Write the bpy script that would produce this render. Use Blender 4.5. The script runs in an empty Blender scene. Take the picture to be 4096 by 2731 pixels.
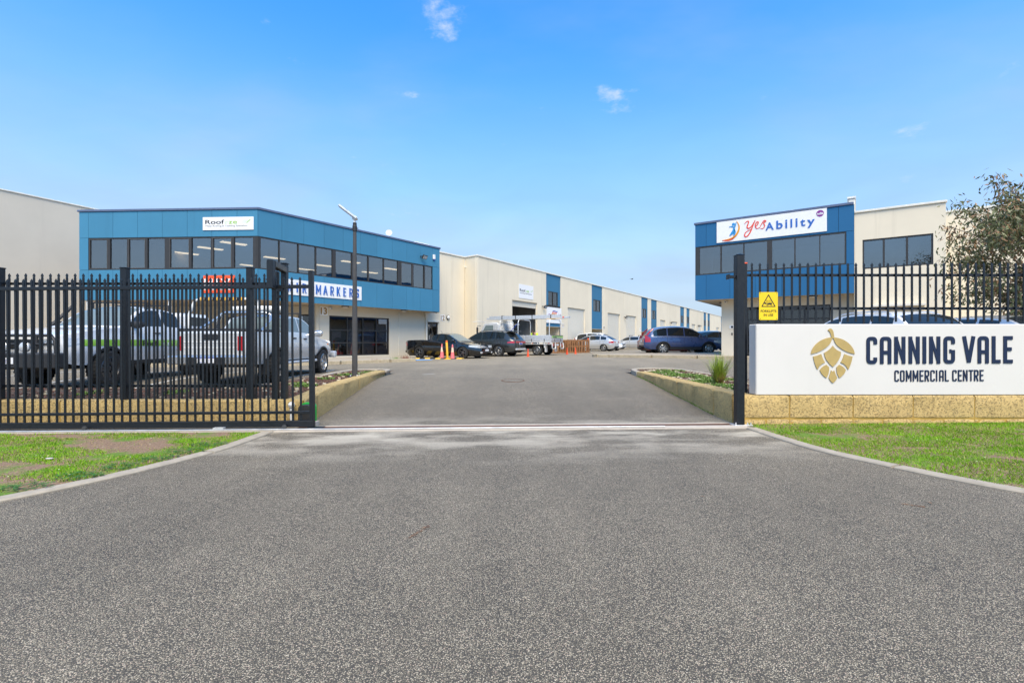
import bpy, bmesh, math, random
from mathutils import Vector, Matrix, noise
S = bpy.context.scene
rnd = random.Random(11)
# ------------------------------------------------------------------ camera
F, CX, CY, H = 1960.0, 2048.0, 1366.0, 1.27      # focal length and centre in photo pixels, eye height
cd = bpy.data.cameras.new('camera'); cam = bpy.data.objects.new('camera', cd)
S.collection.objects.link(cam); S.camera = cam
cam.location = (0, 0, H); cam.rotation_euler = (math.radians(90), 0, 0)
cd.sensor_width = 36.0; cd.lens = 36.0 * F / 4096.0; cd.clip_start = .05; cd.clip_end = 3000
# ------------------------------------------------------------------ sky and sun
SUN_EL, SUN_AZ = math.radians(55), math.radians(172)     # azimuth clockwise from +Y: behind the camera
w = bpy.data.worlds.new('World'); S.world = w; w.use_nodes = True
nt = w.node_tree; nt.nodes.clear()
def wn(t, **k):
    n = nt.nodes.new(t)
    for a, v in k.items(): setattr(n, a, v)
    return n
def wl(a, b): nt.links.new(a, b)
out = wn('ShaderNodeOutputWorld'); bg = wn('ShaderNodeBackground'); bg.inputs[1].default_value = .145
sky = wn('ShaderNodeTexSky', sky_type='NISHITA', sun_disc=False)
sky.sun_elevation = SUN_EL; sky.sun_rotation = SUN_AZ
sky.altitude = 0; sky.air_density = 1.0; sky.dust_density = .6; sky.ozone_density = 3.2
tc = wn('ShaderNodeTexCoord'); sep = wn('ShaderNodeSeparateXYZ'); wl(tc.outputs['Generated'], sep.inputs[0])
# thin high cloud: direction projected on a flat layer, so streaks close up towards the horizon
zc = wn('ShaderNodeMath', operation='MAXIMUM'); wl(sep.outputs[2], zc.inputs[0]); zc.inputs[1].default_value = .0
zp = wn('ShaderNodeMath', operation='ADD'); wl(zc.outputs[0], zp.inputs[0]); zp.inputs[1].default_value = .16
dv = wn('ShaderNodeVectorMath', operation='DIVIDE'); wl(tc.outputs['Generated'], dv.inputs[0])
cb = wn('ShaderNodeCombineXYZ')
for i in range(3): wl(zp.outputs[0], cb.inputs[i])
wl(cb.outputs[0], dv.inputs[1])
mp = wn('ShaderNodeMapping'); wl(dv.outputs[0], mp.inputs[0]); mp.inputs['Scale'].default_value = (.55, .95, .0)
mp.inputs['Rotation'].default_value = (0, 0, .5); mp.inputs['Location'].default_value = (3.1, 1.7, 0)
n1 = wn('ShaderNodeTexNoise'); wl(mp.outputs[0], n1.inputs[0]); n1.inputs['Scale'].default_value = 1.0
n1.inputs['Detail'].default_value = 6; n1.inputs['Roughness'].default_value = .55
r1 = wn('ShaderNodeMapRange', interpolation_type='SMOOTHSTEP'); wl(n1.outputs[0], r1.inputs[0])
r1.inputs[1].default_value = .40; r1.inputs[2].default_value = .72; r1.inputs[3].default_value = .0; r1.inputs[4].default_value = .38
# small puffs
mp2 = wn('ShaderNodeMapping'); wl(dv.outputs[0], mp2.inputs[0]); mp2.inputs['Scale'].default_value = (1, 1, 0)
mp2.inputs['Location'].default_value = (-.51, 7.78, 0)
n2 = wn('ShaderNodeTexNoise'); wl(mp2.outputs[0], n2.inputs[0]); n2.inputs['Scale'].default_value = 3.4
n2.inputs['Detail'].default_value = 9; n2.inputs['Roughness'].default_value = .62
r2 = wn('ShaderNodeMapRange', interpolation_type='SMOOTHSTEP'); wl(n2.outputs[0], r2.inputs[0])
r2.inputs[1].default_value = .635; r2.inputs[2].default_value = .80; r2.inputs[4].default_value = .85
# haze towards the horizon
hz = wn('ShaderNodeMapRange', interpolation_type='SMOOTHSTEP'); wl(sep.outputs[2], hz.inputs[0])
hz.inputs[1].default_value = .0; hz.inputs[2].default_value = .58; hz.inputs[3].default_value = .97; hz.inputs[4].default_value = .0
om = wn('ShaderNodeMath', operation='SUBTRACT'); om.inputs[0].default_value = 1; wl(hz.outputs[0], om.inputs[1])
m3 = wn('ShaderNodeMath', operation='MULTIPLY'); wl(r1.outputs[0], m3.inputs[0]); wl(om.outputs[0], m3.inputs[1])
fa = wn('ShaderNodeMath', operation='ADD', use_clamp=True); wl(m3.outputs[0], fa.inputs[0]); wl(hz.outputs[0], fa.inputs[1])
mixc = wn('ShaderNodeMix', data_type='RGBA'); wl(fa.outputs[0], mixc.inputs['Factor'])
CLOUD = (2.8, 3.3, 3.95, 1); SKYTINT = (.40, 1.22, 1.72, 1)
tint = wn('ShaderNodeMix', data_type='RGBA', blend_type='MULTIPLY'); tint.inputs['Factor'].default_value = 1
wl(sky.outputs[0], tint.inputs['A']); tint.inputs['B'].default_value = SKYTINT
wl(tint.outputs['Result'], mixc.inputs['A']); mixc.inputs['B'].default_value = CLOUD
mp3 = wn('ShaderNodeMapping'); wl(tc.outputs['Generated'], mp3.inputs[0]); mp3.inputs['Scale'].default_value = (2.6, 2.6, 8)
n3 = wn('ShaderNodeTexNoise'); wl(mp3.outputs[0], n3.inputs[0]); n3.inputs['Scale'].default_value = 1.6; n3.inputs['Detail'].default_value = 5; n3.inputs['Distortion'].default_value = .6
r3 = wn('ShaderNodeMapRange'); wl(n3.outputs[0], r3.inputs[0]); r3.inputs[1].default_value = .3; r3.inputs[2].default_value = .7; r3.inputs[3].default_value = .90; r3.inputs[4].default_value = 1.07
strk = wn('ShaderNodeMix', data_type='RGBA', blend_type='MULTIPLY'); wl(hz.outputs[0], strk.inputs['Factor']); puff = wn('ShaderNodeMath', operation='MULTIPLY'); wl(r2.outputs[0], puff.inputs[0]); wl(om.outputs[0], puff.inputs[1])
mixp = wn('ShaderNodeMix', data_type='RGBA'); wl(puff.outputs[0], mixp.inputs['Factor']); wl(mixc.outputs['Result'], mixp.inputs['A']); mixp.inputs['B'].default_value = (4.4, 4.6, 5.0, 1)
wl(mixp.outputs['Result'], strk.inputs['A']); wl(r3.outputs[0], strk.inputs['B'])
wl(strk.outputs['Result'], bg.inputs[0]); wl(bg.outputs[0], out.inputs[0])
sd = bpy.data.lights.new('sun', 'SUN'); so = bpy.data.objects.new('sun', sd); S.collection.objects.link(so)
sd.energy = 4.0; sd.angle = math.radians(40); sd.color = (1, .835, .60)
so.rotation_euler = (math.radians(90) - SUN_EL, 0, -SUN_AZ + math.pi)
so.location = (-10, -20, 30)
S.view_settings.view_transform = 'Standard'; S.view_settings.look = 'None'
S.view_settings.exposure = .52; S.view_settings.gamma = 1; S.view_settings.use_curve_mapping = False
S.render.engine = 'CYCLES'
S.cycles.use_denoising = True; S.cycles.max_bounces = 6; S.cycles.transparent_max_bounces = 12
S.cycles.diffuse_bounces = 3; S.cycles.glossy_bounces = 3; S.cycles.caustics_reflective = False; S.cycles.caustics_refractive = False

# ------------------------------------------------------------------ helpers
def sm(a, b, x):
    t = min(1, max(0, (x - a) / (b - a))); return t * t * (3 - 2 * t)
def gz(x, y):
    """height of the ground: the road falls towards the gate and has a slight cross fall"""
    rise = .07 * sm(7.6, 9.6, y) + .23 * sm(8.4, 13.6, y) + .05 * sm(13, 24, y)
    near = .008 * max(-9, min(9, x)) * (1 - sm(8, 13, y))
    far = .013 * max(-14, min(14, x)) * sm(14, 24, y) * (1 - .6 * sm(34, 48, y))
    return rise + near + far
def at(px, py, Y):
    return Vector(((px - CX) / F * Y, Y, H - (py - CY) / F * Y))
def atx(px, Y): return (px - CX) / F * Y

WM = {}
def mw(o): return WM.get(o.name, Matrix.Identity(4))
def put(o, parent=None, m=None):
    S.collection.objects.link(o)
    m = m if m is not None else (mw(parent) if parent else Matrix.Identity(4))
    if parent:
        o.parent = parent; o.matrix_basis = mw(parent).inverted() @ m
    else: o.matrix_basis = m
    WM[o.name] = m.copy(); return o
def tag(o, label=None, cat=None, group=None, kind=None):
    if label: o['label'] = label
    if cat: o['category'] = cat
    if group: o['group'] = group
    if kind: o['kind'] = kind
    return o
def empty(name, m=None, label=None, cat=None, group=None, loc=None, rz=0):
    o = bpy.data.objects.new(name, None); o.empty_display_size = .3
    if m is None: m = Matrix.Translation(loc or (0, 0, 0)) @ Matrix.Rotation(rz, 4, 'Z')
    put(o, None, m); return tag(o, label, cat, group)
def inst(name, me, parent=None, m=None, label=None, cat=None, group=None, kind=None):
    return tag(put(bpy.data.objects.new(name, me), parent, m), label, cat, group, kind)
def T(x, y, z): return Matrix.Translation((x, y, z))
def RZ(a): return Matrix.Rotation(a, 4, 'Z')
def RX(a): return Matrix.Rotation(a, 4, 'X')
def RY(a): return Matrix.Rotation(a, 4, 'Y')
def SC(x, y, z): return Matrix.Diagonal((x, y, z, 1))
def copy_tree(o, m, label=None, group=None):
    c = o.copy(); c.parent = None; put(c, None, m)
    if label: c['label'] = label
    if group: c['group'] = group
    def rec(src, dst):
        for k in list(src.children):
            d = k.copy(); put(d, dst, mw(dst) @ (mw(src).inverted() @ mw(k))); rec(k, d)
    rec(o, c); return c

class MB:
    def __init__(s): s.v = []; s.f = []; s.mi = []; s.cur = 0
    def mat(s, i): s.cur = i; return s
    def add(s, vs, fs):
        b = len(s.v); s.v += [tuple(v) for v in vs]
        for f in fs: s.f.append(tuple(i + b for i in f)); s.mi.append(s.cur)
        return s
    def box(s, x0, x1, y0, y1, z0, z1, m=None):
        vs = [Vector((x, y, z)) for x in (x0, x1) for y in (y0, y1) for z in (z0, z1)]
        if m is not None: vs = [m @ v for v in vs]
        return s.add(vs, [(0, 1, 3, 2), (4, 6, 7, 5), (0, 4, 5, 1), (2, 3, 7, 6), (0, 2, 6, 4), (1, 5, 7, 3)])
    def quad(s, a, b, c, d): return s.add([a, b, c, d], [(0, 1, 2, 3)])
    def prism(s, pts, d0, d1, ax='y', m=None):
        """extrude a closed outline of (a, b): ax y: (x, z) along y; ax z: (x, y) along z; ax x: (y, z) along x"""
        n = len(pts)
        def mk(p, d):
            v = {'y': (p[0], d, p[1]), 'z': (p[0], p[1], d), 'x': (d, p[0], p[1])}[ax]
            return m @ Vector(v) if m is not None else v
        vs = [mk(p, d0) for p in pts] + [mk(p, d1) for p in pts]
        fs = [tuple(range(n)), tuple(range(2 * n - 1, n - 1, -1))] + [(i, i + n, (i + 1) % n + n, (i + 1) % n) for i in range(n)]
        return s.add(vs, fs)
    def tube(s, pts, r, n=8, cap=True):
        pts = [Vector(p) for p in pts]; rs = r if isinstance(r, (list, tuple)) else [r] * len(pts)
        vs = []; fs = []; up = None
        for i, p in enumerate(pts):
            a = pts[max(0, i - 1)]; b = pts[min(len(pts) - 1, i + 1)]; t = (b - a)
            t = t.normalized() if t.length > 1e-9 else Vector((0, 0, 1))
            if up is None: up = t.orthogonal().normalized()
            up = (up - t * up.dot(t)); up = up.normalized() if up.length > 1e-6 else t.orthogonal().normalized()
            q = t.cross(up)
            for k in range(n):
                an = 2 * math.pi * k / n + math.pi / n
                vs.append(p + (up * math.cos(an) + q * math.sin(an)) * rs[i])
        for i in range(len(pts) - 1):
            for k in range(n):
                fs.append((i * n + k, i * n + (k + 1) % n, (i + 1) * n + (k + 1) % n, (i + 1) * n + k))
        if cap: fs += [tuple(range(n - 1, -1, -1)), tuple(range((len(pts) - 1) * n, len(pts) * n))]
        return s.add(vs, fs)
    def lathe(s, prof, n=24, m=None, a0=0, a1=2 * math.pi, close=True):
        """profile of (r, z) turned about z"""
        vs = []; fs = []; P = len(prof)
        full = abs(a1 - a0 - 2 * math.pi) < 1e-6; N = n if full else n + 1
        for k in range(N):
            a = a0 + (a1 - a0) * k / n
            for r, z in prof:
                v = Vector((r * math.cos(a), r * math.sin(a), z)); vs.append(m @ v if m is not None else v)
        for k in range(n):
            k2 = (k + 1) % N
            for i in range(P - 1): fs.append((k * P + i, k2 * P + i, k2 * P + i + 1, k * P + i + 1))
        return s.add(vs, fs)
    def grid(s, rows):
        """rows of points, all the same length"""
        n = len(rows[0]); vs = [p for r in rows for p in r]; fs = []
        for i in range(len(rows) - 1):
            for j in range(n - 1): fs.append((i * n + j, i * n + j + 1, (i + 1) * n + j + 1, (i + 1) * n + j))
        return s.add(vs, fs)
    def mesh(s, name, mats=None, smooth=None, bevel=0, weld=False):
        me = bpy.data.meshes.new(name); me.from_pydata(s.v, [], s.f)
        if mats is not None:
            for mm in (mats if isinstance(mats, (list, tuple)) else [mats]): me.materials.append(mm)
            if len(me.materials) > 1: me.polygons.foreach_set('material_index', s.mi)
        bm = bmesh.new(); bm.from_mesh(me)
        if weld: bmesh.ops.remove_doubles(bm, verts=bm.verts, dist=1e-4)
        bmesh.ops.recalc_face_normals(bm, faces=bm.faces)
        if bevel: bmesh.ops.bevel(bm, geom=list(bm.edges), offset=bevel, segments=1, affect='EDGES', clamp_overlap=True)
        bm.to_mesh(me); bm.free()
        if smooth:
            me.polygons.foreach_set('use_smooth', [True] * len(me.polygons)); me.set_sharp_from_angle(angle=math.radians(smooth))
        me.update(); return me
    def obj(s, name, mats, parent=None, m=None, smooth=None, bevel=0, label=None, cat=None, group=None, kind=None, weld=False):
        return inst(name, s.mesh(name, mats, smooth, bevel, weld), parent, m, label, cat, group, kind)
def bx(name, mat, parent, x0, x1, y0, y1, z0, z1, m=None, bevel=0, **k):
    return MB().box(x0, x1, y0, y1, z0, z1).obj(name, mat, parent, m, bevel=bevel, **k)

# ------------------------------------------------------------------ materials
MAT = {}
class NT:
    def __init__(s, name):
        s.m = bpy.data.materials.new(name); s.m.use_nodes = True; s.t = s.m.node_tree
        s.b = s.t.nodes['Principled BSDF']; s.o = s.t.nodes['Material Output']
        s.tc = s.n('ShaderNodeTexCoord')
    def n(s, t, **k):
        x = s.t.nodes.new(t)
        for a, v in k.items(): setattr(x, a, v)
        return x
    def l(s, a, b): s.t.links.new(a, b)
    def noise(s, scale, detail=4, rough=.6, stretch=None, coord='Object'):
        v = s.tc.outputs[coord]
        if coord == 'World': v = s.geo()
        if stretch:
            mp = s.n('ShaderNodeMapping'); mp.inputs['Scale'].default_value = stretch; s.l(v, mp.inputs[0]); v = mp.outputs[0]
        x = s.n('ShaderNodeTexNoise'); s.l(v, x.inputs[0]); x.inputs['Scale'].default_value = scale
        x.inputs['Detail'].default_value = detail; x.inputs['Roughness'].default_value = rough
        return x.outputs[0]
    def wpos(s): return s.n('ShaderNodeNewGeometry').outputs['Position']
    def voro(s, scale, feature='F1', out='Distance', vec=None, rand=1):
        x = s.n('ShaderNodeTexVoronoi', feature=feature); s.l(vec if vec is not None else s.tc.outputs['Object'], x.inputs[0])
        x.inputs['Scale'].default_value = scale; x.inputs['Randomness'].default_value = rand
        return x.outputs[out]
    def rng(s, v, a, b, c=0, d=1):
        x = s.n('ShaderNodeMapRange'); s.l(v, x.inputs[0])
        for i, q in enumerate((a, b, c, d)): x.inputs[i + 1].default_value = q
        return x.outputs[0]
    def math(s, op, a, b):
        x = s.n('ShaderNodeMath', operation=op)
        for i, q in enumerate((a, b)):
            if isinstance(q, (int, float)): x.inputs[i].default_value = q
            else: s.l(q, x.inputs[i])
        return x.outputs[0]
    def mix(s, f, a, b, bt='MIX'):
        x = s.n('ShaderNodeMix', data_type='RGBA', blend_type=bt)
        for k, q in (('Factor', f), ('A', a), ('B', b)):
            if isinstance(q, (int, float)): x.inputs[k].default_value = q
            elif isinstance(q, tuple): x.inputs[k].default_value = q + (1,) * (4 - len(q))
            else: s.l(q, x.inputs[k])
        return x.outputs['Result']
    def col(s, c): s.l(c, s.b.inputs['Base Color'])
    def bump(s, h, strength=.3, dist=.01):
        x = s.n('ShaderNodeBump'); x.inputs['Strength'].default_value = strength; x.inputs['Distance'].default_value = dist
        s.l(h, x.inputs['Height']); s.l(x.outputs[0], s.b.inputs['Normal'])
def plain(name, c, rough=.5, metal=0, var=.12, vscale=6, coat=0, bump=0, bscale=200, spec=None):
    q = NT(name); b = q.b; b.inputs['Roughness'].default_value = rough; b.inputs['Metallic'].default_value = metal
    if coat: b.inputs['Coat Weight'].default_value = coat; b.inputs['Coat Roughness'].default_value = .04
    if spec is not None: b.inputs['Specular IOR Level'].default_value = spec
    if var:
        nz = q.noise(vscale, 5)
        q.col(q.mix(q.rng(nz, .3, .7), tuple(x * (1 - var) for x in c), tuple(min(1, x * (1 + var)) for x in c)))
        q.l(q.rng(nz, .3, .7, max(0, rough - .08), min(1, rough + .08)), b.inputs['Roughness'])
    else: b.inputs['Base Color'].default_value = c + (1,)
    if bump: q.bump(q.noise(bscale, 3), bump, .004)
    MAT[name] = q.m; return q.m

def asphalt():
    q = NT('asphalt'); p = q.wpos()
    stone = q.voro(160, out='Color', vec=p); sp = q.n('ShaderNodeSeparateColor'); q.l(stone, sp.inputs[0])
    d = q.voro(160, vec=p)
    cr = q.n('ShaderNodeValToRGB'); q.l(sp.outputs[0], cr.inputs[0]); e = cr.color_ramp.elements
    e[0].position = 0; e[0].color = (.14, .117, .082, 1); e[1].position = 1; e[1].color = (.76, .67, .50, 1)
    for pos, c in ((.3, (.235, .197, .137)), (.62, (.39, .33, .232)), (.86, (.58, .50, .36)), (.95, (.50, .36, .27))):
        k = e.new(pos); k.color = c + (1,)
    gap = q.mix(q.rng(d, .30, .58), cr.outputs[0], (.062, .054, .042))
    def wnoise(scale, detail, stretch=None, rough=.6):
        v = p
        if stretch:
            mp = q.n('ShaderNodeMapping'); mp.inputs['Scale'].default_value = stretch; q.l(v, mp.inputs[0]); v = mp.outputs[0]
        x = q.n('ShaderNodeTexNoise'); q.l(v, x.inputs[0]); x.inputs['Scale'].default_value = scale
        x.inputs['Detail'].default_value = detail; x.inputs['Roughness'].default_value = rough
        return x.outputs[0]
    big = q.math('MULTIPLY', q.rng(wnoise(.45, 5), .3, .7, .86, 1.13), q.rng(wnoise(1.0, 4, (1.3, .13, 1)), .3, .7, .90, 1.08))
    mid = q.rng(wnoise(3.2, 4), .25, .75, .9, 1.1)
    c = q.mix(1.0, gap, q.math('MULTIPLY', big, mid), 'MULTIPLY')
    # dust washed down to the low edge at the gate, and along the kerbs
    sx = q.n('ShaderNodeSeparateXYZ'); q.l(p, sx.inputs[0])
    dy = q.rng(q.math('ABSOLUTE', q.math('SUBTRACT', sx.outputs[1], 6.7), 0), .0, 1.7, 1, 0)
    patch = q.rng(wnoise(.9, 6, (.8, 1.7, 1)), .44, .60)
    c = q.mix(q.math('MULTIPLY', q.math('MULTIPLY', dy, patch), .8), c, (.54, .48, .38))
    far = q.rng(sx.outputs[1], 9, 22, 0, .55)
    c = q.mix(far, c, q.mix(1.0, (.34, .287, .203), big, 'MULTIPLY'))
    # dark tyre-polished bands along the drive
    q.col(c); q.b.inputs['Roughness'].default_value = .82
    q.bump(q.rng(d, 0, .6, 1, 0), .55, .006); MAT['asphalt'] = q.m
asphalt()
def limestone(name, base, pit=(.16, .115, .06), moss=.25):
    q = NT(name); p = q.wpos()
    x = q.n('ShaderNodeTexNoise'); q.l(p, x.inputs[0]); x.inputs['Scale'].default_value = 42; x.inputs['Detail'].default_value = 5; x.inputs['Roughness'].default_value = .7
    x2 = q.n('ShaderNodeTexNoise'); q.l(p, x2.inputs[0]); x2.inputs['Scale'].default_value = 4; x2.inputs['Detail'].default_value = 4
    x3 = q.n('ShaderNodeTexNoise'); q.l(p, x3.inputs[0]); x3.inputs['Scale'].default_value = 120; x3.inputs['Detail'].default_value = 3
    lo = tuple(v * .82 for v in base); hi = tuple(min(1, v * 1.15) for v in base)
    c = q.mix(q.rng(x2.outputs[0], .3, .7), lo, hi)
    pits = q.math('MULTIPLY', q.rng(x.outputs[0], .50, .60), q.rng(x3.outputs[0], .42, .56))
    c = q.mix(q.math('MULTIPLY', pits, .85), c, pit)
    c = q.mix(q.math('MULTIPLY', q.rng(x2.outputs[0], .56, .72), moss), c, (.12, .095, .06))
    q.col(c); q.b.inputs['Roughness'].default_value = .92
    q.bump(q.math('SUBTRACT', q.math('MULTIPLY', x3.outputs[0], .35), pits), .7, .012); MAT[name] = q.m
limestone('limestone', (.56, .395, .16), moss=.35); limestone('limestone_cap', (.62, .53, .36), moss=.15)
limestone('aggregate_kerb', (.50, .42, .29), moss=.2)
def wall_mat(name, c, stain=.5):
    q = NT(name)
    a = q.noise(.5, 5); b2 = q.noise(1.5, 6, .65, (1.6, 1.6, .06)); fine = q.noise(60, 3)
    col = q.mix(q.rng(a, .3, .7), tuple(v * .95 for v in c), tuple(v * 1.04 for v in c))
    col = q.mix(q.math('MULTIPLY', q.rng(b2, .58, .78), stain), col, tuple(v * .72 for v in c))
    oi = q.n('ShaderNodeObjectInfo'); col = q.mix(1.0, col, q.rng(oi.outputs['Random'], 0, 1, .955, 1.04), 'MULTIPLY')
    q.col(col); q.b.inputs['Roughness'].default_value = .85; q.bump(fine, .12, .004); MAT[name] = q.m
wall_mat('cream', (.74, .66, .515)); wall_mat('grey_wall', (.62, .56, .465), .22); wall_mat('cream_low', (.71, .64, .51), .2)
wall_mat('white_render', (.665, .64, .60), .2)
wall_mat('blue_left', (.044, .205, .345), .35); wall_mat('blue_right', (.012, .122, .28), .2); wall_mat('blue_row', (.03, .155, .285), .3)
plain('coping_blue', (.095, .13, .22), .5); plain('coping_cream', (.72, .69, .61), .6)
plain('joint', (.05, .05, .05), .9, var=0); plain('soffit', (.52, .43, .31), .8, var=.06)
plain('charcoal', (.035, .033, .032), .45); plain('charcoal_light', (.075, .07, .066), .5, .2)
plain('fence_black', (.007, .009, .012), .42, var=.3, vscale=30); plain('rail_metal', (.62, .62, .6), .4, .7)
plain('concrete', (.37, .32, .25), .9, var=.15, vscale=9, bump=.4); plain('concrete_pale', (.46, .40, .33), .9, var=.12, vscale=7, bump=.3)
plain('mortar', (.46, .29, .07), .95, var=.12, vscale=20, bump=.4)
plain('navy', (.005, .015, .05), .5, var=.05); plain('gold', (.48, .345, .125), .5, .1, var=.08, vscale=10)
plain('sign_white', (.82, .82, .83), .4, var=.03); plain('sign_yellow', (.80, .56, .012), .4, var=.04); plain('ink', (.01, .01, .012), .5, var=0)
plain('sign_orange', (.80, .10, .025), .45, var=.04); plain('logo_green', (.30, .52, .06), .5, var=0); plain('logo_grey', (.16, .17, .16), .5, var=0); plain('logo_pale', (.62, .72, .5), .5, var=0)
plain('letter_blue', (.03, .13, .46), .4, var=.05); plain('logo_blue', (.03, .28, .62), .4, var=0); plain('logo_red', (.78, .07, .035), .4, var=0); plain('logo_amber', (.80, .33, .02), .4, var=0); plain('logo_purple', (.22, .03, .25), .4, var=0)
plain('num_gold', (.30, .18, .035), .5, var=0); plain('roller', (.68, .645, .56), .6, var=.04); plain('white_metal', (.78, .78, .77), .4)
plain('alu', (.70, .71, .72), .36, .45, var=.1, vscale=12); plain('steel_dark', (.1, .1, .1), .5, .6); plain('black_rubber', (.018, .018, .018), .8, bump=.3); plain('black_plastic', (.02, .02, .021), .55)
plain('rim_silver', (.55, .55, .55), .3, .85, var=.05); plain('rim_dark', (.12, .12, .125), .35, .8, var=.05); plain('chrome', (.62, .62, .62), .22, .8, var=0)
plain('lamp_clear', (.62, .64, .66), .12, .25, var=.2, vscale=14, coat=1); plain('lamp_red', (.42, .012, .018), .2, var=.1, coat=1); plain('lamp_orange', (.75, .2, .02), .2, var=0, coat=1)
plain('plate_white', (.75, .75, .76), .4, var=0); plain('plate_blue', (.02, .05, .35), .5, var=0)
plain('cone_orange', (.82, .085, .02), .55, var=.06); plain('cone_pink', (.78, .18, .20), .7, var=.1, vscale=8); plain('cone_pale', (.80, .56, .42), .7, var=.08)
plain('safety_yellow', (.78, .42, .03), .6, var=.08); plain('hivis', (.55, .80, .02), .7, var=.08); plain('skin', (.45, .25, .17), .55, var=.05); plain('hair_dark', (.04, .03, .025), .8); plain('navy_cloth', (.025, .03, .06), .85)
plain('wood_pallet', (.24, .115, .05), .85, var=.25, vscale=7, bump=.4); plain('rack_blue', (.015, .06, .42), .5); plain('rack_orange', (.75, .085, .02), .5)
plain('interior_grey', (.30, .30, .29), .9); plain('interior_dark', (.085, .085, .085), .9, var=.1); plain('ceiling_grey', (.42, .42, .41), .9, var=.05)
plain('blind', (.42, .41, .43), .8, var=.05, vscale=2); plain('motor_green', (.015, .40, .045), .4, var=.05); plain('pvc', (.78, .76, .72), .4, var=.05)
plain('paint_white', (.62, .62, .60), .8, var=.15, vscale=8); plain('paint_blue', (.14, .33, .62), .8, var=.2, vscale=5); plain('paint_yellow', (.72, .45, .06), .7, var=.15, vscale=6)
plain('iron', (.09, .065, .05), .7, .5, var=.25, vscale=20); plain('rust_grate', (.17, .075, .045), .8, .3, var=.3, vscale=25)
plain('bark', (.16, .12, .09), .9, var=.25, vscale=12); plain('soil', (.105, .07, .045), .95, var=.35, vscale=14, bump=.8, bscale=60)
def paint(name, c, metal=.0, rough=.28):
    return plain(name, c, rough, metal, var=.03, vscale=3, coat=1)
paint('car_white', (.78, .79, .80)); paint('car_silver', (.64, .65, .65), .25, .32); paint('car_silver2', (.58, .59, .60), .5, .32); paint('car_black', (.005, .005, .006), 0, .1); paint('car_grey', (.05, .056, .058), .5, .3)
paint('car_blue', (.045, .075, .19), .25, .3); paint('car_red', (.2, .008, .015)); paint('car_navy', (.012, .02, .07)); paint('car_lime', (.28, .55, .03)); paint('car_dark', (.02, .024, .035), .3)
def emit(name, c, s):
    q = NT(name); q.b.inputs['Emission Color'].default_value = c + (1,); q.b.inputs['Emission Strength'].default_value = s
    q.b.inputs['Base Color'].default_value = c + (1,); MAT[name] = q.m
emit('tube_light', (1, .76, .48), 2.3)
def glass(name, tint, ior=1.8, refl=1.0, rough=.02):
    q = NT(name); t = q.t; t.nodes.remove(q.b)
    tr = q.n('ShaderNodeBsdfTransparent'); tr.inputs[0].default_value = tint + (1,)
    gl = q.n('ShaderNodeBsdfGlossy'); gl.inputs['Roughness'].default_value = rough; gl.inputs[0].default_value = (refl, refl, refl, 1)
    fr = q.n('ShaderNodeFresnel'); ge = q.n('ShaderNodeNewGeometry'); q.l(q.rng(ge.outputs['Backfacing'], 0, 1, ior, 1 / ior), fr.inputs[0])
    bp = q.n('ShaderNodeBump'); bp.inputs['Strength'].default_value = .04; bp.inputs['Distance'].default_value = .05
    q.l(q.noise(.9, 2), bp.inputs['Height']); q.l(bp.outputs[0], gl.inputs['Normal'])
    mx = q.n('ShaderNodeMixShader'); q.l(fr.outputs[0], mx.inputs[0]); q.l(tr.outputs[0], mx.inputs[1]); q.l(gl.outputs[0], mx.inputs[2])
    q.l(mx.outputs[0], q.o.inputs[0]); MAT[name] = q.m
glass('pane_tinted', (.55, .57, .58), 2.6); glass('pane_dark', (.5, .5, .52))
q = NT('car_glass'); q.b.inputs['Base Color'].default_value = (.012, .015, .016, 1); q.b.inputs['Roughness'].default_value = .04
q.b.inputs['Specular IOR Level'].default_value = .75; MAT['car_glass'] = q.m
q = NT('car_glass_pale'); q.b.inputs['Base Color'].default_value = (.16, .2, .2, 1); q.b.inputs['Roughness'].default_value = .05; MAT['car_glass_pale'] = q.m
M = MAT
# ================================================================== the ground
def axis(lo, hi, near0, near1, step):
    a = []; x = near0
    while x <= near1 + 1e-6: a.append(x); x += step
    l = []; d = step * 1.5; x = near0
    while x > lo: x -= d; d *= 1.5; l.append(max(x, lo))
    r = []; d = step * 1.5; x = near1
    while x < hi: x += d; d *= 1.5; r.append(min(x, hi))
    return l[::-1] + a + r
gx = axis(-900, 900, -16, 18, .5); gy = axis(-60, 1500, -2, 36, .5)
g = MB(); g.grid([[(x, y, gz(x, y)) for x in gx] for y in gy])
g.obj('ground', M['asphalt'], kind='structure', smooth=40)

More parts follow.
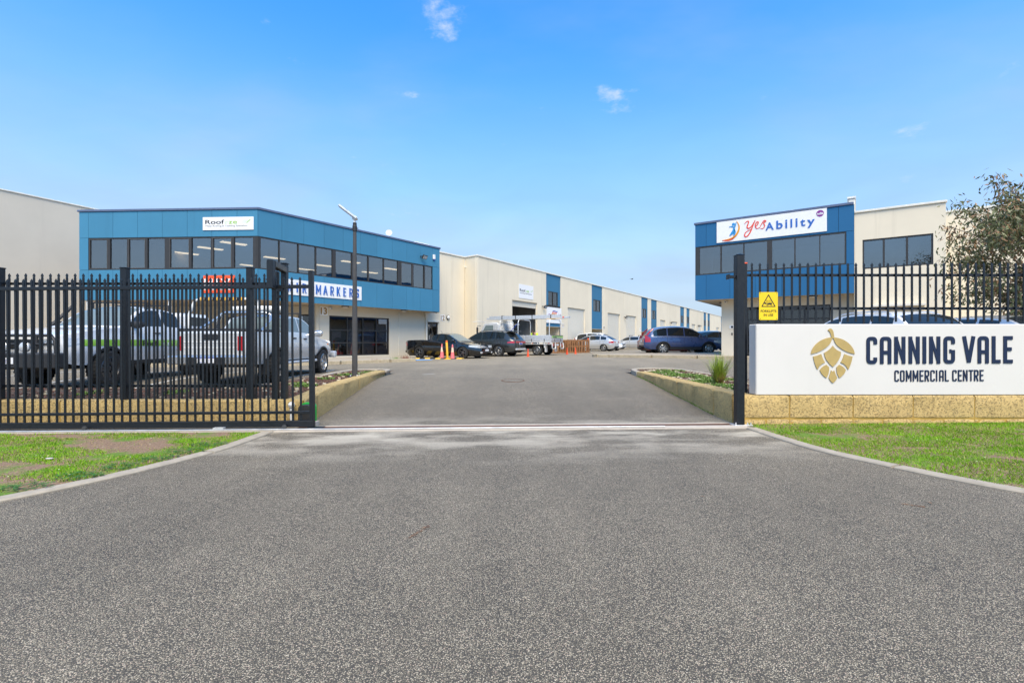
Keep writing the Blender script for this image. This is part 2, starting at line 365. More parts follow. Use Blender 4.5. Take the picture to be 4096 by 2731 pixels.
def strip(pts, w, lift, drop=.12, z=None):
    """a band of width w to the left of a polyline, top at ground + lift; returns builder"""
    b = MB(); P = [Vector((p[0], p[1])) for p in pts]; ring = []
    for i, p in enumerate(P):
        t = (P[min(i + 1, len(P) - 1)] - P[max(i - 1, 0)]).normalized(); n = Vector((-t.y, t.x)) * w
        q = p + n; zt = (gz(p.x, p.y) + lift) if z is None else z(p.x, p.y)
        zb = min(gz(p.x, p.y), zt) - drop
        e = .012
        ring.append([(p.x, p.y, zb), (p.x, p.y, zt - e), (p.x + n.x / w * e, p.y + n.y / w * e, zt), (q.x - n.x / w * e, q.y - n.y / w * e, zt), (q.x, q.y, zt - e), (q.x, q.y, zb)])
    b.grid(ring)
    for r in (ring[0], ring[-1]): b.add(r, [tuple(range(6))])
    return b
def resample(pts, step):
    P = [Vector((p[0], p[1])) for p in pts]; out = []
    n = len(P)
    for i in range(n - 1):
        p0, p1, p2, p3 = P[max(0, i - 1)], P[i], P[i + 1], P[min(n - 1, i + 2)]
        k = max(2, int((p2 - p1).length / step))
        for j in range(k):
            t = j / k
            out.append(.5 * ((2 * p1) + (-p0 + p2) * t + (2 * p0 - 5 * p1 + 4 * p2 - p3) * t * t + (-p0 + 3 * p1 - 3 * p2 + p3) * t ** 3))
    out.append(P[-1]); return out

KL = resample([(-7.6, 2.05), (-6.3, 2.5), (-5.3, 2.95), (-4.62, 3.45), (-4.14, 3.98), (-3.79, 4.63), (-3.57, 5.28), (-3.43, 5.95), (-3.40, 6.98)], .03)
KR = resample([(3.34, 6.98), (3.38, 6.2), (3.46, 5.55), (3.66, 4.95), (3.95, 4.3), (4.25, 3.85), (4.75, 3.35), (5.5, 2.85), (6.5, 2.4), (7.8, 1.95)], .03)
def kerb_run(root, pts, cuts):
    """flush kerb cast in lengths: one part per length"""
    d = [0]
    for i in range(1, len(pts)): d.append(d[-1] + (pts[i] - pts[i - 1]).length)
    prev = 0
    for c in cuts + [d[-1] + 1]:
        seg = [p for p, s in zip(pts, d) if prev <= s <= c - .015]
        if len(seg) > 1: strip(seg, .15, .022).obj('kerb_length', M['concrete'], root, Matrix.Identity(4))
        prev = c
for nm, pts, cuts in (('left', KL, [2.2, 4.0, 5.9]), ('right', KR, [2.25, 4.1, 6.2])):
    r = empty('kerb', loc=(pts[0].x, pts[0].y, 0)); tag(r, kind='structure')
    r.name = 'kerb'; kerb_run(r, pts, cuts)

# ------------------------------------------------------------------ lawns
def lawn_material():
    q = NT('lawn_soil'); p = q.wpos()
    x = q.n('ShaderNodeTexNoise'); q.l(p, x.inputs[0]); x.inputs['Scale'].default_value = 55; x.inputs['Detail'].default_value = 5
    x2 = q.n('ShaderNodeTexNoise'); q.l(p, x2.inputs[0]); x2.inputs['Scale'].default_value = 1.7; x2.inputs['Detail'].default_value = 5
    c = q.mix(q.rng(x.outputs[0], .3, .7), (.13, .075, .05), (.34, .235, .15))
    c = q.mix(q.rng(x2.outputs[0], .40, .52), (.11, .20, .018), c)
    q.col(c); q.b.inputs['Roughness'].default_value = 1; q.bump(x.outputs[0], .8, .02); MAT['lawn_soil'] = q.m
    q = NT('grass'); oi = q.n('ShaderNodeVertexColor', layer_name='tone')
    q.l(oi.outputs[0], q.b.inputs['Base Color']); q.b.inputs['Roughness'].default_value = .55; q.b.inputs['Specular IOR Level'].default_value = .08
    MAT['grass'] = q.m
lawn_material()
def bare(x, y, seed):
    n = noise.noise(Vector((x * .75 + seed, y * 1.5, seed * .37))) + .55 * noise.noise(Vector((x * 2.1, y * 4.2 + seed, 3.1))) + .3 * noise.noise(Vector((x * 6, y * 11, seed)))
    return n
def lawn(name, inside, x0, x1, y0, y1, seed, thr, count, label, edge):
    b = MB(); n = 40; rows = []
    # sheet, clipped by the kerb
    for j in range(n + 1):
        y = y0 + (y1 - y0) * j / n; xa, xb = edge(y)
        rows.append([(xa + (xb - xa) * i / n, y, gz(xa + (xb - xa) * i / n, y) + .012 + .012 * noise.noise(Vector(((xa + (xb - xa) * i / n) * 3, y * 3, 0)))) for i in range(n + 1)])
    b.grid(rows); s = b.obj(name + '_ground', M['lawn_soil'], kind='structure', smooth=60)
    r = random.Random(seed); vs = []; fs = []; col = []; k = 0; tries = 0
    while k < count and tries < count * 4:
        tries += 1
        y = y0 + (y1 - y0) * r.random(); xa, xb = edge(y)
        x = x0 + (x1 - x0) * r.random()
        if not (min(xa, xb) - .02 < x < max(xa, xb) + .035 * r.random() ** 2): continue
        nb = bare(x, y, seed); dens = sm(thr + .28, thr - .12, nb) if False else 1 - sm(thr - .12, thr + .25, nb)
        if r.random() > dens * .92 + .16: continue
        z = gz(x, y) + .010; h = (.010 + .016 * r.random()) * (.55 + .6 * dens); a = r.random() * 6.283; wd = .0028 + .002 * r.random()
        ln = h * (.2 + .9 * r.random()); dx, dy = math.cos(a), math.sin(a); b2 = r.random() * 6.28; lx, ly = math.cos(b2) * ln, math.sin(b2) * ln
        vs += [(x - dx * wd, y - dy * wd, z), (x + dx * wd, y + dy * wd, z), (x + lx, y + ly, z + h)]
        fs.append((3 * k, 3 * k + 1, 3 * k + 2))
        big = noise.noise(Vector((x * .9, y * 1.7, seed + 9.))) ; t = r.random()
        if t < .10 + .7 * (1 - dens): c = (.40, .30, .14)
        elif t < .22: c = (.30, .38, .05)
        else:
            m_ = .8 + .35 * r.random() + .35 * big; c = (.17 * m_, .345 * m_, .012 * m_)
        col += [c] * 3; k += 1
    me = bpy.data.meshes.new(name); me.from_pydata(vs, [], fs)
    ca = me.color_attributes.new('tone', 'FLOAT_COLOR', 'POINT')
    ca.data.foreach_set('color', [q for c in col for q in (c[0], c[1], c[2], 1)])
    me.materials.append(M['grass'])
    o = inst(name, me, kind='stuff', label=label)
    return o
def xk(pts, y):
    for a, b2 in zip(pts, pts[1:]):
        if min(a.y, b2.y) <= y <= max(a.y, b2.y) and a.y != b2.y: return a.x + (b2.x - a.x) * (y - a.y) / (b2.y - a.y)
    return pts[0].x if abs(pts[0].y - y) < abs(pts[-1].y - y) else pts[-1].x
LL = [Vector((p.x - .15, p.y)) for p in KL]; LR = [Vector((p.x + .15, p.y)) for p in KR]
lawn('verge_grass', None, -9.0, -3.5, 3.2, 6.97, 3, .06, 70000, 'patchy green grass with bare brown patches left of the drive', lambda y: (-9.0, xk(LL, y) - .0))
lawn('verge_grass', None, 3.4, 12.5, 3.2, 7.26, 8, .36, 170000, 'green grass below the limestone wall right of the drive', lambda y: (min(xk(LR, y), 8.8) if y < 6.98 else 3.5, 12.5))

# clover, tiny white flowers and litter on the grass
def clover(cx, cy, n, sx, sy, seed, name='clover'):
    r = random.Random(seed); b = MB(); cols = 0
    for i in range(n):
        a = r.random() * 6.28; q = math.sqrt(r.random()); x = cx + math.cos(a) * q * sx; y = cy + math.sin(a) * q * sy
        z = gz(x, y) + .02 + .025 * r.random(); s = .008 + .008 * r.random(); t = r.random() * 6.28
        for k in range(3):
            c, s_ = math.cos(t + k * 2.1), math.sin(t + k * 2.1)
            b.add([(x, y, z), (x + c * s - s_ * s * .6, y + s_ * s + c * s * .6, z + .004), (x + c * s * 1.7, y + s_ * s * 1.7, z + .002), (x + c * s + s_ * s * .6, y + s_ * s - c * s * .6, z + .004)], [(0, 1, 2, 3)])
    return b
plain('clover', (.045, .15, .02), .6, var=.3, vscale=40); plain('petal', (.85, .82, .55), .6, var=0); plain('dry_leaf', (.20, .11, .055), .7, var=.3, vscale=30); plain('litter', (.5, .46, .40), .6, var=.1)
b = MB()
for p in KL[::12]:
    if p.y > 3.4 and p.y < 6.3: q = clover(p.x - .32, p.y + .02, 90, .22, .14, int(p.y * 100)); b.add(q.v, q.f)
b.obj('clover', M['clover'], kind='stuff', label='dark green clover along the left kerb')
b = MB(); r = random.Random(5)
for i in range(120):
    if r.random() < .6: x, y = -4.0 - 3.5 * r.random(), 3.9 + 2.6 * r.random()
    else: x, y = 4.4 + 3.6 * r.random(), 4.3 + 2.6 * r.random()
    if y < 6.98 and (x > xk(LL, y) - .1 and x < xk(LR, y) + .1): continue
    z = gz(x, y) + .036; s = .006 + .004 * r.random()
    b.add([(x - s, y, z), (x, y - s, z), (x + s, y, z), (x, y + s, z)], [(0, 1, 2, 3)])
b.obj('daisies', M['petal'], kind='stuff', label='tiny pale flowers scattered over the grass')
b = MB()
for i in range(46):
    x = -8 + 16 * r.random(); y = 3.6 + 3.4 * r.random()
    if abs(x) < 3.2 and r.random() < .75: continue
    z = gz(x, y) + (.03 if abs(x) > 3.5 else .006); a = r.random() * 6.28; l = .02 + .03 * r.random(); wd = .008
    c, s = math.cos(a), math.sin(a)
    b.add([(x - c * l, y - s * l, z), (x - s * wd, y + c * wd, z + .006), (x + c * l, y + s * l, z + .003), (x + s * wd, y - c * wd, z + .004)], [(0, 1, 2, 3)])
b.obj('dry_leaves', M['dry_leaf'], kind='stuff', label='dry brown leaves fallen on the grass and road')
q = MB().lathe([(0, .02), (.03, .02), (.04, .012), (.036, 0), (0, 0)], 10).obj('flat_stone', M['litter'], m=T(-5.05, 5.35, gz(-5.05, 5.35) + .03) @ SC(1.1, .6, .6), smooth=50)
tag(q, 'flat pale stone lying in the patchy left grass', 'stone')
# brown stains and sticks on the near road
for x, y, l, a, nm in ((-.62, 3.28, .11, 1.2, 'a'), (3.05, 3.72, .07, -.6, 'b')):
    b = MB(); r = random.Random(int(l * 1000))
    for i in range(60):
        t = (r.random() - .5) * 2; px_, py_ = x + math.cos(a) * t * l + (r.random() - .5) * .03, y + math.sin(a) * t * l + (r.random() - .5) * .03
        s = .004 + .006 * r.random(); z = gz(px_, py_) + .004 + .0005 * i / 60
        b.add([(px_ - s, py_, z), (px_, py_ - s * .6, z), (px_ + s, py_, z), (px_, py_ + s * .6, z)], [(0, 1, 2, 3)])
    b.obj('leaf_crumbs', M['dry_leaf'], kind='stuff', label='crushed brown leaf crumbs on the near road')

# ------------------------------------------------------------------ gate threshold: concrete, grated drain, steel rail
TILT = math.atan(.008)
th = empty('gate_threshold', m=T(0, 7.2, 0) @ RY(-TILT)); tag(th, kind='structure')
bx('concrete_sill', M['concrete_pale'], th, -3.42, 3.42, -.19, .03, -.1, .013, m=mw(th), bevel=.004)
bx('concrete_sill', M['concrete_pale'], th, -3.2, 3.3, .185, .27, -.1, .012, m=mw(th), bevel=.004)
bx('footing', M['concrete'], th, -10, -3.43, -.2, .12, -.1, .016, m=mw(th), bevel=.006)
bx('channel', M['ink'], th, -3.2, 3.3, .03, .185, -.1, -.02, m=mw(th))
def grate():
    b = MB()
    for i in range(26): b.box(i * .019, i * .019 + .009, .0, .15, -.008, .009)
    b.box(-.003, .497, 0, .012, -.008, .01); b.box(-.003, .497, .138, .15, -.008, .01); b.box(-.003, .497, .07, .08, -.009, .006)
    return b.mesh('drain_grate', M['rust_grate'])
gm = grate()
for i in range(13): inst('drain_grate', gm, th, mw(th) @ T(-3.2 + i * .5, .032, 0))
rail = bx('gate_rail', M['rail_metal'], None, -10, 2.22, -.115, -.08, .012, .034, m=T(0, 7.2, 0) @ RY(-TILT), bevel=.006)
tag(rail, 'straight silver steel rail on the ground that the sliding gate runs on', 'rail')

# ------------------------------------------------------------------ limestone planters
def block_wall(root, line, thick, ztop, L, seed, zlow=None, course=None):
    """limestone blocks along a line; each block is a part; a mortar core fills the joints"""
    P = [Vector((p[0], p[1])) for p in line]; r = random.Random(seed)
    tot = sum((P[i + 1] - P[i]).length for i in range(len(P) - 1))
    def pos(s):
        for i in range(len(P) - 1):
            l = (P[i + 1] - P[i]).length
            if s <= l or i == len(P) - 2:
                t = (P[i + 1] - P[i]).normalized(); return P[i] + t * s, t
            s -= l
    core = MB(); s = 0; first = True
    while s < tot - .02:
        l = min(L * (.5 + .5 * r.random()) if first else L * (.96 + .08 * r.random()), tot - s)
        if tot - s - l < .2: l = tot - s
        first = False
        a, t = pos(s + .001); b2, _ = pos(s + l - .001); d = (b2 - a); t = d.normalized(); n = Vector((-t.y, t.x))
        ang = math.atan2(t.y, t.x); m = T(a.x, a.y, 0) @ RZ(ang)
        zt0, zt1 = ztop(a.x, a.y), ztop(b2.x, b2.y); zb0 = gz(a.x, a.y) - .1; zb1 = gz(b2.x, b2.y) - .1
        g_ = .009
        def wedge(z0a, z0b, z1a, z1b, y0, y1, x0=g_, x1=None):
            x1 = d.length - g_ if x1 is None else x1; nx = 6; rows_t = []; bb = MB(); rr = random.Random(int(s * 97) + seed)
            ring = []
            for i in range(nx + 1):
                u = x0 + (x1 - x0) * i / nx; f = u / d.length; zb_ = z0a + (z0b - z0a) * f; zt_ = z1a + (z1b - z1a) * f
                j = lambda: (rr.random() - .5) * .007
                e = .018 if 0 < i < nx else .028
                ring.append([(u, y0 + (0 if 0 < i < nx else .008), zb_), (u, y0 + j() + (0 if 0 < i < nx else .008), (zb_ + zt_) / 2), (u, y0 + j() + .002, zt_ - e + j()), (u, y0 + e * .8, zt_ + j() * .6), (u, y1 - .01, zt_), (u, y1, zt_ - .02), (u, y1, zb_)])
            bb.grid(ring)
            for q in (ring[0], ring[-1]): bb.add(q, [tuple(range(7))])
            return bb
        o = r.random() * .006
        if course:      # an extra lower course under the main one
            zc = course
            wedge(zc + .012, zc + .012, zt0, zt1, o, thick).obj('block', M['limestone'], root, m, smooth=35)
            wedge(zb0, zb1, zc - .012, zc - .012, .012, thick, g_, d.length * .5 - g_).obj('block', M['limestone'], root, m, smooth=35)
            wedge(zb0, zb1, zc - .012, zc - .012, .006, thick, d.length * .5 + g_).obj('block', M['limestone'], root, m, smooth=35)
        else: wedge(zb0, zb1, zt0, zt1, o, thick).obj('block', M['limestone'], root, m, smooth=35)
        cm = MB(); e0 = .016
        core_pts = [m @ Vector(v) for v in ((0, e0, zb0), (0, e0, zt0 - .018), (0, thick - .02, zt0 - .018), (0, thick - .02, zb0))]
        core_pt2 = [m @ Vector(v) for v in ((d.length, e0, zb1), (d.length, e0, zt1 - .018), (d.length, thick - .02, zt1 - .018), (d.length, thick - .02, zb1))]
        core.grid([core_pts, core_pt2]); s += l
    core.obj('mortar', M['mortar'], root, Matrix.Identity(4))
PLT = empty('planter', loc=(-3.6, 7.7, 0), label='limestone block planter wall behind the sliding gate on the left', cat='planter')
ZL = lambda x, y: .355 + .012 * sm(-5, -3.4, x) + .075 * sm(7.6, 9.2, y)
block_wall(PLT, [(-3.22, 7.62), (-3.24, 8.0), (-3.42, 10.8), (-3.62, 14.0)], .30, ZL, .95, 4)   # drive side seen from the road
block_wall(PLT, [(-9.8, 7.58), (-3.24, 7.58)], .28, ZL, .98, 6)
PRT = empty('planter', loc=(3.6, 7.6, 0), label='limestone block planter wall with a spiky grass on the right of the drive', cat='planter')
ZR = lambda x, y: .47 - .03 * sm(8, 13, y)
block_wall(PRT, [(3.36, 7.50), (3.40, 10.8), (3.46, 13.6)][::-1], .30, ZR, .95, 9)
bxw = empty('entrance_wall', loc=(6.4, 7.4, 0), label='white rendered entrance wall on limestone blocks with gold and navy lettering', cat='wall')
block_wall(bxw, [(3.44, 7.27), (13.9, 7.27)], .33, lambda x, y: .468, .93, 12, course=.135)
# kerbs round the planter fingers
def kerb(root, pts, w=.15, lift=.13, mat='concrete'):
    strip(resample(pts, .2), w, lift).obj('kerb', M[mat], root, Matrix.Identity(4), smooth=30)
kerb(PLT, [(-3.60, 14.05), (-3.66, 14.75), (-3.95, 15.15), (-4.45, 15.2), (-4.82, 14.8), (-4.9, 14.0), (-4.95, 12), (-5.0, 10.2), (-5.2, 9.5), (-5.8, 9.28), (-10, 9.25)])
kerb(PRT, [(14.3, 9.4), (6.2, 9.45), (5.6, 9.7), (5.4, 10.4), (5.32, 12), (5.25, 14.4), (5.05, 15.2), (4.5, 15.55), (3.95, 15.4), (3.6, 14.8), (3.46, 13.65)])
# beds: soil following the ground a little above it
def bed(root, polyfn, y0, y1, zfn, name, n=26):
    rows = []
    for j in range(n + 1):
        y = y0 + (y1 - y0) * j / n; xa, xb = polyfn(y)
        rows.append([(xa + (xb - xa) * i / 14, y, zfn(xa + (xb - xa) * i / 14, y) + .02 * noise.noise(Vector((xa + (xb - xa) * i / 2.3, y * 4, 1)))) for i in range(15)])
    MB().grid(rows).obj('soil', M['soil'], root, Matrix.Identity(4), smooth=60)
zbL = lambda x, y: max(gz(x, y) + .05, .335 + .055 * sm(8, 9.4, y)); zbR = lambda x, y: max(gz(x, y) + .04, .41 - .01 * sm(8, 12, y))
bed(PLT, lambda y: (-10, -3.4) if y < 9.3 else (-5.0, -3.4), 7.78, 9.26, zbL, 'a'); bed(PLT, lambda y: (-5.08, -3.42 - .028 * (y - 9)) , 9.27, 14.9, zbL, 'b')
bed(PRT, lambda y: (3.55, 14.3), 7.55, 9.36, zbR, 'a'); bed(PRT, lambda y: (3.55, 5.5), 9.37, 15.3, zbR, 'b')
# mulch chips, stones and creeping ground cover on the beds
plain('mulch', (.13, .075, .05), .9, var=.5, vscale=30); plain('mulch_red', (.20, .085, .055), .9, var=.4, vscale=30); plain('pebble', (.50, .43, .30), .9, var=.3, vscale=12); plain('groundcover', (.12, .21, .03), .7, var=.4, vscale=25)
def scatter(fn, n, seed, size, mat, name, label, flat=.3, elong=2.6):
    r = random.Random(seed); b = MB()
    for i in range(n):
        x, y, z = fn(r); s = size * (.5 + r.random()); a = r.random() * 6.28; m = T(x, y, z) @ RZ(a) @ RX((r.random() - .5) * .9) @ RY((r.random() - .5) * .6)
        b.box(-s * elong, s * elong, -s, s, -s * flat, s * flat, m=m)
    return b.obj(name, M[mat], kind='stuff', label=label)
def inL(r):
    if r.random() < .45: x, y = -9.5 + 6.0 * r.random(), 7.88 + 1.32 * r.random()
    else: y = 8 + 6.7 * r.random(); x = -4.85 + (1.3 - .028 * (y - 9)) * r.random() * .98
    return x, y, zbL(x, y) + .012
def inR(r):
    y = 8 + 7.1 * r.random(); x = 3.75 + 1.42 * r.random(); return x, y, zbR(x, y) + .012
scatter(inL, 4200, 1, .008, 'mulch', 'mulch', 'dark bark mulch on the left planter bed'); scatter(inL, 1500, 2, .007, 'mulch_red', 'mulch', 'reddish bark chips on the left planter bed')
scatter(inR, 3600, 3, .009, 'mulch', 'mulch', 'dark bark mulch on the right planter bed')
scatter(inL, 130, 4, .022, 'pebble', 'pebbles', 'pale limestone pebbles in the left planter bed', .7, 1.3); scatter(inR, 260, 5, .02, 'pebble', 'pebbles', 'pale limestone pebbles in the right planter bed', .7, 1.3)
def cover(spots, seed, label):
    r = random.Random(seed); b = MB()
    for cx, cy, rad, n, zf in spots:
        n = int(n * .6)
        for i in range(n):
            a = r.random() * 6.28; q = math.sqrt(r.random()) * rad; x = cx + math.cos(a) * q; y = cy + math.sin(a) * q * 1.2; z = zf(x, y) + .01
            h = .02 + .06 * r.random() * (1 - q / rad * .6); t = r.random() * 6.28; l = .03 * r.random() + .01; s = .006 + .006 * r.random()
            c, s2 = math.cos(t), math.sin(t)
            b.add([(x - s2 * s * .4, y + c * s * .4, z), (x + c * l - s2 * s, y + s2 * l + c * s, z + h * .7), (x + c * l * 1.8, y + s2 * l * 1.8, z + h), (x + c * l + s2 * s, y + s2 * l - c * s, z + h * .7)], [(0, 1, 2, 3)])
    return b.obj('ground_cover', M['groundcover'], kind='stuff', label=label)
cover([(-4.2, 12.6, .35, 500, zbL), (-3.95, 13.6, .35, 420, zbL), (-4.3, 11.3, .2, 260, zbL), (-4.0, 9.5, .22, 420, zbL), (-4.3, 9.9, .2, 200, zbL), (-5.9, 8.6, .2, 200, zbL), (-7.3, 8.5, .2, 200, zbL)], 4, 'low green ground cover in the left planter bed')
cover([(4.3, 12.2, .5, 1500, zbR), (4.55, 11, .45, 1500, zbR), (4.1, 13.3, .4, 900, zbR), (3.95, 10.2, .3, 900, zbR), (4.0, 9.3, .25, 500, zbR), (4.6, 14.2, .4, 400, zbR), (3.9, 8.6, .2, 300, zbR)], 5, 'low green ground cover in the right planter bed')
# weeds at the foot of the right wall
b = MB(); r = random.Random(31)
for i in range(900):
    y = 8.2 + 5.3 * r.random(); x = 3.37 + (y - 7.5) * .016 - .035 * r.random() ** 2; z = gz(x, y); h = .012 + .03 * r.random() * (1 + noise.noise(Vector((0, y * 1.5, 0)))); a = r.random() * 6.28
    b.add([(x - .004, y, z), (x + .004, y, z), (x + math.cos(a) * h * .6, y + math.sin(a) * h * .6, z + h)], [(0, 1, 2)])
b.obj('weeds', M['groundcover'], kind='stuff', label='thin weeds growing along the foot of the right planter wall')
# a poly irrigation pipe and sticks in the left bed
q = MB().tube([(-4.9 + .9 * i / 12 + .05 * math.sin(i), 8.6 + 4 * i / 12, zbL(-4.6, 8.6 + 4 * i / 12) + .02) for i in range(13)], .009, 6).obj('irrigation_pipe', M['mulch_red'], smooth=50)
tag(q, 'thin reddish brown irrigation pipe lying on the left planter bed', 'pipe')

# spiky grass plant
plain('leaf_lime', (.24, .34, .03), .5, var=.25, vscale=5); plain('leaf_straw', (.42, .30, .13), .7, var=.2, vscale=6)
def tuft(loc, label, n=240, hh=.62, seed=3):
    root = empty('spiky_plant', loc=loc, label=label, cat='plant'); r = random.Random(seed)
    for nm, mat, cnt, h0, sp in (('leaves', 'leaf_lime', n, hh, .42), ('dead_leaves', 'leaf_straw', n // 2, hh * .55, .75)):
        b = MB()
        for i in range(cnt):
            a = r.random() * 6.28; l = h0 * (.6 + .55 * r.random()); s = sp * (.1 + r.random()); w0 = .010
            c, s2 = math.cos(a), math.sin(a); rows = []; x0, y0 = (r.random() - .5) * .14, (r.random() - .5) * .14
            for k in range(5):
                t = k / 4; out = s * l * (t + .9 * t * t * s); up = l * (t - .42 * s * t * t * (1.2 if nm == 'leaves' else 1.9)); w_ = w0 * (1 - t * .9)
                rows.append([(x0 + c * out - s2 * w_, y0 + s2 * out + c * w_, max(.01, up)), (x0 + c * out + s2 * w_, y0 + s2 * out - c * w_, max(.01, up))])
            b.grid(rows)
        b.obj(nm, M[mat], root)
    return root
tuft((4.22, 10.0, zbR(4.2, 10)), 'lime green spiky grass plant in the right planter beside the gate post')

# ------------------------------------------------------------------ footpaths in front of the buildings
def slab(name, pts, lift, kerbmat='aggregate_kerb', topmat='concrete', kerb_sides=()):
    """raised path: top sheet over the ground with a kerb along some edges"""
    root = empty(name, loc=(pts[0][0], pts[0][1], 0)); tag(root, kind='structure')
    top = MB(); vs = [(p[0], p[1], gz(p[0], p[1]) + lift) for p in pts]; top.add(vs, [tuple(range(len(vs)))])
    o = top.obj('paving', M[topmat], root, Matrix.Identity(4)); 
    for poly in kerb_sides:
        rs = resample(poly, .1); d = [0]
        for i in range(1, len(rs)): d.append(d[-1] + (rs[i] - rs[i - 1]).length)
        cut = 0
        while cut < d[-1] - .2:
            seg = [p for p, s in zip(rs, d) if cut <= s <= cut + 2.4]
            if len(seg) > 1: strip(seg, .2, lift + .004).obj('kerb_length', M[kerbmat], root, Matrix.Identity(4))
            cut += 2.4
    return root
slab('footpath', [(-24, 20.6), (-9.6, 20.75), (-8.0, 21.7), (-4.75, 24.35), (-5.0, 25.1), (-6.2, 26.4), (-9.0, 29.5), (-12, 28), (-24, 28)], .14,
     kerb_sides=[[(-24, 20.45), (-12, 20.45), (-9.5, 20.6), (-7.9, 21.55), (-4.75, 24.2)]])
slab('footpath', [(4.7, 27.2), (5.2, 26.6), (9.8, 22.4), (13, 19.6), (18, 16.6), (26, 14), (30, 22), (13.5, 27), (11.6, 28.6), (6.2, 28.5), (4.9, 28.1)], .14,
     kerb_sides=[[(4.95, 28.3), (4.55, 27.8), (4.6, 27.1), (5.1, 26.5), (9.7, 22.25), (12.9, 19.45), (17.9, 16.45), (26, 13.8)]])
# painted bay lines
pl = MB()
def line(x0, y0, x1, y1, w=.09):
    d = Vector((x1 - x0, y1 - y0)); n = Vector((-d.y, d.x)).normalized() * w / 2; N = max(1, int(d.length / .6)); rows = []
    for i in range(N + 1):
        p = Vector((x0, y0)) + d * i / N; rows.append([(p.x + n.x, p.y + n.y, gz(p.x + n.x, p.y + n.y) + .006), (p.x - n.x, p.y - n.y, gz(p.x - n.x, p.y - n.y) + .006)])
    pl.grid(rows)
for k in range(8):
    bxx, byy = -.6 + k * 1.62, 28.6 + k * 2.57
    line(bxx, byy, bxx - 3.6, byy + 2.6)
for k in range(4): line(-6.0 - k * 2.7, 11.2, -6.0 - k * 2.7, 16.5)
line(-2.62, 14.3, -2.3, 14.6, .06)
pl.obj('bay_lines', M['paint_white'], label='faded white parking bay lines', kind='structure')
pb = MB(); pb.add([(-4.72, 24.9, gz(-4.7, 24.9) + .006), (-3.95, 25.75, gz(-3.9, 25.7) + .006), (-5.2, 27.2, gz(-5.2, 27.2) + .006), (-6.0, 26.4, gz(-6, 26.4) + .006)], [(0, 1, 2, 3)])
# manhole
mh = empty('manhole_cover', loc=(.02, 12.5, gz(0, 12.5)), label='round asphalt filled manhole cover with a rusty ring in the drive', cat='manhole cover')
MB().lathe([(0, .006), (.27, .006), (.27, -.02)], 32).obj('lid', M['asphalt'], mh, mw(mh) @ RX(math.atan(.05)))
MB().lathe([(.278, -.02), (.278, .008), (.297, .008), (.297, -.02)], 32).obj('ring', M['rust_grate'], mh, mw(mh) @ RX(math.atan(.05)))
# ================================================================== steel gate and fences
def picket(z0, z1, w=.029):
    """square tube picket, pinched neck and spear head"""
    b = MB(); h = w / 2
    d = h * .5; b.box(-h, h, -d, d, z0, z1 - .075)
    rings = []
    for zz, sx, sy in ((z1 - .075, h, d), (z1 - .058, h * .62, d), (z1 - .046, h * 1.28, d * .9), (z1 - .03, h * 1.2, d * .8), (z1, h * .06, h * .2)):
        rings.append([(-sx, -sy, zz), (sx, -sy, zz), (sx, sy, zz), (-sx, sy, zz), (-sx, -sy, zz)])
    b.grid(rings); return b.mesh('picket', M['fence_black'])
FB = M['fence_black']
GM = T(0, 7.2, 0) @ RY(-TILT)
gate = empty('sliding_gate', m=GM @ T(-2.9, 0, .036), label='long black steel picket sliding gate standing open across the left', cat='gate')
def gp(nm, x0, x1, y0, y1, z0, z1, bev=.004): return bx(nm, FB, gate, x0, x1, y0, y1, z0, z1, m=GM, bevel=bev)
gp('bottom_beam', -10.2, -2.905, -.04, .04, .045, .135); gp('rail', -10.2, -2.965, -.022, .022, .235, .275); gp('rail', -10.2, -2.965, -.025, .025, 2.075, 2.125)
gp('end_post', -2.965, -2.90, -.034, .034, .047, 2.335)
pm = picket(.135, 2.245)
for i in range(61): inst('picket', pm, gate, GM @ T(-3.0975 - i * .1195, 0, 0))
gp('end_plate', -2.985, -2.76, -.05, .05, .034, .043, 0)
wm_ = MB().lathe([(0, -.015), (.03, -.015), (.034, 0), (.03, .015), (0, .015)], 14).mesh('guide_wheel', M['steel_dark'])
for x in (-3.3, -6.2, -9): inst('guide_wheel', wm_, gate, GM @ T(x, -.095, .06) @ RX(math.pi / 2))
bx('stop_bracket', M['alu'], gate, -4.33, -4.18, -.11, -.045, .036, .056, m=GM)
# overhead guide on two posts
gd = empty('gate_guide', loc=(-3.65, 7.72, .36), label='black steel guide posts with a hooked arm over the sliding gate', cat='gate guide')
I4 = Matrix.Identity(4)
bx('post', FB, gd, -3.765, -3.675, 7.67, 7.76, .345, 2.37, m=I4, bevel=.006); bx('post', FB, gd, -3.64, -3.55, 7.70, 7.79, .345, 2.49, m=I4, bevel=.006)
bx('post_cap', FB, gd, -3.648, -3.542, 7.692, 7.798, 2.49, 2.506, m=I4, bevel=.004)
MB().box(-.045, .045, 0, .66, -.045, .045).obj('arm', FB, gd, T(-3.46, 7.08, 2.395) @ RZ(.2), bevel=.006)
bx('drop', FB, gd, -3.505, -3.415, 6.99, 7.08, 2.03, 2.44, m=I4, bevel=.006)
for z in (1.95, 2.05): bx('bracket', FB, gd, -3.70, -3.58, 7.655, 7.67, z, z + .045, m=I4)
MB().lathe([(0, 0), (.03, 0), (.03, .1), (0, .1)], 12).obj('guide_roller', M['black_rubber'], gd, T(-3.46, 7.115, 2.02))
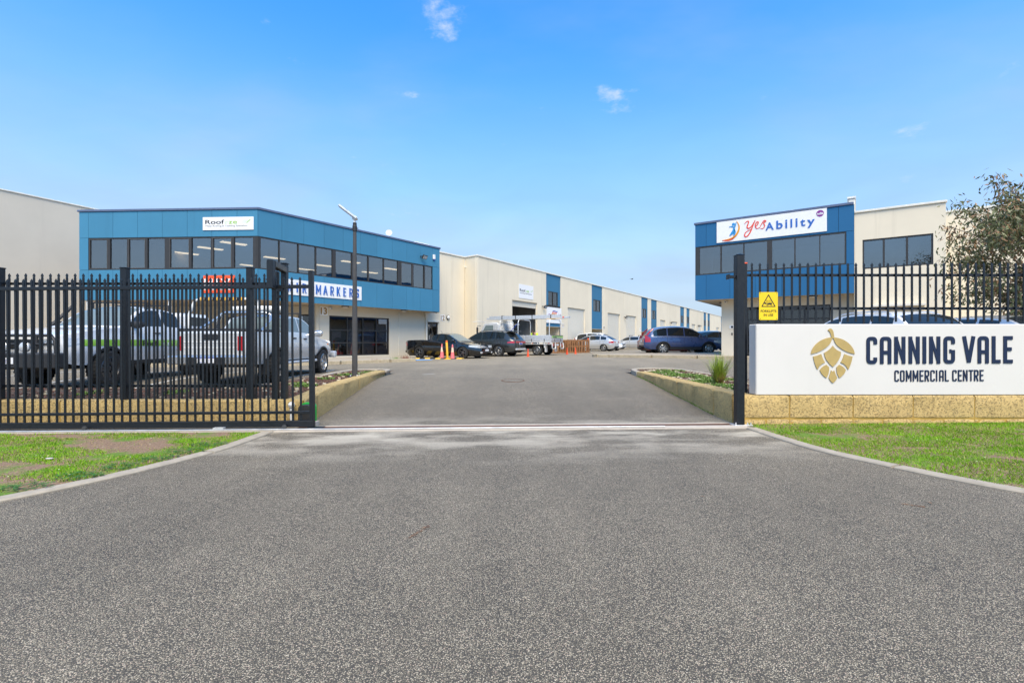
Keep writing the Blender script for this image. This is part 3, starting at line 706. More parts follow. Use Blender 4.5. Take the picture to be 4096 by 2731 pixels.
# fixed fence behind the gate
fl = empty('picket_fence', loc=(-6.5, 7.74, .35), label='black steel picket fence on the left planter wall behind the gate', cat='fence')
pm2 = picket(.365, 2.345)
posts = (-4.13, -6.11, -8.09)
for i in range(46):
    x = -3.91 - i * .130
    if min(abs(x - p) for p in posts) > .085: inst('picket', pm2, fl, T(x, 7.74, 0) @ RZ(.0))
for p in posts:
    bx('post', FB, fl, p - .048, p + .048, 7.69, 7.785, .34, 2.42, m=I4, bevel=.005); bx('post_cap', FB, fl, p - .054, p + .054, 7.684, 7.791, 2.42, 2.436, m=I4, bevel=.004)
xs = [-3.765] + list(posts) + [-9.9]
for a, b2 in zip(xs, xs[1:]):
    for z in (.545, 2.165): bx('rail', FB, fl, b2 + .05, a - .05, 7.762, 7.797, z, z + .04, m=I4)
# gate motor and conduit
gmo = empty('gate_motor', loc=(-3.2, 7.5, .02), label='dark grey gate motor box with a green cover edge behind the gate', cat='gate motor')
bx('base', M['concrete_pale'], gmo, -3.36, -2.98, 7.40, 7.58, -.03, .05, m=I4, bevel=.005)
MB().prism([(-3.24, .05), (-3.03, .05), (-3.03, .26), (-3.05, .295), (-3.09, .31), (-3.18, .31), (-3.225, .295), (-3.24, .26)], 7.41, 7.52, 'y').obj('housing', M['charcoal'], gmo, I4, bevel=.006)
MB().prism([(-3.25, .05), (-3.015, .05), (-3.015, .275), (-3.035, .315), (-3.08, .333), (-3.19, .333), (-3.232, .31), (-3.25, .27)], 7.52, 7.575, 'y').obj('cover', M['motor_green'], gmo, I4, bevel=.006)
cp = empty('vent_pipe', loc=(-3.36, 7.5, 0), label='short white plastic pipe with a round cap beside the gate motor', cat='pipe')
MB().tube([(-3.38, 7.52, -.02), (-3.38, 7.52, .27), (-3.38, 7.52, .285)], .026, 12).obj('pipe', M['pvc'], cp, I4, smooth=40)
MB().lathe([(.026, 0), (.045, .01), (.047, .05), (.03, .07), (0, .072)], 16).obj('cap', M['pvc'], cp, T(-3.38, 7.52, .27) @ RX(.35), smooth=40)

# right: latch post, fence above the entrance wall
lp = empty('gate_post', loc=(3.365, 7.26, .03), label='tall black square gate post with a latch bracket at the right of the drive', cat='post')
lm = T(3.365, 7.26, 0)
bx('post', FB, lp, -.058, .058, -.058, .058, .045, 2.545, m=lm, bevel=.006); MB().add([(-.064, -.064, 2.545), (.064, -.064, 2.545), (.064, .064, 2.545), (-.064, .064, 2.545), (0, 0, 2.572)], [(0, 1, 4), (1, 2, 4), (2, 3, 4), (3, 0, 4), (3, 2, 1, 0)]).obj('cap', FB, lp, lm)
bx('base_plate', M['alu'], lp, -.10, .17, -.09, .10, .032, .045, m=lm, bevel=.003)
for x, y in ((-.08, -.07), (.14, -.07), (.14, .08), (.09, -.075)): MB().lathe([(0, .07), (.009, .07), (.009, .04), (.014, .04), (.014, .03)], 8).obj('bolt', M['alu'], lp, lm @ T(x, y, .012))
bx('latch_bracket', FB, lp, -.17, -.058, -.03, .03, 2.205, 2.245, m=lm, bevel=.003); bx('latch_lip', FB, lp, -.172, -.158, -.05, .05, 2.19, 2.26, m=lm)
fr = empty('picket_fence', loc=(6.3, 7.66, .47), label='black steel picket fence rising behind the white entrance wall', cat='fence')
bx('post', FB, fr, 3.60, 3.665, 7.63, 7.695, .46, 2.48, m=I4, bevel=.004); bx('post_cap', M['sign_orange'], fr, 3.597, 3.668, 7.627, 7.698, 2.48, 2.50, m=I4, bevel=.004)
pm3 = picket(1.575, 2.495); pm4 = picket(1.3, 2.495)
for i in range(82):
    x = 3.735 + i * .1246
    inst('picket', pm4 if i in (14, 25, 36, 47, 58, 69) else pm3, fr, T(x, 7.63, 0))
for z in (1.765, 2.285): bx('rail', FB, fr, 3.665, 13.9, 7.648, 7.685, z, z + .04, m=I4, bevel=.003)
for z in (.75, 1.75, 2.2): bx('hinge', M['steel_dark'], fr, 3.575, 3.6, 7.64, 7.68, z, z + .06, m=I4)
# white entrance wall
bx('render', M['white_render'], bxw, 3.63, 13.9, 7.29, 7.51, .472, 1.528, m=I4, bevel=.012)
# ================================================================== buildings
class Fac:
    """a vertical face from A to B on the ground; local x along it, local y away from the drive, z up"""
    def __init__(s, A, B):
        s.A = Vector(A); s.B = Vector(B); d = s.B - s.A; s.L = d.length; s.d = d / s.L; s.n = Vector((-s.d.y, s.d.x))
        s.m = T(s.A.x, s.A.y, 0) @ RZ(math.atan2(s.d.y, s.d.x))
    def u(s, px):
        k = (px - CX) / F; return (k * s.A.y - s.A.x) / (s.d.x - k * s.d.y)
    def p(s, u, y=0): return s.A + s.d * u + s.n * y
    def z(s, px, py): return H - (py - CY) / F * s.p(s.u(px)).y
    def off(s, d): return Fac(s.A + s.n * d, s.B + s.n * d)
def cells(b, u0, u1, z0, z1, ops, y0, y1):
    us = sorted({u0, u1} | {min(max(v, u0), u1) for o in ops for v in o[:2]}); zs = sorted({z0, z1} | {min(max(v, z0), z1) for o in ops for v in o[2:]})
    full = lambda uc, zc: not any(o[0] < uc < o[1] and o[2] < zc < o[3] for o in ops)
    for i in range(len(us) - 1):
        run = None
        for j in range(len(zs) - 1):
            if us[i + 1] - us[i] < 1e-6: continue
            if full((us[i] + us[i + 1]) / 2, (zs[j] + zs[j + 1]) / 2):
                run = (run[0] if run else zs[j], zs[j + 1])
            else:
                if run: b.box(us[i], us[i + 1], y0, y1, *run)
                run = None
        if run: b.box(us[i], us[i + 1], y0, y1, *run)
def wallp(root, fac, name, u0, u1, z0, z1, ops, mat, y0=0, y1=.18):
    b = MB(); cells(b, u0, u1, z0, z1, ops, y0, y1); return b.obj(name, M[mat], root, fac.m)
def window(root, fac, u0, u1, z0, z1, mull=(), trans=(), fw=.05, y=.03, pane='pane_tinted', frame='charcoal', sash=()):
    """frame with mullions (ua, ub) and transoms (za, zb); one pane per light"""
    b = MB(); dd = .10
    b.box(u0, u1, y, y + dd, z0, z0 + fw); b.box(u0, u1, y, y + dd, z1 - fw, z1); b.box(u0, u0 + fw, y, y + dd, z0 + fw, z1 - fw); b.box(u1 - fw, u1, y, y + dd, z0 + fw, z1 - fw)
    us = [u0 + fw]; zs = [z0 + fw]
    for a, c in mull: b.box(a, c, y - .004, y + dd, z0 + fw, z1 - fw); us += [a, c]
    for a, c in trans: b.box(u0 + fw, u1 - fw, y + .008, y + dd - .01, a, c); zs += [a, c]
    us.append(u1 - fw); zs.append(z1 - fw)
    o = b.obj('window', M[frame], root, fac.m)
    k = 0
    for i in range(0, len(us), 2):
        for j in range(0, len(zs), 2):
            a0, a1, c0, c1 = us[i], us[i + 1], zs[j], zs[j + 1]
            if k in sash:
                s = MB(); e = .035
                s.box(a0, a1, y - .012, y + .05, c0, c0 + e); s.box(a0, a1, y - .012, y + .05, c1 - e, c1); s.box(a0, a0 + e, y - .012, y + .05, c0 + e, c1 - e); s.box(a1 - e, a1, y - .012, y + .05, c0 + e, c1 - e)
                s.obj('sash', M['charcoal_light'], o, fac.m); a0 += e; a1 -= e; c0 += e; c1 -= e
            MB().box(a0, a1, y + .045 - .012 * (k in sash), y + .053 - .012 * (k in sash), c0, c1).obj('pane', M[pane], o, fac.m @ T(0, 0, 0)); k += 1
    return o
def panels(root, fac, us, z0, z1, mat, gap=.006, y0=-.018, y1=.012):
    for a, c in zip(us, us[1:]):
        if c - a > .05: bx('panel', M[mat], root, a + gap, c - gap, y0, y1, z0 + gap, z1 - gap, m=fac.m)
def closed(name, mat, root, poly, z0, z1, m=Matrix.Identity(4)): return MB().prism(poly, z0, z1, 'z').obj(name, M[mat], root, m)

ZB, ZS, ZH, ZT, ZC = 3.18, 4.58, 6.06, 7.27, 7.37
P0, P1, P2 = (-20.1, 22.77), (-11.56, 22.3), (-4.72, 31.9)
L1, L2 = Fac(P0, P1), Fac(P1, P2); L2g = L2.off(1.0)
LB = empty('office_building', loc=(-11.56, 22.3, .3), label='blue panelled two storey corner office building left of the drive', cat='building')
j1 = [0] + [L1.u(x) for x in (354.6, 452.8, 551.6, 650, 750, 848.6, 949)] + [L1.L]
j2 = [0] + [L2.u(x) for x in (1127, 1214.6, 1295.7, 1372, 1442, 1507, 1568.6, 1626, 1680, 1730)] + [L2.L]
for fac, j in ((L1, j1), (L2, j2)):
    e0 = 0 if fac is L1 else .012
    wallp(LB, fac, 'backing', .0, fac.L, ZB + .02, ZS, [], 'joint', .013, .2); wallp(LB, fac, 'backing', .0, fac.L, ZH, ZT, [], 'joint', .013, .2)
    panels(LB, fac, j, ZB, ZS, 'blue_left'); panels(LB, fac, j, ZH, ZT, 'blue_left')
panels(LB, L1, j1[:2], ZS, ZH, 'blue_left'); panels(LB, L2, j2[-2:], ZS, ZH, 'blue_left')
bx('backing', M['joint'], LB, .02, j1[1] - .03, .013, .2, ZS + .01, ZH - .01, m=L1.m); bx('backing', M['joint'], LB, j2[-2] + .03, L2.L - .02, .013, .2, ZS + .01, ZH - .01, m=L2.m)
U = L1.u
window(LB, L1, j1[1] - .02, L1.L - .005, ZS, ZH, [(U(431), U(440)), (U(508), U(513)), (U(582), U(590)), (U(659), U(678)), (U(758), U(766)), (U(843), U(850)), (U(927), U(936)), (U(1012), L1.L - .06)], y=.0, sash=(0, 2, 4, 6))
U = L2.u
window(LB, L2, .005, U(1745), ZS, ZH, [(.06, U(1043)), (U(1116), U(1120)), (U(1192), U(1196)), (U(1262), U(1266)), (U(1330), U(1343)), (U(1407), U(1411)), (U(1472), U(1476)), (U(1534), U(1537)), (U(1591.5), U(1604)), (U(1650), U(1654)), (U(1696), U(1700))], y=.0, sash=(9,))
def coping(root, name, fac, u0, u1, z0, z1, mat, y0=-.06, y1=.3): return bx(name, M[mat], root, u0, u1, y0, y1, z0, z1, m=fac.m, bevel=.01)
coping(LB, 'coping', L1, -.07, L1.L + .02, ZT + .002, ZC, 'coping_blue'); coping(LB, 'coping', L2, -.02, L2.L + .06, ZT + .004, ZC + .003, 'coping_blue')
def xy(v): return (v.x, v.y)
bk0, bk2 = (-20.1, 33.5), (-10.5, 37.5)
inner = [xy(L1.p(.1, .22)), xy(Vector((-11.62, 22.56))), xy(L2.p(L2.L - .2, .25)), (-8.5, 40), (-19.8, 40)]
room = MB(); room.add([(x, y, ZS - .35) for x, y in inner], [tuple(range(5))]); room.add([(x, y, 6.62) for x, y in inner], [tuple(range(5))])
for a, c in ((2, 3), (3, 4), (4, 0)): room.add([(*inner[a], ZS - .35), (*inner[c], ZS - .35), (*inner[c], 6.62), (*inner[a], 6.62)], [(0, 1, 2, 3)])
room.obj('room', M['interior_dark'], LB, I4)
for nm, z0, z1, mt in (('soffit', ZB + .012, ZB + .06, 'soffit'), ('roof', ZT - .35, ZT - .25, 'coping_cream')):
    closed(nm, mt, LB, [xy(L1.p(.03, .02)), xy(Vector((-11.56, 22.36))), xy(L2.p(L2.L - .03, .02)), xy(L2.p(L2.L, 5)), (-20.0, 34)], z0, z1)
bx('end_wall', M['cream'], LB, -.012, 0, .03, 9, ZB, ZT, m=L1.m); bx('end_wall', M['blue_left'], LB, L2.L, L2.L + .012, .0, 1.0, ZB, ZT, m=L2.m)
# ceiling lights seen through the upper windows
li = [(935, 976), (842, 996), (745, 1016), (1098, 1034), (1226, 1080), (1300, 1065), (1403, 1050), (1480, 1092), (1567, 1078), (1000, 1064), (640, 1035)]
for px, py in li:
    yl = (6.50 - H) * F / (CY - py); q = empty('strip_light', m=T(atx(px, yl), yl, 6.50) @ RZ(.84)); tag(q, 'warm fluorescent strip light on the ceiling behind the upper blue office windows', 'light', 'strip lights inside the blue office')
    bx('fitting', M['white_metal'], q, -.62, .62, -.19, .19, .045, .11, m=mw(q)); bx('tube', M['tube_light'], q, -.62, .62, -.17, .17, .0, .045, m=mw(q))
# ground floor
GZ0 = .2
ua, ub = L2g.u(1265), L2g.u(1859)
sh = (L2g.u(1317), L2g.u(1557)); zs0, zs1 = .47, L2g.z(1317, 1262)
dr = (L2g.u(1711), L2g.u(1752)); zd1 = L2g.z(1730, 1289)
uw = L2g.u(1757)
wallp(LB, L2g, 'wall', ua, uw, GZ0, ZB + .011, [(sh[0], sh[1], zs0, zs1), (dr[0], dr[1], GZ0 - .1, zd1)], 'cream_low', 0, .2)
dsh = sh[1] - sh[0]
mul = [(sh[0] + dsh * f - .03, sh[0] + dsh * f + .03) for f in (.285, .54, .775)]
window(LB, L2g, sh[0], sh[1], zs0, zs1, mul, [(zs0 + (zs1 - zs0) * .315, zs0 + (zs1 - zs0) * .345), (zs0 + (zs1 - zs0) * .635, zs0 + (zs1 - zs0) * .665)], pane='pane_dark', fw=.07, y=.04)
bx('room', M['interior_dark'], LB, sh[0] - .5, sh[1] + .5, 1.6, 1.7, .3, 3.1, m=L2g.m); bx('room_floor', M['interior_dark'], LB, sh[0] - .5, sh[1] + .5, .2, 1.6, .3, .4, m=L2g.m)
for f0, f1, t1 in ((.57, .76, .87), (.80, .985, .84), (.33, .53, .92)): bx('blind', M['blind'], LB, sh[0] + dsh * f0, sh[0] + dsh * f1, .20, .215, zs0 + .05, zs0 + (zs1 - zs0) * t1, m=L2g.m)
bx('poster', M['blind'], LB, sh[0] + dsh * .06, sh[0] + dsh * .2, .13, .14, zs0 + .05, zs0 + (zs1 - zs0) * .62, m=L2g.m)
bx('poster', M['logo_red'], LB, sh[0] + dsh * .05, sh[0] + dsh * .23, .11, .12, zs0 + .07, zs0 + .22, m=L2g.m)
MB().prism([(sh[0] + dsh * .14 + .34 * math.cos(a * math.pi / 14), zs0 + .62 + .42 * math.sin(a * math.pi / 14)) for a in range(29)], .095, .105).obj('poster_badge', M['charcoal'], LB, L2g.m)
door = empty('door', m=L2g.m)
def glazed_door(root, fac, u0, u1, z0, z1, y=.05):
    b = MB(); e = .09
    b.box(u0, u0 + e, y, y + .06, z0, z1); b.box(u1 - e, u1, y, y + .06, z0, z1); b.box(u0 + e, u1 - e, y, y + .06, z1 - e, z1); b.box(u0 + e, u1 - e, y, y + .06, z0, z0 + .16)
    o = b.obj('door', M['charcoal'], root, fac.m)
    MB().box(u0 + e, u1 - e, y + .025, y + .033, z0 + .16, z1 - e).obj('pane', M['pane_dark'], o, fac.m)
    MB().box(u0 + e, u1 - e, y + .4, y + .42, z0, z1).obj('interior', M['interior_dark'], o, fac.m)
    MB().tube([(u0 + .13, y - .05, z0 + .9), (u0 + .13, y - .05, z0 + 1.3)], .014, 8).obj('handle', M['alu'], o, fac.m)
    return o
bpy.data.objects.remove(door)
glazed_door(LB, L2g, dr[0], dr[1], .38, zd1)
bx('door_hood', M['coping_cream'], LB, dr[0] - .05, dr[1] + .08, -.10, -.001, zd1 + .01, zd1 + .12, m=L2g.m, bevel=.01)
# entry recess and columns under the corner
C0 = L2g.p(ua); E = Fac((-20.0, C0.y + .9), (C0.x + .12, C0.y + .9))
eo = [(E.u(1192), E.u(1262), GZ0 - .1, 2.75), (E.u(905), E.u(1120), .45, 2.6), (E.u(420), E.u(760), .45, 2.6)]
wallp(LB, E, 'wall', .1, E.L, GZ0, ZB + .011, eo, 'cream_low', 0, .2)
glazed_door(LB, E, eo[0][0], eo[0][1], .38, 2.75)
for o_ in eo[1:]: window(LB, E, o_[0], o_[1], o_[2], o_[3], [((o_[0] + o_[1]) / 2 - .03, (o_[0] + o_[1]) / 2 + .03)], pane='pane_dark', y=.05); bx('room', M['interior_dark'], LB, o_[0] - .1, o_[1] + .1, .6, .62, .3, 2.8, m=E.m)
wallp(LB, Fac(xy(C0), (C0.x, C0.y + .9)), 'return_wall', -.0, .9, GZ0, ZB + .01, [], 'cream_low', -.12, -.001)
for px in (345, 672, 1025):
    uu = L1.u(px); MB().lathe([(.075, GZ0), (.075, ZB + .011)], 20).obj('column', M['white_metal'], LB, L1.m @ T(uu, .12, 0), smooth=40)
# rainwater head and downpipe beside door 12
ud = L2g.u(1702)
dpz = L2g.z(1702, 1255)
MB().box(ud - .22, ud + .22, -.2, -.002, dpz + .0, ZB).box(ud - .12, ud + .12, -.17, -.002, dpz - .22, dpz + .0).obj('rainwater_head', M['coping_cream'], LB, L2g.m, bevel=.008)
MB().tube([(ud, -.07, dpz - .2), (ud, -.07, .36)], .055, 12).obj('downpipe', M['coping_cream'], LB, L2g.m, smooth=40)
MB().tube([(L2g.u(1594), -.02, .4), (L2g.u(1594), -.02, 2.85)], .018, 8).obj('conduit', M['coping_cream'], LB, L2g.m); MB().lathe([(0, -.05), (.06, -.03), (.06, .03), (0, .05)], 14).obj('sensor', M['coping_cream'], LB, L2g.m @ T(L2g.u(1594), -.05, 2.95) @ RX(math.pi / 2), smooth=40)

# ------------------------------------------------------------------ long warehouse row
W1 = L2g.p(ub); RS = Vector((atx(1908, 34.6), 34.6)); sl = .63; rd = Vector((sl, 1)).normalized()
RW = Fac(xy(RS), xy(RS + rd * 110)); ZR_ = 7.30; ZRC = 7.40
WR = empty('warehouse_row', loc=(RS.x, RS.y, .35), label='long cream warehouse row with blue window bays and roller doors', cat='building')
W0 = Fac(xy(L2g.p(uw)), xy(W1)); RT = Fac(xy(W1), xy(RS))
us0 = [0, W0.u(1805), W0.L]
for a, c in zip(us0, us0[1:]): wallp(WR, W0, 'wall_panel', a + .006, c - .006, .2, ZR_, [], 'cream', 0, .2)
bx('backing', M['joint'], WR, .02, W0.L - .02, .03, .15, .25, ZR_ - .05, m=W0.m)
wallp(WR, RT, 'wall_panel', .012, RT.L - .006, .2, ZR_, [], 'cream', 0, .2)
blues = [(2184.8, 2243), (2367, 2409.5), (2565.6, 2591), (2604.7, 2627.6), (2721, 2736.7), (2746, 2758.5), (2815, 2824.7), (2830.5, 2840), (2884, 2893)]
rolls = [(2049, 2149, 1), (2271, 2340, 0), (2431, 2480, 0), (2505, 2545, 0), (2641, 2662, 0), (2691, 2710, 0), (2767, 2781.5, 0), (2792, 2807, 0), (2865, 2876, 0)]
RZH = 4.55; gy0 = .15
ops = []; rr = []
for a, c, o in rolls:
    u0, u1 = RW.u(a), RW.u(c); rr.append((u0, u1, o)); ops.append((u0, u1, gy0 - .2, RZH))
bb = [(RW.u(a), RW.u(c)) for a, c in blues]
for i, (u0, u1) in enumerate(bb): ops.append((u0, u1, gy0 - .1, ZR_ + .2))
dk = (RW.u(2847), RW.u(2856.5)); ops.append((dk[0], dk[1], gy0 - .2, 3.6))
joints = [0, RW.u(1995.5), RW.u(2166)]
ext = sorted([v for q in bb for v in q] + [RW.u(x) for x in (2353, 2420, 2494, 2552, 2667, 2678, 2705, 2785)])
joints = sorted(set(joints + ext)) + [108]
for a, c in zip(joints, joints[1:]):
    if any(abs(a - q[0]) < 1e-6 for q in bb): continue
    wallp(WR, RW, 'wall_panel', a + .006, c - .006, gy0, ZR_, ops, 'cream', 0, .2)
# dark joint backing, kept clear of the openings
b = MB()
for jn in joints[1:-1]:
    if not any(q[0] - .05 < jn < q[1] + .05 for q in [r_[:2] for r_ in rr] + [dk]): b.box(jn - .03, jn + .03, .06, .12, gy0, ZR_ - .02)
b.obj('joint_sealant', M['joint'], WR, RW.m)
coping(WR, 'coping', W0, -.02, W0.L - .06, ZR_ + .002, ZRC, 'coping_cream', -.06, .26); coping(WR, 'coping', RT, -.02, RT.L + .02, ZR_ + .003, ZRC + .002, 'coping_cream', -.06, .26); coping(WR, 'coping', RW, -.03, 108, ZR_ + .004, ZRC + .004, 'coping_cream', -.06, .26)
RH = Fac(xy(RW.p(0)), xy(RW.p(1)))
closed('roof', 'coping_cream', WR, [xy(RW.p(.2, .3)), xy(RW.p(108, .3)), xy(RW.p(108, 24)), xy(RW.p(-6, 24)), xy(W0.p(.3, .4)), xy(W1 + W0.n * .5 - W0.d * .1 + RW.n * .4)], ZR_ - .7, ZR_ - .6)
for i, (u0, u1) in enumerate(bb):
    w_ = u1 - u0; s = .17 * w_
    zw0, zw1, zb_ = RW.z(2205, 1222), RW.z(2205, 1166), 3.15
    if i == 0: zb_ = zw0 - .05
    zb2 = 2.62
    yb = .05
    def pan(a, c, z0, z1): bx('blue_panel', M['blue_row'], WR, a + .005, c - .005, yb, yb + .05, z0 + .005, z1 - .005, m=RW.m)
    pan(u0, u0 + s, zw1, ZR_); pan(u0 + s, u1 - s * .8, zw1, ZR_); pan(u1 - s * .8, u1, zw1, ZR_)
    pan(u0, u0 + s, zw0, zw1); pan(u1 - s, u1, zw0, zw1)
    if i != 0: pan(u0, u1, zb2, zw0)
    else: pan(u0, u1, 2.62, 3.05)
    bx('backing', M['joint'], WR, u0 + .01, u1 - .01, yb + .055, yb + .15, zw1 + .01, ZR_ - .02, m=RW.m); bx('backing', M['joint'], WR, u0 + .01, u1 - .01, yb + .055, yb + .15, 2.63, zw0 - .01, m=RW.m)
    um = (u0 + u1) / 2
    window(WR, RW, u0 + s + .003, u1 - s - .003, zw0 + .003, zw1 - .003, [(um - .035, um + .035)], y=yb + .02, fw=.06, pane='pane_dark')
    bx('room', M['interior_dark'], WR, u0 + s, u1 - s, .9, .95, zw0 - .3, zw1 + .2, m=RW.m)
    # entry recess below
    MB().box(u0 + .01, u1 - .01, 1.2, 1.25, gy0, 2.62).box(u0 - .15, u0 - .002, .2, 1.25, gy0, 2.6).box(u1 + .002, u1 + .15, .2, 1.25, gy0, 2.6).obj('recess', M['cream_low'], WR, RW.m)
    bx('recess_ceiling', M['cream_low'], WR, u0 + .01, u1 - .01, yb, 1.2, 2.60, 2.618, m=RW.m)
    glazed_door(WR, RW, u0 + .05 * w_, u0 + .5 * w_, gy0 + .12, 2.45, y=1.05)
# roller doors
def roller_mesh(w_, h_):
    b = MB(); rows = []; n = int(h_ / .09); z = 0
    for i in range(n):
        z0 = h_ * i / n; z1 = h_ * (i + 1) / n
        for zz, yy in ((z0, .012), (z0 + (z1 - z0) * .25, -.012), (z0 + (z1 - z0) * .75, -.012)): rows.append([(0, yy, zz), (w_, yy, zz)])
    rows.append([(0, .012, h_), (w_, .012, h_)]); b.grid(rows); return b
for i, (u0, u1, op) in enumerate(rr):
    zz0 = RZH - .42 if op else gy0 + .1
    q = roller_mesh(u1 - u0 - .02, RZH - zz0 + .05).obj('roller_door', M['roller'], WR, RW.m @ T(u0 + .01, .14, zz0))
    bx('bottom_bar', M['charcoal_light'] if not op else M['roller'], q, 0, u1 - u0 - .02, -.03, .02, -.05, 0, m=RW.m @ T(u0 + .01, .14, zz0))
    bx('track', M['roller'], q, 0, .06, -.045, -.014, .0 if not op else -4.0, RZH - zz0, m=RW.m @ T(u0 + .002, .14, zz0)); bx('track', M['roller'], q, -.07, -.01, -.045, -.014, .0 if not op else -4.0, RZH - zz0, m=RW.m @ T(u1, .14, zz0))
bx('door_leaf', M['charcoal'], WR, dk[0], dk[1], .3, .35, gy0, 3.6, m=RW.m)
# inside of the open unit
u0, u1 = rr[0][0] - 2.2, rr[0][1] + .9
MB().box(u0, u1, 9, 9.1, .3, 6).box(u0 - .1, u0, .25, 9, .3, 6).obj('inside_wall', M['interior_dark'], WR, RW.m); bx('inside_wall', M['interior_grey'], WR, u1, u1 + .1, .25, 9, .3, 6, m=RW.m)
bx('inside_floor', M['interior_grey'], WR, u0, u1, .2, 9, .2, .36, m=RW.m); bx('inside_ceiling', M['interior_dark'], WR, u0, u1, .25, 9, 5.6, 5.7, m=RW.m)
# rooftop plant along the row and the office
for fac, px, wd, z0, h_, nm, lb in ((RW, 2720, 3.0, ZRC, .28, 'roof_vent', 'low white roof vent on the far part of the warehouse row'), (RW, 2826, .5, ZRC, .5, 'roof_vent', 'small dark roof vent on the far end of the warehouse row')):
    q = empty(nm, m=fac.m @ T(fac.u(px), .9, ZR_ - .6), label=lb, cat='vent')
    bx('body', M['coping_cream'], q, -wd / 2, wd / 2, 0, .8, 0, .6 + h_ * .75, m=mw(q), bevel=.02); bx('lid', M['white_metal'], q, -wd / 2 - .06, wd / 2 + .06, -.06, .86, .6 + h_ * .75, .6 + h_, m=mw(q), bevel=.02)

# ------------------------------------------------------------------ far left warehouse
GA = Fac((atx(-260, 22.0), 22.0), (atx(415, 29.1), 29.1)); k_ = GA.d
GA = Fac((-25.9 - 6 * .4, 24.8 - 6 * .93), (-24.15, 28.85)); GA = Fac(xy(GA.A), xy(GA.B + GA.d * 14))
GW = empty('grey_warehouse', loc=(GA.A.x, GA.A.y, .2), label='tall plain grey beige warehouse wall at the far left edge', cat='building')
for a, c in ((0, 9.5), (9.5, 19), (19, GA.L)): wallp(GW, GA, 'wall_panel', a + .004, c - .004, .1, 8.93, [], 'grey_wall', 0, .2)
coping(GW, 'coping', GA, -.1, GA.L, 8.932, 9.0, 'coping_cream', -.05, .3); bx('backing', M['joint'], GW, .1, GA.L - .1, .05, .15, .2, 8.8, m=GA.m)
closed('roof', 'coping_cream', GW, [xy(GA.p(.1, .2)), xy(GA.p(GA.L, .2)), xy(GA.p(GA.L, 18)), xy(GA.p(.1, 18))], 8.3, 8.4)

# ------------------------------------------------------------------ right hand building
A_, B_ = (9.44, 25.25), (14.95, 21.4)
R1 = Fac(A_, B_); R1g = R1.off(.9)
RB = empty('office_building', loc=(9.44, 25.25, .5), label='blue panelled two storey office building with cream side right of the drive', cat='building')
zb, zs, zh, zt, zc = 3.38, 4.66, 6.11, 7.25, 7.36
jr = [0] + [R1.u(x) for x in (2825, 2920, 3021, 3127, 3238, 3354)] + [R1.L]
for z0, z1 in ((zb, zs), (zh, zt)):
    wallp(RB, R1, 'backing', .02, R1.L, z0 + .02, z1 - .005, [], 'joint', .013, .2); panels(RB, R1, jr, z0, z1, 'blue_right')
U = R1.u; ue = U(3385)
window(RB, R1, .01, ue, zs, zh, [(.06, U(2798)), (U(2881), U(2886)), (U(2972.5), U(2977)), (U(3068), U(3088)), (U(3177), U(3182)), (U(3277), U(3281))], y=0, fw=.06)
panels(RB, R1, [ue, R1.L], zs, zh, 'blue_right'); bx('backing', M['joint'], RB, ue + .02, R1.L, .013, .2, zs + .01, zh - .01, m=R1.m)
coping(RB, 'coping', R1, -.05, R1.L - .02, zt + .002, zc, 'coping_blue')
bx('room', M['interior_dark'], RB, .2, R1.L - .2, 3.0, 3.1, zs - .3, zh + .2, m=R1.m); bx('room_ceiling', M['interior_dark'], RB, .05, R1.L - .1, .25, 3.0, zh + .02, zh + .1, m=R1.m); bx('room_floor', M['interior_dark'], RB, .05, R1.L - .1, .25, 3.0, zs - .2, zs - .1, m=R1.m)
bx('side_wall', M['blue_right'], RB, 0, .012, .02, 9, zb, zt, m=R1.m)
bx('soffit', M['soffit'], RB, .015, R1.L, .02, 9, zb + .012, zb + .06, m=R1.m); bx('roof', M['coping_cream'], RB, .02, R1.L, .2, 9, zt - .35, zt - .25, m=R1.m)
ug = R1g.u(2886); so_ = (R1g.u(2985), R1g.u(3322)); szt = R1g.z(3000, 1229)
wallp(RB, R1g, 'wall', ug, R1g.L, .3, zb + .011, [(so_[0], so_[1], .5, szt)], 'cream_low', 0, .2)
ds = so_[1] - so_[0]
window(RB, R1g, so_[0], so_[1], .62, szt, [(so_[0] + ds * f - .04, so_[0] + ds * f + .04) for f in (.14, .36, .42, .71)], [(2.32, 2.38)], pane='pane_dark', fw=.07, y=.04)
bx('room', M['interior_dark'], RB, so_[0] - .3, so_[1] + .3, 2.0, 2.1, .4, 3.2, m=R1g.m); bx('room_floor', M['interior_dark'], RB, so_[0] - .3, so_[1] + .3, .2, 2.0, .5, .6, m=R1g.m)
wallp(RB, Fac(xy(R1g.p(ug)), xy(R1g.p(ug, 8))), 'side_wall', .2, 8, .3, zb + .01, [], 'cream_low', -.2, 0)
R2 = Fac(B_, xy(R1.p(R1.u(3784)))); zc2 = 6.86
wo = (R2.u(3450), R2.u(3734), R2.z(3450, 1077), R2.z(3450, 960))
for a, c in ((.0, R2.L),): wallp(RB, R2, 'wall_panel', a, c, .2, zc2, [wo], 'cream', .03, .22)
dw = wo[1] - wo[0]
window(RB, R2, wo[0], wo[1], wo[2], wo[3], [(wo[0] + dw * .315 - .035, wo[0] + dw * .315 + .035), (wo[0] + dw * .645 - .035, wo[0] + dw * .645 + .035)], y=.06, fw=.06)
bx('room', M['interior_dark'], RB, wo[0] - .3, wo[1] + .3, 2.5, 2.6, wo[2] - .4, wo[3] + .4, m=R2.m)
coping(RB, 'coping', R2, .0, R2.L + .04, zc2 + .002, zc2 + .09, 'coping_cream', -.03, .3)
bx('awning', M['coping_cream'], RB, R2.u(3490), R2.u(3700), -.35, .028, R2.z(3490, 1229), R2.z(3490, 1222), m=R2.m)
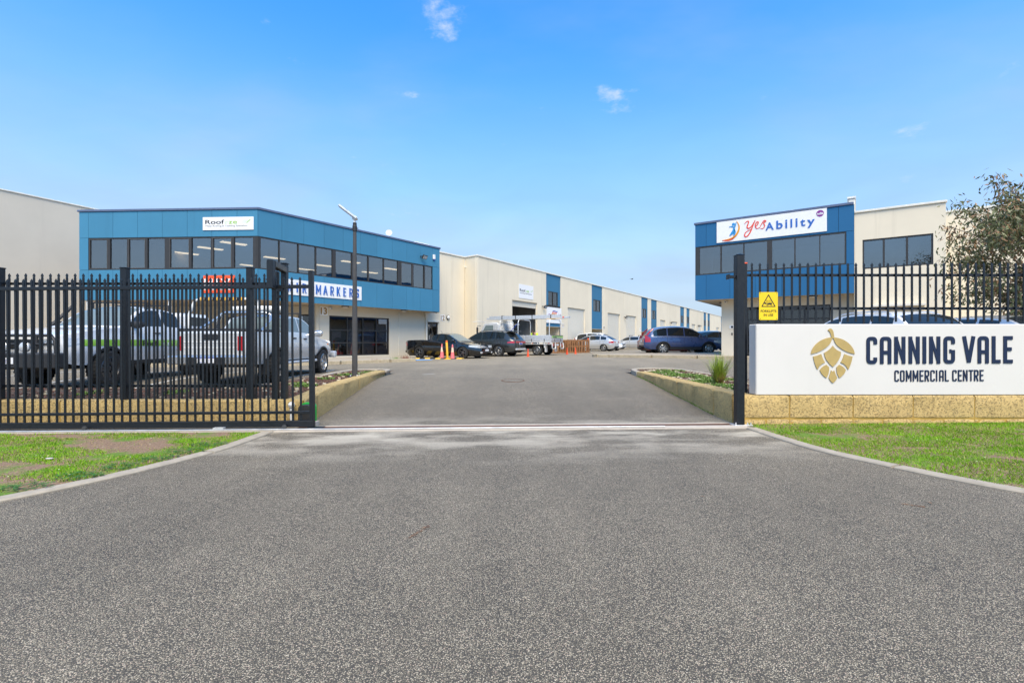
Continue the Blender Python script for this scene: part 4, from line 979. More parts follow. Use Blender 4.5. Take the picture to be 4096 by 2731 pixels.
bx('parapet', M['coping_cream'], RB, -.22, .02, .3, 5, 6.3, zc + .24, m=R2.m, bevel=.02); bx('parapet_cap', M['white_metal'], RB, -.26, .06, .26, 5, zc + .24, zc + .32, m=R2.m)
R3a = R2.p(R2.L, 2.2); R3 = Fac(xy(R3a), xy(R3a + R2.d * 16))
wallp(RB, Fac(xy(R2.p(R2.L)), xy(R3a)), 'return_wall', .22, 2.2, .2, zc2 - .01, [], 'cream', .0, .18)
for a, c in ((0, 4.5), (4.5, 10), (10, 16)): wallp(RB, R3, 'wall_panel', a + .01, c, .2, zc2 + .0, [], 'cream', 0, .2)
coping(RB, 'coping', R3, .02, 16, zc2 + .002, zc2 + .09, 'coping_cream', -.05, .3)
closed('roof', 'coping_cream', RB, [xy(R2.p(.1, .3)), xy(R2.p(R2.L - .1, .3)), xy(R2.p(R2.L - .1, 12)), xy(R2.p(.1, 12))], zc2 - .6, zc2 - .5)
q = empty('roof_unit', m=R1.m @ T(R1.u(3143), 1.2, zt - .25), label='small white louvred unit on the roof above the white company sign', cat='roof unit')
bx('case', M['white_metal'], q, -.26, .26, 0, .5, 0, .66, m=mw(q), bevel=.02)
for i in range(4): bx('louvre', M['charcoal'], q, -.22 + .19 * (i % 2), -.06 + .19 * (i % 2), -.012, .0, .40 + .11 * (i // 2), .49 + .11 * (i // 2), m=mw(q))
# ================================================================== lettering
def txt(s, size, mat, parent, m, ext=.002, off=0, sx=1.0, shear=0, name='lettering', align='LEFT', space=1.0, fit=None, fz=None):
    c = bpy.data.curves.new('txt', 'FONT'); c.body = s; c.size = size; c.extrude = ext; c.offset = off; c.shear = shear; c.align_x = align; c.space_character = space
    o = bpy.data.objects.new('txt', c); S.collection.objects.link(o)
    me = bpy.data.meshes.new_from_object(o.evaluated_get(bpy.context.evaluated_depsgraph_get())); bpy.data.objects.remove(o); bpy.data.curves.remove(c)
    me.materials.clear(); me.materials.append(M[mat])
    me.transform(RX(math.pi / 2) @ SC(sx, 1, 1)); me.name = name
    if fit or fz:
        xs_ = [v.co.x for v in me.vertices]; zs_ = [v.co.z for v in me.vertices]
        a, b_ = (fit or (min(xs_), max(xs_))); c_, d_ = (fz or (min(zs_), max(zs_)))
        kx, kz = (b_ - a) / (max(xs_) - min(xs_)), (d_ - c_) / (max(zs_) - min(zs_))
        me.transform(T(a, 0, c_) @ SC(kx, 1, kz) @ T(-min(xs_), 0, -min(zs_)))
    return inst(name, me, parent, m)
def rounded(pts, r):
    out = []
    n = len(pts)
    for i, p in enumerate(pts):
        if 0 < i < n - 1 and r > 0:
            p = Vector(p); a = Vector(pts[i - 1]) - p; b = Vector(pts[i + 1]) - p; ra = min(r, a.length / 2, b.length / 2)
            A, B = p + a.normalized() * ra, p + b.normalized() * ra
            for k in range(6):
                t = k / 5; out.append(A * (1 - t) ** 2 + p * 2 * t * (1 - t) + B * t * t)
        else: out.append(Vector(p))
    return out
def ribbon(pts, t):
    """outline of a stroke of thickness t (number or per-point list) along a polyline"""
    P = [Vector(p) for p in pts]; n = len(P); L_, R_ = [], []
    for i, p in enumerate(P):
        a = (P[i] - P[i - 1]).normalized() if i else (P[1] - P[0]).normalized(); b = (P[i + 1] - P[i]).normalized() if i < n - 1 else a
        d = (a + b); d = d.normalized() if d.length > 1e-6 else a; nn = Vector((-d.y, d.x)); k = min(2.2, 1 / max(.3, nn.dot(Vector((-a.y, a.x)))))
        h = (t[i] if isinstance(t, (list, tuple)) else t) / 2 * k; L_.append(p + nn * h); R_.append(p - nn * h)
    return [tuple(v) for v in L_ + R_[::-1]]
def quadstrip(b, pts, t, y0, y1, m=None):
    """stroke as separate quads so that bends never break the outline"""
    o = ribbon(pts, t); n = len(pts)
    for i in range(n - 1): b.prism([o[i], o[i + 1], o[2 * n - 2 - i], o[2 * n - 1 - i]], y0, y1, 'y', m)
def glyph(ch, t, W=.40, serif=False):
    a = t / 2; r = .10; S_ = []
    if ch == 'C': S_ = [rounded([(W - a, .72), (W - a, 1 - a), (a, 1 - a), (a, a), (W - a, a), (W - a, .24)], r)]
    if ch == 'A' and not serif: S_ = [rounded([(a, 0), (a, 1 - a), (W - a, 1 - a), (W - a, 0)], r), [(t, .42), (W - t, .42)]]
    if ch == 'A' and serif: S_ = [[(.05, .02), (W / 2, .98)], [(W / 2, .98), (W - .05, .02)], [(.12, .33), (W - .12, .33)]]
    if ch == 'N': S_ = [[(a, 0), (a, 1)], [(W - a, 0), (W - a, 1)], [(a * .9, .985), (W - a * .9, .015)]]
    if ch == 'I': S_ = [[(a, 0), (a, 1)]]
    if ch == 'G': S_ = [rounded([(W - a, .72), (W - a, 1 - a), (a, 1 - a), (a, a), (W - a, a), (W - a, .5)], r), [(W * .52, .46), (W - t, .46)]]
    if ch == 'V': S_ = [[(a, 1), (W / 2, .04)], [(W - a, 1), (W / 2, .04)]]
    if ch == 'L': S_ = [[(a, 1), (a, 0)], [(t, a), (W * .8, a)]]
    if ch == 'E': S_ = [[(a, 1), (a, 0)], [(t, 1 - a), (W * .84, 1 - a)], [(t, a), (W * .84, a)], [(t, .52), (W * .74, .52)]]
    if ch == 'O': S_ = [rounded([(W / 2, 1 - a), (a, 1 - a), (a, a), (W - a, a), (W - a, 1 - a), (W / 2, 1 - a)], r)]
    if ch == 'M': S_ = [[(a, 0), (a, 1)], [(W - a, 0), (W - a, 1)], [(a, .985), (W / 2, .25)], [(W - a, .985), (W / 2, .25)]]
    if ch == 'R': S_ = [[(a, 0), (a, 1)], rounded([(t, 1 - a), (W - a, 1 - a), (W - a, .48), (t, .48)], r), [(W * .52, .42), (W - a, 0)]]
    if ch == 'T': S_ = [[(0, 1 - a), (W, 1 - a)], [(W / 2, 0), (W / 2, 1 - t)]]
    if ch == 'W': S_ = [[(a, 1), (W * .28, .03)], [(W * .28, .03), (W / 2, .8)], [(W / 2, .8), (W * .72, .03)], [(W * .72, .03), (W - a, 1)]]
    if ch == 'K': S_ = [[(a, 0), (a, 1)], [(W - a, 1), (t, .42)], [(W * .45, .58), (W - a, 0)]]
    if ch == 'S': S_ = [rounded([(W - a, .74), (W - a, 1 - a), (a, 1 - a), (a, .56), (W - a, .44), (W - a, a), (a, a), (a, .26)], r)]
    sf = []
    if serif:
        feet = {'W': [(a, 1), (W - a, 1)], 'I': [(a, 0), (a, 1)], 'R': [(a, 0), (a, 1), (W - a, 0)], 'E': [(a, 0), (a, 1)], 'M': [(a, 0), (a, 1), (W - a, 0), (W - a, 1)], 'A': [(.05, 0), (W - .05, 0)], 'K': [(a, 0), (a, 1), (W - a, 0), (W - a, 1)], 'S': []}[ch]
        for x, z in feet: sf.append([(x - .075, .025 if z == 0 else .975), (x + .075, .025 if z == 0 else .975)])
    return S_, sf
def letter(ch, h, t, mat, parent, m, depth=.02, W=.40, serif=False, name='letter'):
    b = MB(); S_, sf = glyph(ch, t, W, serif)
    for k, s in enumerate(S_ + sf):
        tt = .05 if k >= len(S_) else t * .72 if (ch in 'NM' and k > 1 and not serif) else (t * .55 if serif and k > 0 and ch in 'AWRKEM' else t)
        quadstrip(b, [(p[0] * h, p[1] * h) for p in s], tt * h, -depth - .0005 * k, 0)
    return b.obj(name, M[mat], parent, m)

# ------------------------------------------------------------------ entrance wall lettering and hop emblem
YW = 7.287
def wx(zx): return (3200 + .381 * zx - CX) / F * YW
def wz(zy): return H - (1250 + .381 * zy - CY) / F * YW
hh = wz(255) - wz(540)
for ch, x, x1 in (('C', 695, 808), ('A', 838, 957), ('N', 988, 1104), ('N', 1138, 1254), ('I', 1285, 1323), ('N', 1355, 1470), ('G', 1505, 1624), ('V', 1702, 1838), ('A', 1863, 1980), ('L', 2012, 2102), ('E', 2133, 2230)):
    W_ = (wx(x1) - wx(x)) / hh
    if ch == 'L': W_ /= .8
    if ch == 'E': W_ /= .84
    letter(ch, hh, .133, 'navy', bxw, T(wx(x), YW, wz(540 - 8 * (x - 695) / 1500)), .008, W_)
h2 = wz(607) - wz(725); xx = 990
adv = {'C': 60, 'O': 62, 'M': 72, 'E': 54, 'R': 60, 'I': 34, 'A': 60, 'L': 48, ' ': 30, 'N': 60, 'T': 56}
word = 'COMMERCIAL CENTRE'; tot = sum(adv[c] for c in word); k_ = 948 / tot
for ch in word:
    if ch != ' ': letter(ch, h2, .118, 'navy', bxw, T(wx(xx), YW, wz(725 - 6 * (xx - 990) / 940)), .005, {'M': .5, 'I': .4, 'L': .44, 'E': .43}.get(ch, .405))
    xx += adv[ch] * k_
hop = {'stem': [(290, 185), (306, 170), (322, 168), (338, 182), (348, 205), (356, 255), (350, 272), (336, 274), (328, 262), (322, 232), (310, 205)],
       'leaf': [(112, 437), (122, 395), (150, 350), (190, 312), (235, 285), (285, 268), (330, 264), (327, 295), (308, 332), (278, 362), (235, 392), (180, 418)],
       'centre': [(342, 348), (358, 370), (388, 396), (428, 415), (424, 450), (408, 488), (382, 530), (342, 572), (306, 538), (276, 500), (258, 462), (250, 425), (292, 400), (324, 372)],
       'mid': [(135, 462), (178, 452), (220, 435), (232, 470), (244, 498), (260, 525), (230, 538), (204, 560), (180, 600), (162, 560), (148, 520)],
       'low': [(205, 605), (222, 582), (246, 562), (275, 548), (303, 575), (303, 605), (296, 642), (275, 687), (250, 670), (222, 640)],
       'tip': [(300, 685), (310, 655), (318, 630), (325, 607), (342, 622), (357, 607), (366, 635), (375, 660), (388, 685), (378, 704), (364, 722), (343, 741), (322, 724), (308, 704)]}
for nm, pts in hop.items():
    for mir in ((False, True) if nm in ('leaf', 'mid', 'low') else (False,)):
        pp = [((684 - x) if mir else x, y) for x, y in pts]
        pp = resample([Vector(p) for p in pp] + [Vector(pp[0])], 14)[:-1] if nm in ('leaf',) else [Vector(p) for p in pp]
        MB().prism([(wx(p.x), wz(p.y)) for p in pp], YW - .009, YW, 'y').obj('hop_petal', M['gold'], bxw, I4)

# ------------------------------------------------------------------ signs on the buildings
def sign(fac, name, px0, px1, yt, yb, label, mat='sign_white', y=-.03, th=.02, root=True, cat='sign'):
    u0, u1 = fac.u(px0), fac.u(px1); z1, z0 = fac.z(px0, yt), fac.z(px0, yb)
    o = empty(name, m=fac.m @ T(u0, y, z0), label=label, cat=cat)
    bx('board', M[mat], o, 0, u1 - u0, -th, 0, 0, z1 - z0, m=mw(o)); o['w'] = u1 - u0; o['h'] = z1 - z0; del o['w'], o['h']
    return o, u1 - u0, z1 - z0, mw(o) @ T(0, -th - .003, 0)
def roofeze(o, w_, h_, m, z0, z1, t0, t1):
    """z0, z1: baseline and cap height; t0, t1: tag line, as fractions of the board height"""
    q = lambda a, b_: (w_ * a, w_ * b_); zz = lambda a, b_: (h_ * a, h_ * b_); xh = z0 + (z1 - z0) * .68
    txt('Roof', 1, 'ink', o, m, off=.012, fit=q(.05, .425), fz=zz(z0, z1)); txt('e', 1, 'logo_pale', o, m, shear=.35, fit=q(.428, .50), fz=zz(z0, xh)); txt('ze', 1, 'logo_green', o, m, off=.01, fit=q(.505, .68), fz=zz(z0, xh))
    txt('Metal Roofing & Cladding Specialists', 1, 'logo_grey', o, m, fit=q(.055, .88), fz=zz(t0, t1))
    for i in range(4):
        x = w_ * (.75 + .035 * i); d = w_ * (.008 + .004 * i); MB().prism([(x, h_ * (z0 + .06)), (x + d, h_ * (z0 + .06)), (x + d + w_ * .075, h_ * z1), (x + w_ * .075, h_ * z1)], -.0015, 0).obj('stripe', M['logo_green' if i == 3 else 'logo_pale'], o, m)
o, w_, h_, m = sign(L1, 'company_sign', 814, 1016.6, 871, 922.5, 'white roofing company sign on the blue office above its windows')
roofeze(o, w_, h_, m, .46, .79, .22, .38)
o, w_, h_, m = sign(L1, 'company_sign', 816, 942, 1103, 1172.5, 'orange red sign with white letters behind the gate pickets', 'sign_orange')
txt('MAX', 1, 'sign_white', o, m, ext=.012, off=.03, fit=(w_ * .03, w_ * .87), fz=(h_ * .17, h_ * .81))
o, w_, h_, m = sign(L2, 'wire_markers_sign', 1136, 1444, 1115, 1177, 'long white sign with blue raised serif letters on the blue office')
U = L2.u; u_0 = U(1136)
for ch, c in (('W', 1155), ('I', 1186), ('R', 1215), ('E', 1242), ('M', 1271), ('A', 1299), ('R', 1325.5), ('K', 1351), ('E', 1377), ('R', 1401), ('S', 1426)):
    hL = h_ * .62; W_ = {'W': .62, 'I': .16, 'M': .62, 'A': .5}.get(ch, .46); letter(ch, hL, .15, 'letter_blue', o, m @ T(U(c) - u_0 - W_ * hL / 2, 0, h_ * .19), .03, W_, True)
o, w_, h_, m = sign(R1, 'company_sign', 2867.7, 3307.7, 890.8, 973.5, 'white sign with a swoosh figure, red script and blue letters', y=-.03)
for ch, a, c, z0_, z1_ in (('A', .472, .547, .33, .68), ('b', .570, .626, .33, .71), ('i', .650, .667, .33, .71), ('l', .695, .710, .33, .71), ('i', .739, .756, .33, .71), ('t', .779, .822, .33, .64), ('y', .838, .902, .23, .58)):
    txt(ch, 1, 'letter_blue', o, m, ext=.015, off=.02, fit=(w_ * a, w_ * c), fz=(h_ * z0_, h_ * z1_), name='letter')
sc_ = lambda pts: [(w_ * x, h_ * z) for x, z in pts]
def swash(pts, t, mat, nm, k=3):
    P = resample([Vector(p) for p in sc_(pts)], .03); n = len(P); tt = [h_ * (t[0] + (t[1] - t[0]) * math.sin(math.pi * i / (n - 1))) for i in range(n)]
    b = MB(); quadstrip(b, P, tt, -.014, 0); b.obj(nm, M[mat], o, m)
swash([(.275, .76), (.30, .86), (.315, .82), (.30, .60), (.315, .52), (.345, .62), (.375, .86)], (.02, .05), 'logo_red', 'letter'); swash([(.377, .87), (.355, .62), (.325, .30), (.295, .15), (.275, .20), (.29, .36), (.34, .47)], (.02, .05), 'logo_red', 'letter')
swash([(.375, .55), (.40, .66), (.405, .76), (.39, .76), (.378, .62), (.39, .47), (.42, .50)], (.02, .045), 'logo_red', 'letter'); swash([(.42, .52), (.455, .78), (.475, .76), (.455, .68), (.465, .55), (.45, .44), (.425, .46)], (.02, .045), 'logo_red', 'letter')
swash([(.055, .10), (.12, .11), (.18, .22), (.215, .45), (.222, .70), (.20, .93)], (.015, .085), 'logo_amber', 'swoosh'); swash([(.06, .085), (.12, .075), (.165, .14), (.19, .25)], (.02, .075), 'logo_red', 'swoosh')
swash([(.125, .70), (.155, .70), (.178, .66), (.195, .88)], (.015, .06), 'logo_blue', 'figure'); swash([(.175, .66), (.17, .48), (.15, .36), (.13, .28)], (.02, .13), 'logo_blue', 'figure'); swash([(.178, .56), (.18, .40), (.17, .25)], (.02, .09), 'logo_blue', 'figure')
MB().lathe([(0, 0), (h_ * .065, 0), (h_ * .065, .012), (0, .012)], 18).obj('figure_head', M['logo_blue'], o, m @ T(w_ * .168, 0, h_ * .80) @ RX(math.pi / 2))
MB().lathe([(0, 0), (h_ * .14, 0), (h_ * .14, .006), (0, .006)], 28).obj('badge', M['logo_purple'], o, m @ T(w_ * .945, 0, h_ * .80) @ RX(math.pi / 2)); txt('ndis', h_ * .15, 'sign_white', o, m @ T(w_ * .945, -.008, h_ * .745), align='CENTER', off=.004)
def num(fac, s, px0, px1, yt, yb, label, board='sign_white', y=-.002):
    o, w_, h_, m = sign(fac, 'unit_number', px0, px1, yt, yb, label, mat=board, y=y, th=.012)
    txt(s, 1, 'num_gold', o, m, off=.03, fit=(w_ * (.1 if len(s) > 1 else .3), w_ * (.92 if len(s) > 1 else .72)), fz=(h_ * .09, h_ * .91))
num(L2g, '13', 1278.6, 1310, 1226.5, 1260, 'white number plate with a brown 13 beside the shop window'); num(L2g, '12', 1760.9, 1778.7, 1259, 1283, 'white number plate with a brown 12 beside the round light')
num(RW, '11', 2246.5, 2256, 1293, 1309, 'pale number plate 11 behind the truck load'); num(RW, '10', 2411.5, 2419, 1303, 1318, 'pale number plate 10 beside a blue bay'); num(RW, '9', 2558.5, 2563, 1312, 1326, 'small pale number plate above the silver wagon')
o, w_, h_, m = sign(RW, 'company_sign', 2075, 2132.7, 1135.6, 1191.7, 'square white roofing company sign above the open roller door', y=-.003)
roofeze(o, w_, h_, m, .48, .68, .32, .42)
o, w_, h_, m = sign(RW, 'flag_sign', 2186, 2245, 1227, 1291, 'white sign with a waving flag emblem in the first blue bay', y=.03, th=.05)
for i, mt in enumerate(('plate_blue', 'logo_red', 'logo_amber')):
    b = MB(); z = h_ * (.74 - .09 * i); x = w_ * (.38 - .03 * i); P = [(x + w_ * .34 * k / 8, z + h_ * .03 * math.sin(k * .7) + h_ * .05 * k / 8) for k in range(9)]
    quadstrip(b, P, h_ * .055, -.002, 0); b.obj('flag_stripe', M[mt], o, m)
txt('Flag City', 1, 'logo_purple', o, m, shear=.3, off=.008, fit=(w_ * .09, w_ * .72), fz=(h_ * .36, h_ * .58))
for s_ in (-1, 1): swash_pts = [(w_ * .86 + s_ * w_ * .05 + s_ * w_ * .03 * math.sin(k / 5 * math.pi), h_ * (.42 + .05 * k)) for k in range(6)]; b = MB(); quadstrip(b, swash_pts, .02, -.002, 0); b.obj('laurel', M['logo_red'], o, m)

# forklift sign on the right fence
fs = empty('forklift_sign', m=T(atx(3036.6, 7.6), 7.605, at(3036, 1280, 7.6).z), label='yellow forklift warning sign with a black triangle on the right fence', cat='sign')
fw_, fh_ = atx(3111.7, 7.6) - atx(3036.6, 7.6), at(0, 1168.7, 7.6).z - at(0, 1280, 7.6).z
fm = mw(fs)
rc = rounded([(.5 * fw_, 0), (fw_, 0), (fw_, fh_), (0, fh_), (0, 0), (.5 * fw_, 0)], .015)[:-1]
MB().prism([tuple(p) for p in rc], -.003, 0).obj('plate', M['sign_yellow'], fs, fm)
b = MB(); tri = [(fw_ * .5, fh_ * .90), (fw_ * .15, fh_ * .485), (fw_ * .85, fh_ * .485)]
for i in range(3): quadstrip(b, [tri[i], tri[(i + 1) % 3]], fw_ * .045, -.0045 - .0002 * i, -.003)
for p in tri: b.prism([(p[0] + fw_ * .0225 * math.cos(a), p[1] + fw_ * .0225 * math.sin(a)) for a in [k * .63 for k in range(10)]], -.0052, -.003)
b.obj('triangle', M['ink'], fs, fm)
b = MB(); X = lambda v: fw_ * v; Z = lambda v: fh_ * v
b.prism([(X(.42), Z(.55)), (X(.68), Z(.55)), (X(.69), Z(.60)), (X(.62), Z(.615)), (X(.56), Z(.62)), (X(.44), Z(.60))], -.0045, -.003); b.box(X(.28), X(.37), -.0044, -.003, Z(.575), Z(.625)); b.box(X(.39), X(.405), -.0043, -.003, Z(.53), Z(.72)); b.box(X(.30), X(.42), -.0042, -.003, Z(.565), Z(.573)); b.box(X(.44), X(.60), -.0046, -.003, Z(.695), Z(.705)); b.box(X(.44), X(.452), -.0047, -.003, Z(.6), Z(.70)); quadstrip(b, [(X(.6), Z(.70)), (X(.66), Z(.61))], fw_ * .012, -.0048, -.003)
for cx_ in (.46, .65): b.prism([(X(cx_) + fw_ * .042 * math.cos(k * .4189), Z(.545) + fw_ * .042 * math.sin(k * .4189)) for k in range(15)], -.005, -.003)
b.prism([(X(.53) + fw_ * .025 * math.cos(k * .63), Z(.655) + fw_ * .025 * math.sin(k * .63)) for k in range(10)], -.0051, -.003); b.obj('forklift', M['ink'], fs, fm)
for cx_ in (.46, .65): MB().prism([(X(cx_) + fw_ * .02 * math.cos(k * .63), Z(.545) + fw_ * .02 * math.sin(k * .63)) for k in range(10)], -.0056, -.005).obj('wheel_hub', M['sign_yellow'], fs, fm)
txt('FORKLIFTS', 1, 'ink', fs, fm @ T(0, -.0045, 0), ext=.001, off=.008, fit=(fw_ * .085, fw_ * .92), fz=(fh_ * .275, fh_ * .36)); txt('IN USE', 1, 'ink', fs, fm @ T(0, -.0045, 0), ext=.001, off=.008, fit=(fw_ * .245, fw_ * .75), fz=(fh_ * .135, fh_ * .222))
for x, z in ((.06, .96), (.94, .96), (.06, .04), (.94, .04)): MB().lathe([(0, .004), (.006, .003), (.006, 0)], 8).obj('screw', M['ink'], fs, fm @ T(X(x), -.003, Z(z)) @ RX(math.pi / 2))

# ------------------------------------------------------------------ small fittings on the walls
def flood(fac, px, py, label, y=-.0, s=1.0):
    o = empty('floodlight', m=fac.m @ T(fac.u(px), y, fac.z(px, py)), label=label, cat='floodlight')
    MB().tube([(-.12 * s, 0, .03 * s), (-.1 * s, -.14 * s, .02 * s), (.0, -.18 * s, 0)], .03 * s, 8).obj('arm', M['black_plastic'], o)
    mm = mw(o) @ T(.05 * s, -.22 * s, -.02 * s) @ RX(.6) @ RZ(-.2)
    bx('housing', M['black_plastic'], o, -.17 * s, .17 * s, -.04 * s, .05 * s, -.13 * s, .13 * s, m=mm, bevel=.015); bx('lens', M['lamp_clear'], o, -.14 * s, .14 * s, -.046 * s, -.041 * s, -.10 * s, .10 * s, m=mm)
flood(L2, 1686, 1029, 'black floodlight on the blue office panels near the far corner', -.02, 1.0); flood(RW, 2172, 1227.5, 'black floodlight beside the open roller door', 0, 1.1); flood(RW, 2497.5, 1269.6, 'black floodlight between the two closed cream roller doors', 0, 1.2); flood(RW, 2680, 1291, 'small black floodlight further along the row between low roller doors', 0, 1.3); flood(RW, 2791, 1304, 'tiny black floodlight near the far end of the row', 0, 1.4)
o = empty('alarm_box', m=L2.m @ T(L2.u(1733.6), -.02, L2.z(1733.6, 1032)), label='small white alarm box on the blue office near its far corner', cat='alarm')
bx('case', M['white_metal'], o, -.1, .1, -.08, 0, -.1, .2, bevel=.02); bx('strobe', M['plate_blue'], o, -.08, .08, -.07, 0, -.17, -.1, bevel=.02)
o = empty('wall_light', m=L2g.m @ T(L2g.u(1791), -.0, L2g.z(1791, 1270)), label='round white bulkhead light with a black rim beside number 12', cat='wall light')
MB().lathe([(.0, 0), (.15, 0), (.17, .05), (.13, .075)], 24).obj('rim', M['black_plastic'], o, mw(o) @ RX(math.pi / 2), smooth=40); MB().lathe([(.14, .06), (.12, .10), (.06, .12), (0, .125)], 24).obj('globe', M['pvc'], o, mw(o) @ RX(math.pi / 2), smooth=60)
def soffit_light(fac, px, z, y, label):
    o = empty('ceiling_light', m=fac.m @ T(fac.u(px), y, z), label=label, cat='ceiling light')
    MB().lathe([(0, 0), (.2, 0), (.2, -.05), (.17, -.06)], 22).obj('rim', M['black_plastic'], o, smooth=40); MB().lathe([(.17, -.055), (.1, -.1), (0, -.11)], 22).obj('globe', M['pvc'], o, smooth=60)
soffit_light(L2, 1402, ZB + .012, .45, 'round ceiling light under the blue overhang behind the lamp post'); soffit_light(L2, 1634, ZB + .012, .4, 'round ceiling light under the blue overhang near number 12'); soffit_light(R1, 2855, zb + .012, 2.2, 'round ceiling light under the cantilevered corner of the right office'); soffit_light(R1, 3248, zb + .012, .45, 'round ceiling light under the right office behind the fence pickets')
def cctv(fac, px, py, label, y=0):
    o = empty('security_camera', m=fac.m @ T(fac.u(px), y, fac.z(px, py)), label=label, cat='camera')
    MB().lathe([(0, 0), (.07, 0), (.07, .04), (.03, .05), (0, .05)], 14).obj('base', M['white_metal'], o, mw(o) @ RX(math.pi / 2), smooth=40); MB().lathe([(0, -.06), (.06, -.06), (.065, .05), (.05, .07), (0, .07)], 14).obj('body', M['white_metal'], o, mw(o) @ T(0, -.1, -.02) @ RX(1.9), smooth=40); MB().lathe([(0, .072), (.035, .072), (.035, .06)], 12).obj('lens', M['ink'], o, mw(o) @ T(0, -.1, -.02) @ RX(1.9))
cctv(L2g, 1320, 1231, 'small white security camera beside number 13'); cctv(R1g, 2904, 1206, 'small white security camera on the right office corner under the overhang')
o = empty('intercom', m=R1g.m @ T(R1g.u(2929), -.001, R1g.z(2929, 1308)), label='small black and white intercom on the right office wall', cat='intercom'); bx('case', M['white_metal'], o, -.13, .1, -.03, 0, -.08, .08); bx('screen', M['ink'], o, -.06, .05, -.034, -.03, -.05, .05); bx('keypad', M['ink'], o, -.04, .02, -.02, 0, -.42, -.30)
# satellite dish and roof unit on the left office
dp = L2.p(L2.u(1611), 1.2); o = empty('satellite_dish', loc=(dp.x, dp.y, 6.95), label='white satellite dish on a mast above the blue office roof', cat='satellite dish')
zd = H + (CY - 934) / F * dp.y
MB().tube([(dp.x, dp.y, 6.95), (dp.x, dp.y, zd)], .03, 8).obj('mast', M['white_metal'], o, I4); MB().lathe([(0, 0), (.06, .004), (.12, .017), (.17, .037), (.19, .05)], 28).obj('dish', M['white_metal'], o, T(dp.x, dp.y - .08, zd + .02) @ RZ(.1) @ RX(math.pi / 2 - .12) , smooth=60); MB().tube([(dp.x, dp.y - .1, zd), (dp.x - .03, dp.y - .22, zd - .06)], .012, 6).obj('feed_arm', M['alu'], o, I4); MB().lathe([(0, -.03), (.025, -.03), (.025, .03), (0, .03)], 12).obj('feed', M['white_metal'], o, T(dp.x - .03, dp.y - .23, zd - .05))
for s_ in (-1, 1): MB().tube([(dp.x, dp.y, zd - .1), (dp.x + .3 * s_, dp.y, 7.0)], .008, 5).obj('stay', M['alu'], o, I4)
o = empty('roof_unit', m=L2.m @ T(L2.L - .75, 1.0, 6.95), label='white flat topped roof unit at the far corner of the blue office', cat='roof unit'); bx('case', M['alu'], o, -.1, .75, 0, .8, 0, .62, bevel=.02); bx('lid', M['white_metal'], o, -.5, .8, -.05, .85, .62, .74, bevel=.02)
# ================================================================== vehicles
def hermite(pts):
    xs = [p[0] for p in pts]; ys = [p[1] for p in pts]; n = len(xs); d = [(ys[i + 1] - ys[i]) / (xs[i + 1] - xs[i]) for i in range(n - 1)]
    s = [d[0]] + [0 if d[i - 1] * d[i] <= 0 else 2 * d[i - 1] * d[i] / (d[i - 1] + d[i]) for i in range(1, n - 1)] + [d[-1]]
    def f(x):
        if x <= xs[0]: return ys[0]
        if x >= xs[-1]: return ys[-1]
        i = 0
        while x > xs[i + 1]: i += 1
        h = xs[i + 1] - xs[i]; t = (x - xs[i]) / h
        return ys[i] * (1 + 2 * t) * (1 - t) ** 2 + s[i] * h * t * (1 - t) ** 2 + ys[i + 1] * t * t * (3 - 2 * t) + s[i + 1] * h * t * t * (t - 1)
    return f
def tyre_mesh(rough=False):
    b = MB(); b.lathe([(.62, -.42), (.68, -.5), (.90, -.5), (.975, -.44), (1, -.34), (1, .34), (.975, .44), (.90, .5), (.68, .5), (.62, .42)], 36, m=RX(math.pi / 2) @ SC(1, 1, 1))
    if rough:
        for k in range(30):
            a = 2 * math.pi * k / 30
            for s in (-1, 1): b.box(.97, 1.03, -.06, .03, .08 if s > 0 else -.42, .42 if s > 0 else -.08, m=RX(math.pi / 2) @ RZ(a + .06 * s))
    return b.mesh('tyre', M['black_rubber'], smooth=35)
def rim_mesh(mat, n=5, w=.13, deep=.2, double=False, centre='rim_dark'):
    b = MB(); mm = RX(math.pi / 2); b.mat(0).lathe([(.66, -.44), (.66, .46), (.615, .5), (.60, .44), (.58, -.3)], 32, m=mm)
    b.mat(1).lathe([(0, -.1), (.6, -.1)], 24, m=mm); b.mat(0)
    b.lathe([(0, .42), (.11, .42), (.15, .36), (.15, -.1)], 16, m=mm)
    for k in range(n):
        for da in ((-.17, .17) if double else (0,)):
            a = 2 * math.pi * k / n + da; b.prism([(.1, -w * .75), (.6, -w), (.6, w), (.1, w * .75)], .18, .36, 'z', m=mm @ RZ(a))
    return b.mesh('rim', [M[mat], M[centre]], smooth=30)
TY, TYR = tyre_mesh(), tyre_mesh(True)
RIM = {'s5': rim_mesh('rim_silver'), 's7': rim_mesh('rim_silver', 7, .085), 'd5': rim_mesh('rim_dark', 5, .12, centre='ink'), 's10': rim_mesh('rim_silver', 10, .05), 's5d': rim_mesh('rim_silver', 5, .06, double=True), 'steel': rim_mesh('rim_dark', 8, .16)}
def wheel(root, x, y, r, side, style, wide=.21, rough=False):
    m = mw(root) @ T(x, y, r) @ (RZ(0) if side < 0 else RZ(math.pi)); wh = empty_part('wheel', root, m); s = SC(r, wide, r)
    inst('tyre', TYR if rough else TY, wh, m @ s); inst('rim', RIM[style], wh, m @ SC(r, wide * .98, r))
def empty_part(name, root, m):
    o = bpy.data.objects.new(name, None); return put(o, root, m)
